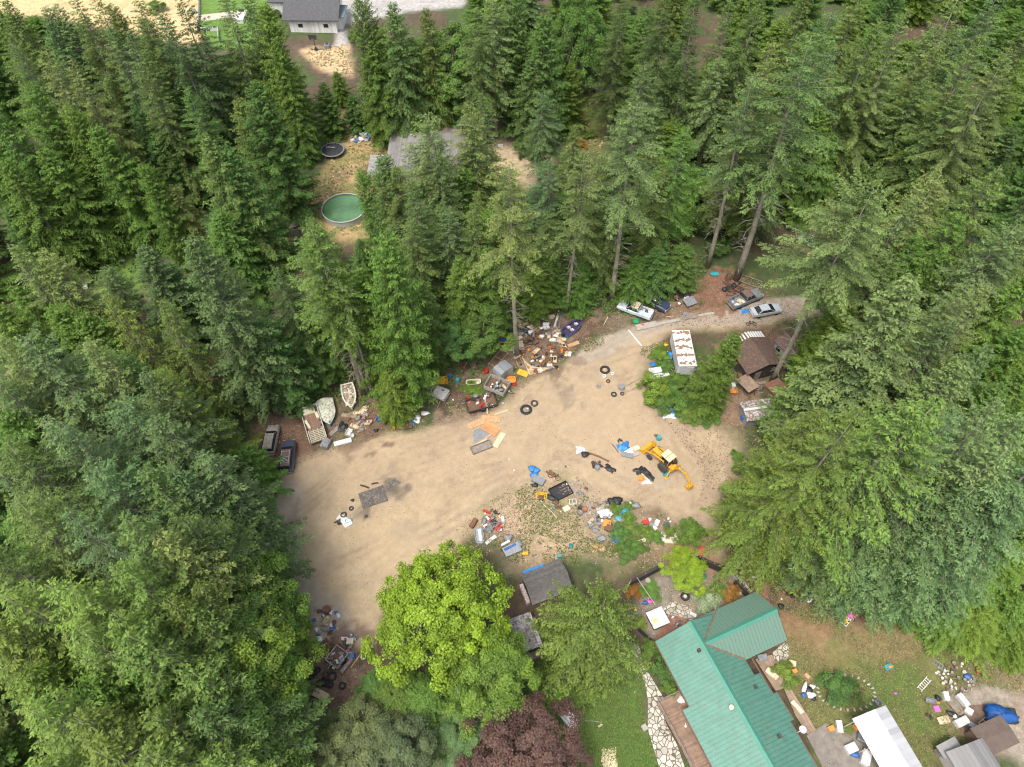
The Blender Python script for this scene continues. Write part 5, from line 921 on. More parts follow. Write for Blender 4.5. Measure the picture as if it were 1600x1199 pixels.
def _tub(s, l, w_, h):
    m = MB(); o = []
    for k, z in ((.8, 0), (1, h), (1.05, h), (1.05, h - .04), (.92, h - .02), (.74, .06)): o.append([(l / 2 * k * np.sign(math.cos(a)) * abs(math.cos(a)) ** .5, w_ / 2 * k * np.sign(math.sin(a)) * abs(math.sin(a)) ** .5, z) for a in np.linspace(.01, 6.29, 21)[:-1]])
    n = 20; m.add(sum(o, []), [(i * n + k, i * n + (k + 1) % n, (i + 1) * n + (k + 1) % n, (i + 1) * n + k) for i in range(5) for k in range(n)] + [tuple(range(n - 1, -1, -1)), tuple(range(5 * n, 6 * n))]); return m
def _shell(s, l, w_, h):
    m = MB(); m.box((0, 0, h * .5), (l, w_, h)); m.box((l * .2, 0, h + .06), (l * .45, w_ * .7, .1)); m.box((-l * .3, 0, h + .04), (l * .25, w_ * .5, .06)); return m
K1 = dict(tyre=(_tyre, "tyre"), board=(_board, "board"), plank=(_board, "plank"), panel=(_board, "panel"), crate=(_crate, "crate"), carton=(_carton, "cardboard box"), drum=(_drum, "drum"), bucket=(_bucket, "bucket"), bag=(_bag, "bag"), tarp=(_tarp, "tarpaulin"), sheet=(_tarp, "sheet"),
          slab=(_slab, "slab"), scrap=(_scrap, "scrap metal"), frame=(_frame, "frame"), ladder=(_ladder, "ladder"), bike=(_bike, "bicycle"), pot=(_pot, "pot"), pole=(_pole, "pole"), gutter=(_gutter, "gutter"), tub=(_tub, "tub"), cabinet=(_shell, "cabinet"), log=(_pole, "log"), jar=(_pot, "jar"), mat=(_tarp, "mat"), cushion=(_bag, "cushion"), stump=(_drum, "stump"), stone=(_bag, "stone"))
DEF = dict(tyre=(.34, 0, 0, 0), board=(0, 2.2, .2, .05), plank=(0, 2.4, .28, .05), panel=(0, 1.8, 1.1, .04), crate=(0, .8, .6, .4), carton=(0, .7, .55, .4), drum=(.29, 0, 0, .85), bucket=(.22, 0, 0, .36), bag=(0, .8, .65, .45), tarp=(0, 2., 1.6, .3), sheet=(0, 1.3, 1., .2),
           slab=(0, 1.4, .8, .18), scrap=(0, .9, .6, .4), frame=(0, 1.8, 1.2, .4), ladder=(0, 3, .5, 0), bike=(0, 0, 0, 0), pot=(.22, 0, 0, .35), pole=(0, 2.6, .04, 0), gutter=(0, 3, .22, 0), tub=(0, 1.6, .7, .4), cabinet=(0, 1.1, .7, .9), log=(0, 3, .12, 0), jar=(.16, 0, 0, .26), mat=(0, 3, 2, .03), cushion=(0, .6, .5, .2), stump=(.4, 0, 0, .35), stone=(0, .5, .4, .25))
CN = dict(wood="weathered brown", new="new orange", pale="pale", grey="grey", greywood="grey weathered", black="black", steel="bare metal", dark="dark rusty", white="white", cream="cream", rusty="rust-brown", blue="blue", tarp="bright blue", sheet="white", red="red", yellow="yellow", orange="orange", green="green", teal="teal", pink="pink", brown="brown", conc="concrete", rubber="black")
def J(kind, px, py, ang=0, col='wood', dims=None, label=None, where=None, z=0, tilt=(0, 0), cat=None, name=None):
    s, l, w_, h = DEF[kind]
    if dims:
        if kind in ('tyre', 'pot', 'jar'): s = dims[0]; h = dims[1] if len(dims) > 1 else h
        elif kind in ('drum', 'bucket', 'stump'): s, h = dims
        else: l = dims[0]; w_ = dims[1] if len(dims) > 1 else w_; h = dims[2] if len(dims) > 2 else h
    fn, word = K1[kind]; p = W(px, py); nm = name or word.replace(' ', '_')
    me = fn(s, l, w_, h).mesh(nm, COLM[col] if isinstance(col, str) else col, kind in ('bag', 'tarp', 'sheet', 'tyre', 'cushion', 'stone', 'pot', 'jar'))
    o = bpy.data.objects.new(nm, me); SC.collection.objects.link(o); o.location = (p[0], p[1], float(gz(p[0], p[1])) + z); o.rotation_euler = (tilt[0], tilt[1], R_(ang))
    if kind == 'bike': o.rotation_euler.x = tilt[0]
    lb = label or f"{CN.get(col, 'worn') if isinstance(col, str) else 'worn'} {word} {where or 'lying'}"
    return reg(o, lb, cat or (name or word).replace('_', ' '), None, None, True)
MATD = mat((.10, .09, .082), .9, .4, 2.5, rust=.35, col2=(.22, .18, .14)); CLAY = mat((.28, .13, .07), .9, .3, 3); DW = "on the sand of the yard"
ROWS = [
 # the tall bare trunk's heap and what stands round it
 ('plank',841,496,-28,'white',(3.2,.35,.08),"long white plank lying at the edge of the trees"),('gutter',870,499,75,'white',(3.6,.25,0),"white gutter lying near the bass boat, left of its twin"),('gutter',876,499,78,'steel',(3.8,.25,0),"metal gutter lying near the bass boat, right of its twin"),('log',836,511,-18,'greywood',(3.2,.1,0),"grey log lying beneath the long white plank"),
 ('bag',822,518,0,'black',(1.2,1,.7),"black rubbish bag at the back of the plank heap"),('panel',803,541,8,'pale',(2.9,1.7,.05),"pinkish plywood sheet by the yellow rowing boat"),('frame',764,551,60,'dark',(2.2,.8,.15),"dark metal frame on bare earth beside the trees"),('frame',779,566,55,'new',(3.2,1.2,1.0),"orange wooden rack leaning behind the silver metal shed"),
 ('tub',799,596,5,'orange',(1.3,1.1,.5),"orange tub beside the silver metal shed"),('bucket',804,602,0,'red',(.25,.35),"red bucket in front of the orange tub"),('tub',740,600,5,'cream',(2.1,.9,.5),"cream bathtub-like trough on the grass left of the junk trailer"),
 ('drum',704,590,0,'blue',(.3,.6),"blue drum left of the cream trough"),('drum',715,596,0,'teal',(.3,.6),"teal drum between the blue drum and the cream trough"),('bucket',759,583,0,'red',(.35,.6),"red bucket left of the silver metal shed"),('pole',727,573,65,'white',(2.4,.04),"white pole leaning near the grass by the trees"),('bag',725,577,0,'red',(.5,.4,.6),"pinkish red bag beside the white pole"),
 ('scrap',706,578,0,'dark',(1.4,1,.5),None),('panel',712,573,0,'brown',(3.4,1.6,.05),"brown wooden platform in the shade of the trees"),('drum',851,511,0,'white',(.32,.7),"white gas bottle among the planks"),('bag',855,508,0,'sheet',(.7,.5,.5),None),('carton',861,497,10,'pale',None,None),
 ('board',822,506,40,'new',(3.2,.2,.05),None),('pole',885,531,38,'wood',(3,.05),None),('plank',896,539,25,'new',(1.8,.6,.15),"orange board at the right end of the plank heap"),('board',947,501,65,'pale',(1.8,.1,.05),None),
 ('panel',817,583,-25,'yellow',(1.6,1.0,.06),"yellow-orange panel at the left foot of the fanned boards"),
 # fire ring and wheels on the sand
 ('tyre',822,641,0,'rubber',(.85,),"large burnt black tyre lying alone on the sand"),('tyre',835,631,0,'dark',(.55,),"rusty ring behind the large burnt tyre"),('tyre',945,579,0,'rubber',(.75,),"large tyre among small wheels on the right of the yard"),('tyre',944,589,0,'white',(.28,),"white wheel below the large tyre"),('tyre',957,585,0,'white',(.28,),"white wheel right of the large tyre"),('tyre',950,597,0,'dark',(.3,),"dark rusty wheel between the white wheels"),('tyre',935,605,0,'steel',(.28,),"pale metal wheel lying apart on the sand"),
 ('drum',971,607,0,'grey',(.42,.5),"grey drum right of the scattered wheels"),('tyre',959,617,0,'rubber',(.42,),"black tyre lowest of the scattered wheels"),('tyre',972,616,0,'dark',(.3,),"dark wheel beside the lowest tyre"),
 ('plank',988,598,30,'wood',(4.2,.25,.05),"long brown plank at the right edge of the sand, upper one"),('plank',994,606,28,'wood',(4.2,.25,.05),"long brown plank at the right edge of the sand, lower one"),
 # driveway edge
 ('board',992,529,-62,'white',(3.6,.22,.15),"white beam lying across the end of the driveway"),('slab',1010,510,15,'conc',(3.4,1.1,.18),"concrete slab at the edge of the driveway, nearest the white beam"),('plank',1044,504,15,'conc',(3.8,.5,.16),None),('plank',1078,497,13,'greywood',(2.4,.5,.16),None),('plank',1103,492,12,'conc',(2.6,.4,.16),None),
 ('tub',993,503,0,'green',(.9,.9,.3),"green tub beneath the tail of the white pickup"),('bag',1004,509,0,'red',(.6,.4,.3),"red bag beside the concrete slab"),('sheet',1166,486,10,'tarp',(1.9,1.0,.25),"blue tarpaulin on the ground below the grey pickup"),('bike',1174,507,0,'dark',None,"dark bicycle lying on the gravel below the silver coupe"),('scrap',1070,494,70,'steel',(1.2,.6,.5),"metal machine part below the trailer of engine scrap"),
 ('tub',1116,430,0,'teal',(1.3,.8,.3),"teal tub at the foot of the trees behind the yard"),('frame',1172,443,-30,'greywood',(3.2,1.6,.5),"grey trailer frame behind the grey pickup"),('board',1047,495,5,'new',(1.2,.2,.05),"short orange board below the navy pickup"),
 # white appliances and litter left of the white box trailer
 ('slab',1024,581,12,'white',(1.9,1.0,.4),"white chest freezer lying among weeds"),('slab',1030,589,16,'sheet',(2.9,.7,.4),"long white locker lying among weeds"),('tub',1020,571,0,'tarp',(.8,.6,.3),"blue tub behind the white chest freezer"),('tub',1042,571,80,'steel',(1.2,.6,.5),"bare metal tank left of the white box trailer"),('bag',1040,541,0,'yellow',(.7,.6,.5),None),('bag',1048,555,0,'tarp',(.9,.8,.6),"blue bag against the side of the white box trailer"),('bag',1029,546,0,'sheet',(.5,.4,.3),None),('bag',1050,560,0,'tarp',(.6,.6,.5),None),('slab',1080,584,55,'white',(1.9,.5,.4),"white panel leaning at the foot of the white box trailer"),
 ('sheet',1050,643,-30,'tarp',(2.0,1.3,.5),"blue tarpaulin at the lower edge of the shrubs"),('sheet',1045,650,0,'sheet',(1.8,1.0,.35),"white sheet below the blue tarpaulin by the shrubs"),('drum',1106,627,0,'tarp',(.45,.8),"bright blue drum among the shrubs"),('slab',1112,622,-50,'white',(.8,.4,.3),None),('slab',1070,653,-60,'white',(.8,.3,.2),None),('bucket',1066,651,0,'white',None,None),
 # around the dark shed
 ('cabinet',1158,592,0,'rusty',(1.3,.9,.9),"dark red stove in front of the dark shed"),('slab',1143,607,0,'white',(.7,.7,.9),"white stove standing behind the orange mat"),('tub',1145,613,0,'orange',(1.1,.9,.4),"orange tub in front of the white stove"),('bag',1176,587,0,'white',(.6,.5,.6),None),('sheet',1225,570,0,'tarp',(1.5,1.2,.8),"blue tarpaulin right of the leaning bare trunk"),('drum',1161,655,0,'blue',(.42,.9),"blue drum beside the low open shed"),('tyre',1230,630,0,'yellow',(.5,),None),('drum',1210,570,0,'grey',(.3,.9),"grey drum by the corner of the dark shed"),
 ('panel',1209,619,70,'white',(1.6,.9,.05),"white panel behind the low open shed"),('slab',1190,600,10,'grey',(1.2,.4,.3),None),
 # between the trailer and the cedar
 ('cabinet',510,696,75,'grey',(1.4,1.1,.8),"grey cabinet below the timber-framed trailer"),('panel',536,692,18,'white',(2.4,.7,.25),"long white panel on the sand below the boats"),('crate',546,677,70,'white',(1.0,.7,.4),"white wire crate near the long white panel"),('bucket',551,683,0,'white',(.28,.4),"white bucket below the white wire crate"),('sheet',535,668,70,'black',(1.8,1.4,.5),"black plastic sheet between the boats and the white crate"),('bag',513,683,0,'red',(.7,.4,.4),"red bag below the timber-framed trailer"),('plank',520,677,50,'greywood',(2.2,.6,.2),None),
 ('panel',632,666,8,'brown',(2.2,1.2,.3),"pink-brown tabletop at the edge of the sand"),('sheet',644,658,80,'tarp',(1.5,.8,.5),"bright blue tarpaulin between the brown tabletop and white sheet"),('sheet',651,655,70,'sheet',(1.5,1.1,.4),"white sheet right of the blue tarpaulin at the sand's edge"),('bag',664,647,0,'white',(1.3,.7,.4),"white bag near the small white pickup"),('bucket',616,671,0,'yellow',(.2,.35),"small yellow bucket at the edge of the sand"),('bag',588,674,0,'black',(.7,.5,.4),None),('slab',525,581,5,'white',(1.2,.7,.5),"white box in the shade under the drooping hemlocks"),('bag',444,622,0,'blue',(.8,.7,.8),"blue bag at the foot of the dense blue fir"),('tub',593,658,0,'blue',(.8,.6,.4),None),
 ('crate',690,596,10,'yellow',(1.8,1.2,.3),"yellow frame behind the small white pickup"),('bag',669,594,0,'sheet',(1.5,1.3,.7),"white sack behind the small white pickup"),('bag',662,580,0,'blue',(1.3,1,.6),"blue bundle under the cedars behind the white sack"),('scrap',688,586,0,'dark',(1.2,.9,.6),None),
 # burnt patch in the yard
 ('panel',583,777,22,MATD,(3.3,2.4,.05),"charred dark mat lying in the middle of the yard"),('mat',612,757,35,MATD,(2.2,1.0,.06),"black burnt cloth above the charred mat"),('tyre',537,805,0,'dark',(.42,),"burnt tyre beside the white rubbish in the yard"),('tyre',549,795,0,'rubber',(.3,),"small black wheel between the charred mat and white rubbish"),('panel',536,812,-30,'white',(1.6,.9,.15),"white broken panel left of the burnt patch"),('panel',543,818,35,'sheet',(1.1,.8,.1),None),('tub',545,814,20,'teal',(.8,.5,.2),None),('scrap',528,817,0,'dark',(.9,.7,.4),None),('log',570,761,-20,'dark',(1.2,.12),None),('log',586,756,10,'dark',(.9,.1),None),('bag',551,782,0,'black',(.5,.4,.2),None),('bag',572,807,0,'dark',(.4,.4,.15),None),
 # lumber in the middle
 ('panel',745,662,25,'new',(2.5,1.0,.1),"orange lumber panel, upper left of the lumber pile on the sand"),('panel',767,655,-5,'new',(2.6,1.0,.12),"orange lumber panel at the top of the lumber pile"),('panel',767,670,-32,mat((.50,.26,.11),.8,.15,2,stripes=(1,.2,.35)),(2.4,1.6,.12),"reddish orange panel in the middle of the lumber pile"),('mat',752,678,28,'grey',(2.8,2.1,.08),"grey mat under the boards of the lumber pile"),('panel',780,688,62,'pale',(2.5,.8,.08),"pale board lying right of the lumber pile"),('crate',752,700,25,'greywood',(2.8,1.2,.3),"grey wooden box at the lower end of the lumber pile"),
 ('board',757,686,40,'new',(2.8,.2,.06),None),('board',752,690,38,'new',(2.6,.2,.06),None),('board',748,693,32,'pale',(2.6,.18,.06),None),('board',775,646,18,'new',(2.4,.2,.06),None),('board',783,645,24,'pale',(2.0,.15,.06),None),('board',758,660,30,'brown',(1.5,.3,.06),None),
 # middle junk
 ('bag',831,733,0,'tarp',(.9,.9,.4),"round bright blue bag, upper of three"),('bag',838,736,0,'tarp',(.9,.85,.4),"round bright blue bag, right of three"),('bag',835,743,0,'tarp',(1.1,1,.4),"round bright blue bag, lowest of three"),('slab',841,752,-30,'grey',(1.7,1.0,.5),"grey chest with a white lid edge below the blue bags"),('board',846,748,-30,'white',(1.1,.35,.1),None),('bag',836,759,0,'black',(.9,.6,.4),None),('scrap',863,742,-30,'rusty',(1.6,.7,.5),"rusty motorbike wreck above the black truck-bed liner"),('bike',866,746,-25,'dark',None,"dark bicycle lying on the rusty motorbike wreck"),
 ('crate',876,769,28,'black',(2.6,1.9,.4),"black truck-bed liner lying in the weedy part of the yard"),('bag',862,779,-25,'black',(1.6,.7,.4),"black roll below the truck-bed liner"),('bag',868,786,0,'brown',(.9,.7,.4),None),('tub',846,776,0,'yellow',(1.4,.9,.35),"yellow tub with a brown cushion left of the black roll"),('cushion',845,779,0,'brown',(.9,.7,.45),"brown cushion resting on the yellow tub"),('slab',885,796,30,'cream',(.9,.7,.3),"cream box in the weeds"),('frame',895,785,5,'white',(.9,.7,.15),"white square frame near the cream box"),('scrap',872,794,0,'rusty',(.8,.6,.4),None),('scrap',863,793,0,'grey',(.7,.6,.4),None),('scrap',905,773,0,'grey',(.9,.8,.5),None),('pot',913,798,0,CLAY,(.4,.4),"rust-brown pot, right of three pots in the weeds"),('pot',906,803,0,'greywood',(.38,.4),"grey pot, lowest of three pots"),('pot',906,795,0,'dark',(.28,.35),"dark pot, uppermost of three pots"),('pole',862,802,-50,'pale',(3.2,.05),"long pale pole lying in the weeds"),('bag',886,757,0,'white',(.3,.3,.15),None),
 ('sheet',907,703,0,'sheet',(1.3,1.1,.25),None),('bag',914,711,0,'black',(1.1,.9,.4),"black bag left of the rusty rail"),('log',935,715,-27,'rusty',(3.0,.13),"rusty rail lying beside the black bag"),('scrap',934,728,0,'dark',(1.6,1.2,.6),"dark engine block in the yard"),('drum',933,732,0,'grey',(.33,.5),None),('sheet',953,733,-40,'black',(1.7,1.0,.3),"black sheet right of the engine block"),
 ('sheet',975,699,20,'tarp',(1.9,1.6,.5),"bright blue crumpled tarpaulin left of the backhoe"),('slab',980,712,-15,'grey',(1.6,.7,.2),None),('slab',990,711,20,'conc',(1.4,.6,.2),None),('slab',994,702,25,'cream',(.9,.7,.4),None),('sheet',983,705,0,'sheet',(1.4,1.2,.25),None),('log',961,701,-60,'rusty',(1.5,.07),None),('scrap',969,689,0,'dark',(.8,.5,.3),None),
 ('drum',1029,687,0,'teal',(.32,.7),"teal drum behind the loader bucket of the backhoe"),('bag',1025,682,0,'brown',(.6,.4,.3),None),('tub',1040,742,0,'teal',(.8,.7,.5),"teal tank beside the rear of the backhoe"),('sheet',999,736,25,'black',(1.6,1.2,.3),"black sheet left arm of a chevron below the yard's middle"),('sheet',1012,742,-50,'black',(2.3,1.1,.3),"black sheet right arm of a chevron below the yard's middle"),('slab',1001,748,70,'orange',(.8,.6,.3),"orange box between the two black sheets"),('sheet',1010,754,10,'sheet',(1.3,.6,.25),None),('plank',1008,746,-50,'pale',(1.3,.2,.06),None),
 # lower heaps
 ('bag',956,785,0,'black',(1.2,1.0,.6),None),('bag',964,784,0,'black',(1.3,1.2,.6),"large black rubbish bag at the top of the weedy heap"),('bag',993,791,0,'grey',(1.2,.8,.5),None),('bag',987,789,0,'sheet',(.8,.7,.3),None),('sheet',945,803,30,'sheet',(1.9,1.5,.4),"white sheet at the left of the weedy heap"),('sheet',938,795,30,'conc',(1.5,.8,.3),None),('crate',975,801,-35,'teal',(1.7,.7,.4),"glass and teal trough in the weedy heap"),('bag',966,811,0,'teal',(.9,.8,.4),None),('bag',970,814,0,'grey',(.9,.7,.4),None),('slab',948,820,-15,'orange',(1.0,1.0,.4),"orange armchair in the weedy heap"),('slab',953,828,-30,'brown',(1.3,.9,.4),None),('crate',923,821,40,'grey',(.8,.6,.3),None),('bag',930,830,0,'grey',(.9,.6,.3),None),('crate',939,843,20,'steel',(1.0,.7,.4),None),('tub',962,845,-10,'tarp',(1.2,.7,.4),"blue tub among the lower weeds"),('tub',892,855,0,'teal',(.5,.5,.4),None),('mat',934,856,0,'new',(1.9,1.2,.05),"orange sand heap by the weeds"),
 ('slab',1009,817,10,'red',(.8,.6,.3),"red crate in the weeds above the round shrub"),('bag',1018,820,0,'grey',(.8,.7,.3),None),('bag',1023,826,0,'white',(.6,.7,.3),None),('bag',1042,823,0,'blue',(.8,.8,.4),None),('plank',1053,834,-68,'white',(1.9,.25,.08),None),('panel',1047,845,-5,'cream',(1.5,.8,.2),"cream mattress left of the round shrub"),('board',1036,842,-50,'white',(1.2,.3,.1),None),('panel',1003,846,20,'cream',(1.3,.45,.15),"cream cushion in the lower weeds"),('bag',1059,819,0,'pink',(.5,.3,.2),None),('plank',1003,824,-50,'teal',(1.0,.25,.1),None),('board',1012,826,-60,'white',(.8,.15,.1),None),('crate',1026,818,60,'sheet',(.8,.5,.3),None),
 ('tub',749,838,-80,'steel',(2.0,1.1,.2),"dark metal sheet left of the metal heap"),('plank',750,836,-80,'white',(1.8,.35,.12),"upright-lying white plank on the dark metal sheet"),('gutter',767,844,40,'white',(1.6,.4,0),"white gutter below the metal heap"),('cabinet',740,819,60,'rusty',(1.2,.6,.5),"rusty chair frame left of the metal heap"),('bag',794,841,0,'grey',(1.2,.9,.5),None),('board',780,806,-55,'pale',(.8,.3,.08),None),('panel',800,860,25,'steel',(2.2,1.3,.4),"grey workbench below the metal heap, partly under the maple"),('plank',797,857,28,'blue',(1.6,.3,.5),None),('plank',790,850,30,'white',(1.2,.3,.4),None),('slab',821,866,0,'yellow',(.7,.45,.3),"yellow box near the shingled shed"),('bag',810,850,0,'grey',(1,.9,.4),None),('slab',874,870,10,'teal',(.5,.4,.3),None),
 # fenced court and house
 ('drum',1012,908,0,'conc',(.32,.25),"round grey stone on the court beside the black fence"),('bag',1008,943,0,'blue',(.7,.5,.4),"blue chair beside the white square cover"),('bag',1015,941,0,'pink',(.7,.4,.3),None),('tyre',1070,933,0,'rubber',(.55,),"black round basin in the courtyard"),('bucket',1070,933,0,'white',(.18,.3),None),('tub',1099,902,0,'green',(.6,.6,.3),"green tub behind the lime green shrub"),('bucket',1126,917,0,'steel',(.25,.3),None),('bucket',1154,929,0,'white',(.22,.35),None),('scrap',1057,977,30,'steel',(.8,.5,.7),"metal barbecue on the brick patio"),('slab',1082,962,-30,'white',(.8,.4,.4),"white and blue cool box on the brick patio"),('bag',1051,965,40,'white',(.5,.2,.2),None),('bag',993,954,0,'yellow',(.4,.3,.3),None),('bag',993,958,0,'teal',(.4,.3,.2),None),
 ('bag',1064,1095,0,'white',(1.1,.9,.6),"white covered armchair on the wooden deck"),('bag',1070,1135,80,'white',(.9,.4,.5),"white covered stool low on the wooden deck"),('pot',1060,1080,0,'greywood',(.18,.4),None),('pot',1072,1118,0,'rusty',(.25,.5),None),('slab',1190,1029,10,'grey',(1.1,.7,.6),None),('slab',1202,1053,-45,'cream',(1.1,.7,.6),"cream box on the porch deck"),('slab',1209,1057,-55,'pale',(.8,.6,.4),None),('bucket',1195,1045,0,'white',(.15,.3),None),('board',1244,1106,-55,'cream',(1.5,.5,.4),"cream bench on the narrow plank walk"),
 # east lawn
 ('sheet',1264,936,60,'sheet',(1.0,.9,.35),"white sheet lying on the east lawn near the stump"),('bag',1250,938,100,'black',(.8,.45,.3),None),('bag',1238,932,0,'black',(.6,.5,.4),None),('bag',1220,948,0,'black',(.7,.7,.4),None),('bag',1230,929,0,'dark',(.4,.4,.3),None),('bag',1221,936,0,'white',(.25,.25,.2),None),('bag',1177,902,0,'white',(.4,.35,.3),None),('stump',1193,918,0,'greywood',(.2,.2),None),('stump',1246,923,0,'yellow',(.15,.2),None),('stump',1255,896,0,'greywood',(.5,.7),"grey tree stump at the foot of the yellow-green firs"),
 ('mat',1386,969,10,'grey',(1.3,1.2,.08),"grey mat on the east lawn"),('pole',1378,922,-55,'white',(1.6,.05),"white pole lying under the blue-green firs"),('plank',1290,930,80,'rusty',(1.1,.4,.1),None),('slab',1236,1038,-15,'pale',(.8,.6,.5),"pale table with jars beside the porch"),('slab',1240,1050,20,'orange',(.6,.45,.4),"orange box below the pale table"),('slab',1260,1057,-50,'new',(.6,.4,.25),None),('bag',1256,1075,60,'white',(1.3,.5,.4),"long white bag left in the bag heap"),('bag',1263,1079,0,'black',(.9,.8,.4),None),('bag',1266,1087,0,'sheet',(1.0,.7,.4),None),('bag',1268,1074,0,'white',(.7,.5,.35),None),('bag',1270,1092,0,'black',(.6,.5,.3),None),('bag',1255,1087,0,'blue',(.5,.6,.3),None),
 ('bucket',1370,1099,0,'grey',(.35,.6),"grey bucket at the end of the white carport"),('tub',1388,1043,15,'teal',(.9,.6,.2),"teal and orange toy pool on the lawn"),('cushion',1391,1042,15,'orange',(.6,.35,.3),"orange cushion in the teal toy"),('bag',1399,1084,0,'pink',(.35,.25,.2),None),('bag',1401,1086,0,'blue',(.25,.2,.2),None),('bag',1357,1070,0,'white',(.3,.2,.15),None),('bag',1346,1080,0,'brown',(.6,.4,.25),None),
 ('ladder',1444,1069,38,'white',(1.9,.5),"white ladder lying on the east lawn"),('ladder',1468,1040,-38,'grey',(1.6,.5),"grey ladder lying behind the heap of jars"),('slab',1476,1089,85,'white',(.95,.55,.5),"white cool box below the heap of jars"),('tub',1453,1096,-10,'grey',(1.1,.55,.35),"grey trough left of the black basket"),('bag',1464,1092,0,'black',(.6,.7,.5),None),('cushion',1465,1098,0,'orange',(.4,.3,.2),None),('slab',1463,1108,5,'pink',(.6,.6,.12),"pink and white board on the lawn by the junk"),('tub',1490,1103,-60,'greywood',(1.9,.9,.3),"clear oval tank left of the white dresser"),('slab',1502,1095,-65,'white',(1.4,.6,.6),"white dresser lying beside the gravel drive"),('slab',1511,1112,-40,'white',(.8,.7,.5),"white cabinet below the white dresser"),
 ('bag',1486,1116,-20,'black',(1.1,.6,.3),None),('bag',1490,1119,0,'white',(.6,.6,.3),None),('scrap',1452,1120,-40,'dark',(.9,.5,.3),None),('carton',1473,1126,10,'pale',(.8,.7,.3),None),('slab',1500,1129,20,'white',(1.5,.8,.6),"white shelf unit left of the grey fridge"),('slab',1518,1137,-40,'steel',(1.0,.6,.6),"grey fridge lying right of the white shelf"),('frame',1540,1131,30,'pale',(1.3,.9,.15),"pale wooden window frame below the blue tarpaulin"),('bucket',1500,1110,0,'yellow',(.15,.25),None),
 ('bag',1457,989,0,'black',(1.1,1.0,.6),"black grill cover beside the bright cedars"),('slab',1463,993,65,'red',(.8,.4,.5),"red box against the black grill cover"),('bag',1510,1058,0,'blue',(.7,.7,.4),"blue bag on the heap of jars"),('bag',1526,1050,0,'red',(.45,.45,.4),None),('bag',1562,1006,0,'white',(.4,.25,.15),None),
 ('slab',1310,1136,85,'white',(1.2,.6,.4),"white bench at the left of the carport"),('slab',1297,1139,20,'orange',(.7,.5,.4),"orange box left of the white bench"),('slab',1339,1136,20,'orange',(1.0,.7,.5),None),('slab',1350,1120,25,'cream',(1.0,.5,.5),None),('slab',1328,1170,20,'white',(1.2,.9,.6),None),('slab',1345,1150,60,'steel',(1.4,.9,.7),None),('bag',1335,1180,0,'blue',(.9,.6,.5),None),('slab',1350,1185,60,'white',(1.5,.9,.8),None),
 ('slab',876,1080,-25,'red',(.85,.7,.2),"red square tray with a pale edge on the green lawn"),('bag',937,1072,0,'white',(.3,.25,.2),None),('pole',927,1128,-5,'steel',(1.8,.03),"thin metal pole on the green lawn"),('slab',1007,1137,30,'conc',(.6,.6,.15),None),('mat',953,1185,0,'pale',(1.8,3.0,.05),"tan square of bare board at the bottom of the lawn"),('board',992,1081,70,'pale',(.3,.12,.04),None),('board',938,1134,30,'pale',(.5,.2,.04),None),
 # heaps at the left
 ('drum',512,955,0,'rusty',(.45,.8),"rusty open drum at the top of the trash heap"),('slab',500,1000,0,'sheet',(.6,.6,.4),"white box alone beside the trash heap"),('tyre',487,1059,0,'rubber',(.33,),None),('tyre',492,1051,0,'rubber',(.33,),None),('tyre',497,1047,0,'rubber',(.33,),None),('tyre',509,1054,0,'dark',(.36,),"thin rusty hoop between two rows of tyres"),('tyre',498,1068,0,'rubber',(.38,),None),('tyre',506,1066,0,'rubber',(.5,),None),('tyre',512,1067,0,'rubber',(.5,),None,None,.2),('tyre',516,1070,0,'rubber',(.42,),None),('tyre',519,1058,0,'rubber',(.55,),None),('tyre',535,1072,0,'rubber',(.42,),None),
 ('tyre',487,1092,0,'rubber',(.4,),None),('tyre',491,1098,0,'grey',(.42,),None),('tyre',497,1098,0,'rubber',(.42,),None,None,.2),('tyre',498,1105,0,'rubber',(.4,),None),('tyre',490,1106,0,'rubber',(.42,),None),('tyre',484,1100,0,'rubber',(.36,),None),('panel',502,1087,-25,'pale',(1.7,.9,.5),"pale tabletop on the lowest pile of tyres"),('tyre',568,1027,0,'white',(.32,),"white wheel below the lime maple"),('board',563,1023,55,'new',(1.9,.12,.05),None),('board',558,1030,58,'new',(2.2,.12,.05),None),('plank',543,1041,55,'greywood',(1.8,.4,.5),None),('slab',548,1004,0,'cream',(.8,.7,.6),None),('slab',551,1026,10,'blue',(.5,.6,.5),None),('slab',534,1029,20,'white',(.5,.6,.6),None),('bucket',544,1021,0,'white',(.25,.5),None),
 ('sheet',737,240,60,'tarp',(2.6,1.7,.8),"bright blue tarpaulin right of the grey-roofed house"),('bag',722,198,0,'black',(2.0,1.5,.8),None),('slab',793,183,-30,'conc',(3.6,1.2,.6),"grey concrete bench on the dirt north of the firs"),('slab',768,221,0,'white',(1.2,.5,.5),None),('slab',782,229,0,'white',(1.0,.4,.4),None),('drum',716,213,0,CLAY,(.8,.5),None),('slab',462,182,0,'white',(.6,.4,.3),None),
 ('slab',592,216,60,'yellow',(2.2,1.3,.9),"yellow lawn tractor at the corner of the grey-roofed house"),('tyre',588,222,0,'rubber',(.5,),None),('bag',558,222,0,'blue',(1.0,.8,.5),None),('bag',565,220,0,'white',(1.1,.8,.5),None),('slab',568,212,0,'sheet',(1.6,.7,.5),None),('bag',576,216,0,'blue',(1.0,.8,.5),None),('slab',581,213,0,'grey',(1.2,.9,.6),None),('bag',573,221,0,'conc',(.9,.7,.4),None),('bag',530,220,0,'white',(.6,.4,.8),None),('bag',462,293,0,'yellow',(.9,.5,.3),None),
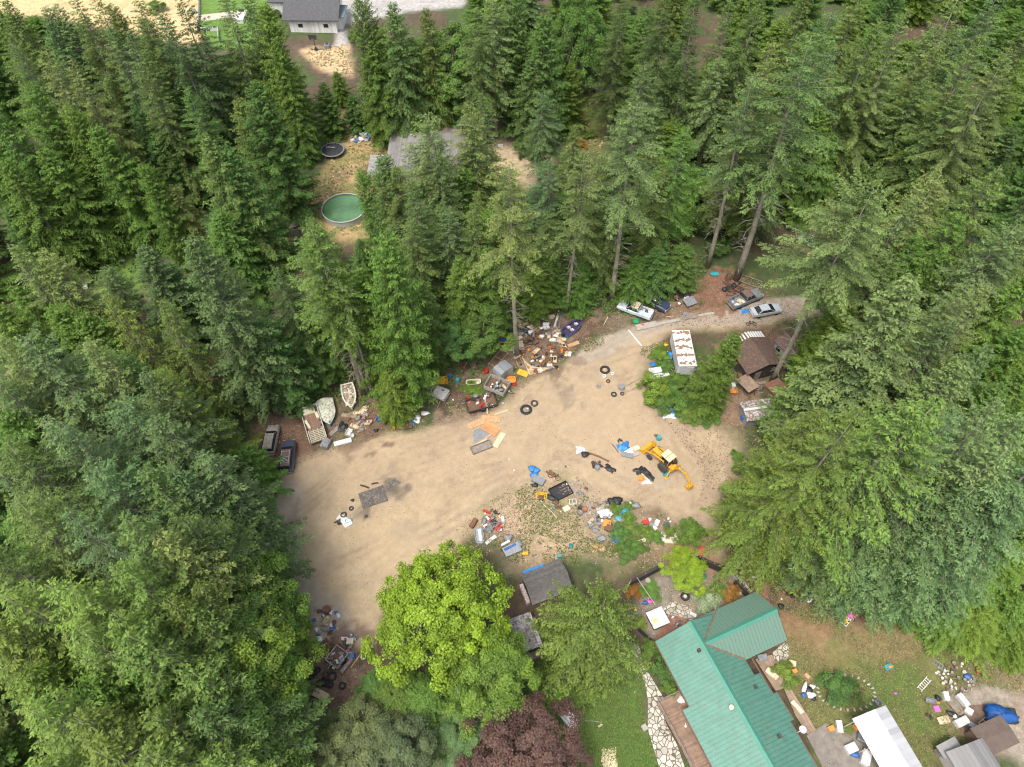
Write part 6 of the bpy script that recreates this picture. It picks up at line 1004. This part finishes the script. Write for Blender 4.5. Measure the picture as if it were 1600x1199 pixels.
 ('sheet',191,407,10,'sheet',(1.0,.7,.3),None),('slab',130,450,20,'sheet',(1.5,.6,.4),"white bench among the weeds at the left edge"),('slab',122,458,0,'sheet',(.8,.4,.3),None),('tyre',935,130,0,'rubber',(.9,),None),('mat',940,138,10,'conc',(4.2,2.6,.4),"heap of pale rubble behind the bright young cedar"),('bag',925,128,0,'black',(1.6,1.2,.8),None),('bag',948,124,0,'dark',(1.5,1.2,.6),None),('bag',920,138,0,'dark',(1.2,1,.5),None),
 ('stone',1288,1063,0,'conc',None,None),
]
for r in ROWS: J(*r[:3], ang=r[3], col=r[4], dims=r[5], label=r[6], where=(r[7] if len(r) > 7 else None), z=(r[8] if len(r) > 8 else 0))
# heaps: every piece its own object, piled up from the middle
def heap(px, py, rx, ry, hgt, n, mix, where, seed, base=None):
    rs = random.Random(seed); c = W(px, py)
    for i in range(n):
        a = rs.random() * 6.283; q = math.sqrt(rs.random()); x = c[0] + q * rx * math.cos(a); y = c[1] + q * ry * math.sin(a)
        kind, col, dims = mix[rs.randrange(len(mix))]; k = rs.uniform(.55, 1.15); u, v = pix(x, y, 0)
        J(kind, float(u), float(v), ang=rs.random() * 360, col=col, dims=tuple(d * k for d in dims), where=where, z=hgt * max(0, 1 - q ** 1.2) * rs.uniform(.5, 1), tilt=(rs.uniform(-.3, .3), rs.uniform(-.3, .3)) if kind not in ('drum', 'tyre') else (0, 0))
MIX1 = [('board','wood',(2.2,.18,.05)),('board','new',(1.8,.2,.05)),('board','greywood',(1.9,.2,.05)),('bag','sheet',(.8,.6,.3)),('carton','pale',(.7,.5,.35)),('crate','grey',(.8,.6,.3)),('scrap','dark',(.9,.6,.4)),('slab','white',(.9,.5,.3)),('slab','rusty',(.8,.5,.3)),('bag','black',(.7,.6,.3)),('panel','pale',(1.1,.7,.05)),('bucket','orange',(.2,.3)),('pole','steel',(1.8,.04)),('bag','brown',(.8,.6,.3))]
heap(843, 548, 4.2, 4.6, .5, 88, MIX1, "in the plank heap by the tall bare trunk", 1)
heap(836, 520, 3.6, 1.8, .4, 28, MIX1[:7], "behind the plank heap", 2)
heap(862, 560, 3.2, 2.6, .3, 18, MIX1[3:], "at the right of the plank heap", 3)
for k in range(18):                                              # the fan of orange boards at the foot of the trunk
    a = -72 + k * 4.2; p = (822 + k * 1.3, 572 + k * .35); J('board', p[0], p[1], ang=a, col='new' if k % 4 else 'pale', dims=(3.6 - k * .06, .16, .05), where="fanned out at the foot of the tall bare trunk", z=.06 + .02 * k)
MIX2 = [('scrap','steel',(.9,.6,.5)),('scrap','dark',(1.0,.7,.5)),('slab','white',(.8,.4,.25)),('bag','grey',(.7,.6,.3)),('pole','steel',(1.5,.05)),('scrap','rusty',(.8,.5,.4)),('tub','grey',(.8,.5,.3)),('slab','red',(.9,.25,.2))]
heap(768, 818, 1.5, 1.9, .5, 34, MIX2, "in the metal heap above the lime maple", 4)
MIX3 = [('bag','white',(.6,.4,.25)),('slab','white',(.6,.4,.2)),('bag','blue',(.5,.4,.2)),('carton','pale',(.5,.4,.25)),('slab','grey',(.6,.4,.2)),('board','pale',(.9,.12,.04)),('bag','brown',(.6,.5,.25)),('scrap','rusty',(.7,.5,.3))]
heap(509, 971, 1.5, 1.7, .35, 26, MIX3, "in the trash heap at the left of the yard", 5)
MIX4 = [('bike','rusty',()),('bike','dark',()),('scrap','rusty',(.8,.6,.4)),('pole','rusty',(1.4,.03))]
heap(515, 1012, 1.1, 1.4, .3, 9, MIX4, "in the bicycle heap below the trash heap", 6)
heap(544, 1015, 1.1, 2.0, .4, 18, MIX2 + MIX3[:3], "in the junk by the open steel frame", 7)
heap(945, 815, 2.2, 2.8, .2, 16, MIX3 + MIX2[:4], "in the weedy heap left of the shrubs", 8)
heap(1035, 828, 3.0, 1.6, .15, 12, MIX3, "in the weeds above the black fence", 9)
heap(1225, 585, 2.0, 2.2, .5, 20, [('bag','black',(1.0,.8,.4)),('bag','blue',(.8,.6,.35)),('scrap','dark',(.9,.7,.5)),('slab','white',(.7,.5,.3)),('bag','grey',(.8,.6,.4))], "in the bag heap right of the leaning bare trunk", 10)
heap(1175, 607, 2.6, 1.1, .25, 18, [('log','dark',(2.0,.08)),('log','greywood',(2.0,.07)),('pole','steel',(1.9,.06)),('pole','rusty',(2.2,.05))], "in the pipe pile before the dark shed", 11)
heap(1190, 583, 2.8, .7, .3, 12, MIX2 + [('bag','yellow',(.4,.4,.3))], "along the front of the dark shed", 12)
heap(1142, 447, 1.8, 2.0, .5, 12, [('scrap','dark',(1.3,.9,.6)),('frame','dark',(1.4,.9,.4)),('bag','black',(1,.8,.5)),('slab','rusty',(1,.6,.3))], "in the dark scrap under the leaning firs", 13)
heap(1060, 462, 2.0, 2.4, .9, 22, [('scrap','dark',(1.1,.8,.5)),('scrap','steel',(1.0,.7,.5)),('bag','white',(.7,.5,.4)),('slab','rusty',(.9,.6,.3)),('tyre','rubber',(.35,))], "in the engine scrap beside the navy pickup", 14)
J('panel', 1077, 475, 28, 'grey', (2.0, 1.5, .15), "dark bonnet panel leaning on the engine scrap", z=.5, tilt=(.15, .1))
heap(1492, 1058, 2.0, 1.7, .1, 66, [('jar','cream',(.18,.25)),('jar','conc',(.17,.22)),('jar','greywood',(.2,.25)),('pot','brown',(.18,.22)),('jar','white',(.15,.2))], "in the heap of jars on the east lawn", 15)
heap(568, 656, 2.4, 1.9, .2, 26, [('plank','wood',(2.0,.5,.12)),('plank','brown',(1.8,.5,.12)),('plank','greywood',(1.6,.6,.1)),('carton','pale',(.8,.6,.3)),('slab','rusty',(.8,.6,.3)),('bag','greywood',(.9,.7,.4)),('bag','blue',(.5,.4,.3))], "among the planks between the boats and the cedar", 16)
heap(596, 652, 2.4, 1.5, .15, 10, [('board','wood',(1.6,.2,.05)),('frame','rusty',(1,.7,.3)),('bag','brown',(.7,.5,.3)),('pole','rusty',(2.0,.05))], "in the litter under the bright cedar", 17)
heap(570, 218, 2.6, 1.2, .3, 12, [('bag','blue',(.9,.7,.5)),('slab','white',(.9,.6,.4)),('bag','grey',(.9,.7,.4)),('carton','pale',(.8,.6,.4))], "in the row of goods behind the trampoline", 18)
heap(935, 135, 3.2, 2.4, .4, 14, [('bag','dark',(1.2,1.0,.5)),('bag','black',(1.2,.9,.5)),('bag','conc',(.9,.7,.4)),('slab','grey',(1.0,.7,.4))], "in the dump behind the bright young cedar", 19)
heap(1090, 645, 4.0, 3.0, .1, 10, [('bag','white',(.5,.4,.3)),('bag','yellow',(.5,.4,.3)),('bucket','teal',(.25,.4)),('slab','white',(.6,.3,.2))], "in the weeds behind the shrubs", 20)
heap(840, 775, 9, 6, 0, 12, [('bag','white',(.3,.25,.12)),('board','pale',(.6,.12,.04)),('slab','brown',(.4,.3,.12))], "scattered over the weedy edge of the yard", 21)
heap(750, 628, 9, 3.0, 0, 12, [('bag','white',(.35,.25,.12)),('slab','red',(.3,.2,.1)),('board','wood',(1.2,.1,.04))], "scattered near the burnt scrap trailer", 22)
# bed loads of the pickups, the junk trailers
heap(1001, 490, 1.1, .7, .35, 9, [('scrap','dark',(.8,.6,.4)),('slab','rusty',(.6,.4,.3)),('scrap','steel',(.7,.5,.4))], "in the bed of the white and pale blue pickup", 23)
for o_, _ in THINGS[-9:]: o_.location.z += .62
heap(1149, 477, 1.3, .6, .2, 8, [('bag','white',(.7,.5,.3)),('slab','cream',(.7,.5,.2)),('bag','conc',(.6,.5,.3))], "in the bed of the grey pickup", 24)
for o_, _ in THINGS[-8:]: o_.location.z += .68
heap(1006, 467, 1.0, .6, .2, 5, [('slab','rusty',(.9,.6,.2)),('bag','brown',(.8,.6,.3)),('slab','brown',(.7,.5,.2))], "in the bed of the navy pickup", 25)
for o_, _ in THINGS[-5:]: o_.location.z += .65
heap(680, 616, .9, .5, .2, 6, [('bag','cream',(.8,.6,.2)),('slab','brown',(.7,.5,.2)),('bag','sheet',(.7,.5,.25))], "in the bed of the small white pickup", 26)
for o_, _ in THINGS[-6:]: o_.location.z += .6
def utrailer(label, a, b_, wd, mm, h=.8):
    x, y, rz, l = line(*a, *b_); t = thing("utility_trailer", label, "trailer", x, y, rz); m = MB(); m.box((0, 0, .5), (l, wd, .08)); m.build("floor", BROWN, t)
    m = MB()
    for s in (-1, 1): m.box((0, s * wd / 2, .5 + h / 2), (l, .07, h)); m.box((s * l / 2, 0, .5 + h / 2), (.07, wd - .08, h))
    m.box((0, 0, .5 + h / 2), (.06, wd - .1, h * .8)); m.build("side", mm, t); m = MB(); m.tube([(l / 2, -.4, .45), (l / 2 + 1.2, 0, .45), (l / 2, .4, .45)], .05, 4); m.build("drawbar", DARKMETAL, t); wheels(t, (0,), wd / 2 + .2, .34); return x, y
utrailer("grey open trailer full of dark junk below the silver shed", (762, 602), (792, 614), 2.3, mat((.33, .32, .28), .8, .25, 3))
heap(777, 609, 1.1, .8, .3, 12, [('bag','grey',(.7,.5,.35)),('scrap','dark',(.8,.5,.3)),('bag','white',(.5,.4,.25)),('carton','pale',(.5,.4,.3))], "in the grey open trailer", 27)
for o_, _ in THINGS[-12:]: o_.location.z += .6
utrailer("burnt low trailer loaded with scrap and white pipes", (730, 640), (774, 628), 2.0, DARKMETAL, .35)
heap(752, 630, 2.3, 1.5, .5, 26, MIX2 + [('slab','red',(.5,.3,.2)),('board','pale',(1.6,.12,.05)),('scrap','dark',(1.2,.8,.5)),('scrap','dark',(1.2,.8,.5))], "on the burnt low trailer", 28)
for o_, _ in THINGS[-26:]: o_.location.z += .35
t = utrailer("open steel trailer frame with white rails in the junk at the left", (519, 1040), (537, 1017), 1.7, mat((.45, .42, .42), .6, .3, 3, rust=.3), .3)
heap(527, 1030, .8, 1.0, .3, 12, MIX2 + [('slab','rusty',(.7,.5,.2)),('slab','brown',(.7,.5,.2))], "in the open steel frame", 29)
for o_, _ in THINGS[-12:]: o_.location.z += .4
# special things of the court and lawn
x, y = W(1026, 969)[:2]; t = thing("hot_tub", "white square hot tub cover with a yellow patch in the courtyard", "hot tub", x, y, R_(22)); m = MB(); m.box((0, 0, .38), (1.8, 1.9, .76)); m.build("cabinet", BROWN, t); m = MB(); m.box((0, -.51, .84), (2.05, 1.0, .14)); m.box((0, .51, .84), (2.05, 1.0, .14)); m.build("cover", WHITE, t); m = MB(); m.box((-.45, -.2, .925), (.5, .45, .02)); m.build("yellow_patch", mat((.75, .65, .15), .6, .1, 2), t)
m = MB(); A_ = W(995, 902, 1.5); B_ = W(1024, 945, 1.0); m.tube([tuple(A_), tuple((A_ + B_) / 2 - np.array([0, 0, .1])), tuple(B_)], .025, 4); reg(m.build("rope", mat((.6, .55, .45), .8, .1, 2)), "pale rope from the black fence to the white hot tub cover", "rope")
x, y = W(1092, 870)[:2]; t = thing("toy_slide", "red plastic slide standing just beyond the black fence", "slide", x, y, R_(60)); m = MB(); m.prof([(-.6, .1), (.5, .9), (.9, .95), (.9, .85), (.55, .8), (-.5, .02)], -.3, .3); m.build("chute", REDP, t); m = MB(); m.tube([(.9, -.28, 0), (.85, -.28, 1.2)], .05); m.tube([(.9, .28, 0), (.85, .28, 1.2)], .05); m.build("rail", REDP, t)
x, y = W(1325, 964)[:2]; t = thing("toy_pram", "pink folding pram with a striped frame on the east lawn", "pram", x, y, R_(-70)); _bag(0, .95, .55, .5).build("hood", PINK, t).location = (-.1, 0, .35); m = MB()
for s in (-1, 1): m.tube([(-.4, s * .3, .1), (.5, s * .3, .8)], .03); m.tube([(.6, s * .3, .1), (-.4, s * .3, .8)], .03)
m.build("frame", WHITE, t)
for xx in (-.45, .55):
    for s in (-1, 1): m = MB(); m.lathe([(.13, -.03), (.13, .03)], (xx, s * .32, .13), 10, 'y'); m.build("wheel", BLACKPL, t)
J('frame', 1321, 972, 45, 'white', (1.0, .6, .15), "white and yellow toy frame below the pink pram"); J('board', 1320, 972, 40, 'yellow', (.7, .35, .06), "yellow board lying on the white toy frame", z=.2)
x, y = W(1556, 1120)[:2]; t = thing("covered_heap", "bright blue tarpaulin heap tied over goods beside the gravel drive", "tarpaulin", x, y, R_(-5)); _bag(0, 3.3, 2.1, 1.4).build("tarpaulin", mat((.01, .075, .26), .5, .3, 3, bump=.6), t, True); m = MB(); m.box((1.5, .1, .4), (.7, 1.5, .7)); m.build("crate", BLACKPL, t)
# kerb stones of the round flower bed
for k in range(26):
    a = k * 6.283 / 26; p = W(1322, 1082); x, y = p[0] + 3.1 * math.cos(a), p[1] + 1.8 * math.sin(a) ; u, v = pix(x, y, 0); J('stone', float(u), float(v), math.degrees(a), 'conc', (.4, .25, .16), where="edging the round flower bed")

# ---------------------------------------------------------------- ground cover: weeds, litter, undergrowth
gm_ = bpy.data.materials.new("groundcover"); gm_.use_nodes = True; nt = gm_.node_tree; L = nt.links.new; b = nt.nodes["Principled BSDF"]; at = N(nt, "Attribute", attribute_name="tint"); L(at.outputs["Color"], b.inputs["Base Color"]); b.inputs["Roughness"].default_value = .9
rs = np.random.RandomState(3)
def scatter(name, polys, dens, cols, size, up, height, seedm=0, mask=None, flat=False):
    P = []
    for po in polys:
        q = np.array(PW(po)); lo, hi = q.min(0), q.max(0); n = int((hi - lo).prod() * dens); n = min(n, 90000); x = rs.uniform(lo[0], hi[0], n); y = rs.uniform(lo[1], hi[1], n)
        k = inpoly(x, y, [tuple(a) for a in q]); x, y = x[k], y[k]; d = fb(x, y, 3.5, 30 + seedm); k = d > (.47 if mask is None else mask); x, y = x[k], y[k]; P.append(np.stack([x, y], 1))
    P = np.concatenate(P); n = len(P)
    if n == 0: return
    z = gz(P[:, 0], P[:, 1]) + .02 + height * rs.rand(n) ** 2; P3 = np.stack([P[:, 0], P[:, 1], z], 1); a = rs.rand(n) * 6.283
    D = unit(np.stack([np.cos(a), np.sin(a), up * rs.rand(n)], 1)); s = size * (.5 + rs.rand(n)); nrm = unit(np.array([0, 0, 1.]) + (.05 if flat else .4) * rs.randn(n, 3)); Wd = unit(np.cross(D, nrm)) * (s * rs.uniform(.2, .45, n))[:, None]; D = D * s[:, None]
    me = leafmesh(name, P3, D, Wd, np.zeros(n), gm_); cc = np.array(cols)[rs.randint(len(cols), size=n)] * (.6 + .8 * rs.rand(n))[:, None]
    ca = me.color_attributes.new("tint", 'FLOAT_COLOR', 'POINT'); ca.data.foreach_set("color", np.repeat(np.concatenate([cc, np.ones((n, 1))], 1), 4, 0).ravel())
    o = bpy.data.objects.new(name, me); SC.collection.objects.link(o); o["kind"] = "stuff"; return o
GR = [(.07, .13, .02), (.10, .16, .03), (.05, .10, .02), (.16, .17, .05)]
scatter("weeds", [ZN['weedy'], ZN['gpatch'], [(1000,545),(1040,530),(1060,600),(1120,650),(1060,670),(1010,640)], [(870,545),(960,515),(960,530),(900,560)], [(690,600),(780,600),(790,625),(700,650)]], 40, GR + [(.26, .2, .1), (.3, .23, .13)], .2, .9, .2, 0, .53)
scatter("weeds", [ZN['weeds'], [(430,620),(700,560),(760,500),(1100,400),(1100,430),(980,490),(800,520),(740,600),(600,640)]], 22, GR[:3], .3, .9, .4, 3, .45)
scatter("grass", [ZN['lawn'], [(780,1000),(1000,1000),(1010,1080),(770,1090)]], 190, [(.075, .15, .02), (.09, .16, .03), (.06, .12, .02), (.15, .15, .05)], .12, .8, .05, 5, .1)
scatter("grass", [ZN['eastlawn'], [(1190,900),(1330,900),(1430,980),(1230,1000)]], 75, [(.09, .15, .025), (.12, .15, .04), (.2, .16, .07), (.07, .12, .02), (.24, .17, .10)], .13, .6, .05, 6, .38)
scatter("dry_grass", [ZN['drygrass'], ZN['northdry2'], ZN['garden']], 7, [(.34, .26, .12), (.26, .19, .1), (.13, .16, .05)], .4, .5, .1, 7, .42)
scatter("litter", [[(400,640),(600,590),(760,500),(960,460),(1140,420),(1280,470),(1250,560),(1200,700),(1120,690),(1130,510),(980,510),(860,575),(760,650),(560,690),(430,740)], [(1120,880),(1330,900),(1430,980),(1230,960),(1160,920)], [(440,1000),(560,1010),(560,1120),(440,1199)], [(1040,660),(1150,665),(1140,870),(1080,860),(1100,740)]], 22, [(.20, .12, .08), (.12, .07, .045), (.32, .24, .16), (.07, .05, .04), (.25, .16, .11), (.17, .11, .07)], .15, .25, .02, 8, .3)
scatter("litter", [ZN['yard']], 5, [(.26, .19, .12), (.13, .10, .08), (.42, .35, .25), (.2, .14, .09), (.2, .15, .1)], .11, .15, .01, 9, .47, True)
scatter("litter", [ZN['weedy'], [(700,820),(800,760),(900,740),(960,790),(760,870)], ZN['court']], 22, [(.24, .16, .1), (.10, .08, .06), (.36, .28, .19), (.3, .2, .13)], .15, .2, .02, 10, .42, True)

# ---------------------------------------------------------------- one label for one thing
ANCH = [(15,60,"in the photo's top left corner"),(230,60,"below the straw field"),(120,200,"in the upper left woods"),(60,300,"above the left weed patch"),(250,230,"in the dark left woods"),(370,180,"left of the trampoline"),(340,290,"left of the plank fence"),(430,50,"beside the bright lawn"),(490,110,"below the white house"),
 (600,60,"behind the grey-roofed house"),(715,70,"behind the yellow side room"),(800,60,"above the dirt clearing"),(920,60,"behind the rubble dump"),(1020,60,"right of the rubble dump"),(1120,50,"along the top right of centre"),(1250,40,"along the top near the leaning firs"),(1380,60,"along the top right"),(1540,60,"in the photo's top right corner"),(1330,170,"above the red earth clearing"),(1430,190,"left of the asphalt road"),(1550,190,"above the asphalt road"),
 (660,240,"in front of the grey-roofed house"),(760,230,"by the dirt clearing"),(860,220,"behind the tall bare trunk"),(960,190,"above the navy pickup"),(1070,240,"behind the engine scrap"),(1180,230,"by the leaning firs"),(500,340,"by the round pool"),(600,380,"below the round pool"),(720,400,"left of the plank heap woods"),(860,420,"behind the plank heap"),(990,400,"behind the white pickup"),(1090,380,"behind the engine scrap trees"),(1250,300,"below the red earth clearing"),(1400,320,"behind the big pale fir"),(1520,350,"below the asphalt road"),(1600,300,"at the right edge below the road"),
 (1330,480,"right of the rusty cabin"),(1460,450,"in the right-hand woods"),(1570,480,"at the right edge, middle height"),(1270,600,"beside the low open shed"),(1400,580,"behind the yellow-green firs"),(1530,600,"right of the yellow-green firs"),(1200,720,"at the yard's right edge"),(1330,700,"above the east lawn"),(1450,740,"above the east lawn's corner"),(1580,730,"at the right edge above the hedge"),(1400,860,"at the back of the east lawn"),(1540,900,"in the hedge beside the east lawn"),
 (40,440,"below the left weed patch"),(180,430,"right of the left weed patch"),(300,420,"above the dense blue fir"),(430,440,"by the drooping hemlocks"),(520,540,"under the drooping hemlocks"),(640,560,"at the bright cedars"),(40,560,"at the left edge, middle height"),(150,560,"in the left-hand woods"),(260,600,"by the yellow broad fir"),(60,680,"at the left edge below the middle"),(200,720,"left of the blue wagon"),(340,720,"beside the blue wagon"),(400,620,"above the blue wagon"),
 (60,820,"at the left edge, lower half"),(210,820,"in the lower left woods"),(360,850,"at the yard's left edge"),(80,930,"among the yellow firs at lower left"),(250,950,"right of the yellow firs at lower left"),(400,960,"beside the trash heap"),(60,1080,"at the lower left edge"),(200,1100,"in the bottom left woods"),(400,1100,"beside the tyre piles"),(330,1020,"left of the trash heap"),(80,1190,"in the photo's bottom left corner"),(260,1200,"at the bottom left"),(540,1110,"below the tyre piles"),(640,1110,"below the lime maple"),(740,1150,"left of the purple tree"),
 (700,960,"by the lime maple"),(880,1060,"on the green lawn"),(1000,960,"by the hot tub"),(1010,900,"inside the black fence"),(1110,920,"in the courtyard's right part"),(1040,1050,"along the house's left wall"),(1200,900,"by the grey stump"),(1240,940,"between wing roof and white sheet"),(1215,1040,"by the porch deck"),(1260,1080,"by the bag heap"),(1310,1080,"in the round flower bed"),(1390,1050,"on the east lawn's middle"),(1340,1150,"under the carport's open side"),(1480,1100,"by the white cool box"),(1500,1050,"by the heap of jars"),(1560,1130,"by the big blue tarpaulin"),
 (1040,620,"below the white box trailer"),(1100,640,"left of the low open shed"),(1080,560,"beside the white box trailer"),(1160,600,"before the dark shed"),(1040,560,"left of the white box trailer"),(1100,495,"along the driveway edge"),(960,500,"left of the driveway end"),(985,595,"at the right of the yard"),(1150,740,"at the east edge of the yard"),(940,720,"by the engine block"),(985,705,"by the crumpled blue tarpaulin"),(1010,745,"by the black chevron"),(1035,700,"by the backhoe"),(860,750,"by the truck-bed liner"),(890,795,"by the cream box"),(950,810,"in the weedy heap"),(1030,835,"in the weeds above the fence"),(780,840,"by the metal heap"),(880,860,"above the olive cedar"),
 (760,670,"by the lumber pile"),(750,620,"by the burnt scrap trailer"),(785,590,"by the silver metal shed"),(840,520,"by the plank heap"),(700,590,"near the drums by the trees"),(590,650,"under the bright cedar"),(545,670,"below the two boats"),(490,650,"by the timber trailer"),(640,660,"by the brown tabletop"),(580,780,"by the charred mat"),(510,960,"by the trash heap"),(500,1060,"in the tyre rows"),(492,1100,"in the lowest tyre pile"),(545,1030,"by the open steel trailer"),(535,200,"on the dry grass"),(570,215,"behind the trampoline"),(930,220,"in the upper garden"),(930,130,"in the rubble dump"),(130,450,"in the left weed patch"),(1310,300,"on the red earth"),(460,290,"by the plank fence")]
ORD = ["", "first", "second", "third", "fourth", "fifth", "sixth", "seventh", "eighth", "ninth", "tenth", "eleventh", "twelfth", "thirteenth", "fourteenth", "fifteenth", "sixteenth", "seventeenth", "eighteenth"]
info = []
for o, pl in THINGS:
    e = o; z = .5
    if o.name.split('.')[0] in ('fir_tree', 'cedar_tree', 'hemlock_tree', 'broadleaf_tree', 'shrub'):
        pr_ = [c for c in o.children if c.name.startswith('crown')][0]; z = o.scale[2] * max(v for v in (pr_.bound_box[k][2] for k in range(8))) * .85
    u, v = pix(o.location.x, o.location.y, o.location.z + (z if z != .5 else 0)); info.append([o, float(u), float(v), o["label"]])
TREEK = ('fir_tree', 'cedar_tree', 'hemlock_tree', 'broadleaf_tree', 'shrub')
def groupby(f):
    g = {}
    for r in info: g.setdefault(f(r), []).append(r)
    return g
def near_(r): return min(ANCH, key=lambda a: (a[0] - r[1]) ** 2 + (a[1] - r[2]) ** 2)[2]
for lb, rs_ in groupby(lambda r: r[3]).items():
    istree = rs_[0][0].name.split('.')[0] in TREEK
    if (len(rs_) > 1 and len(lb.split()) <= 4) or (istree and len(lb.split()) < 6) or len(lb.split()) < 4 or lb.endswith(" lying"):
        for r in rs_: r[3] = lb.replace(" lying", "") + " " + near_(r)
fin = {}
for lb, rs_ in groupby(lambda r: r[3]).items():
    if len(rs_) == 1: continue
    rs_.sort(key=lambda r: r[1]); n = len(rs_)
    for i, r in enumerate(rs_):
        left = i < n / 2; k = i + 1 if left else n - i; pos = ("leftmost" if left else "rightmost") if k == 1 else (f"{ORD[k] if k < len(ORD) else str(k) + 'th'} from {'left' if left else 'right'}")
        r[3] = f"{lb}, {pos}"
for r in info: r[0]["label"] = r[3]
for nm_, rs_ in groupby(lambda r: r[0].name.split('.')[0]).items():
    if len(rs_) > 1:
        for r in rs_:
            if "group" not in r[0]: r[0]["group"] = nm_.replace('_', ' ') + "s about the property"
for r in info:
    ws = r[3].split()
    if len(ws) > 16: r[3] = r[3].replace("bare metal", "metal").replace("rust-brown", "rusty").replace("weathered brown", "brown").replace("dark rusty", "dark").replace("grey weathered", "weathered").replace(" on the burnt low trailer", " on the burnt trailer").replace("the white and pale blue pickup", "the white-blue pickup"); r[0]["label"] = r[3]
lng = [r[3] for r in info if len(r[3].split()) > 16]
print("things", len(info), "dup", len(info) - len({r[3] for r in info}), "long", len(lng), lng[:6])
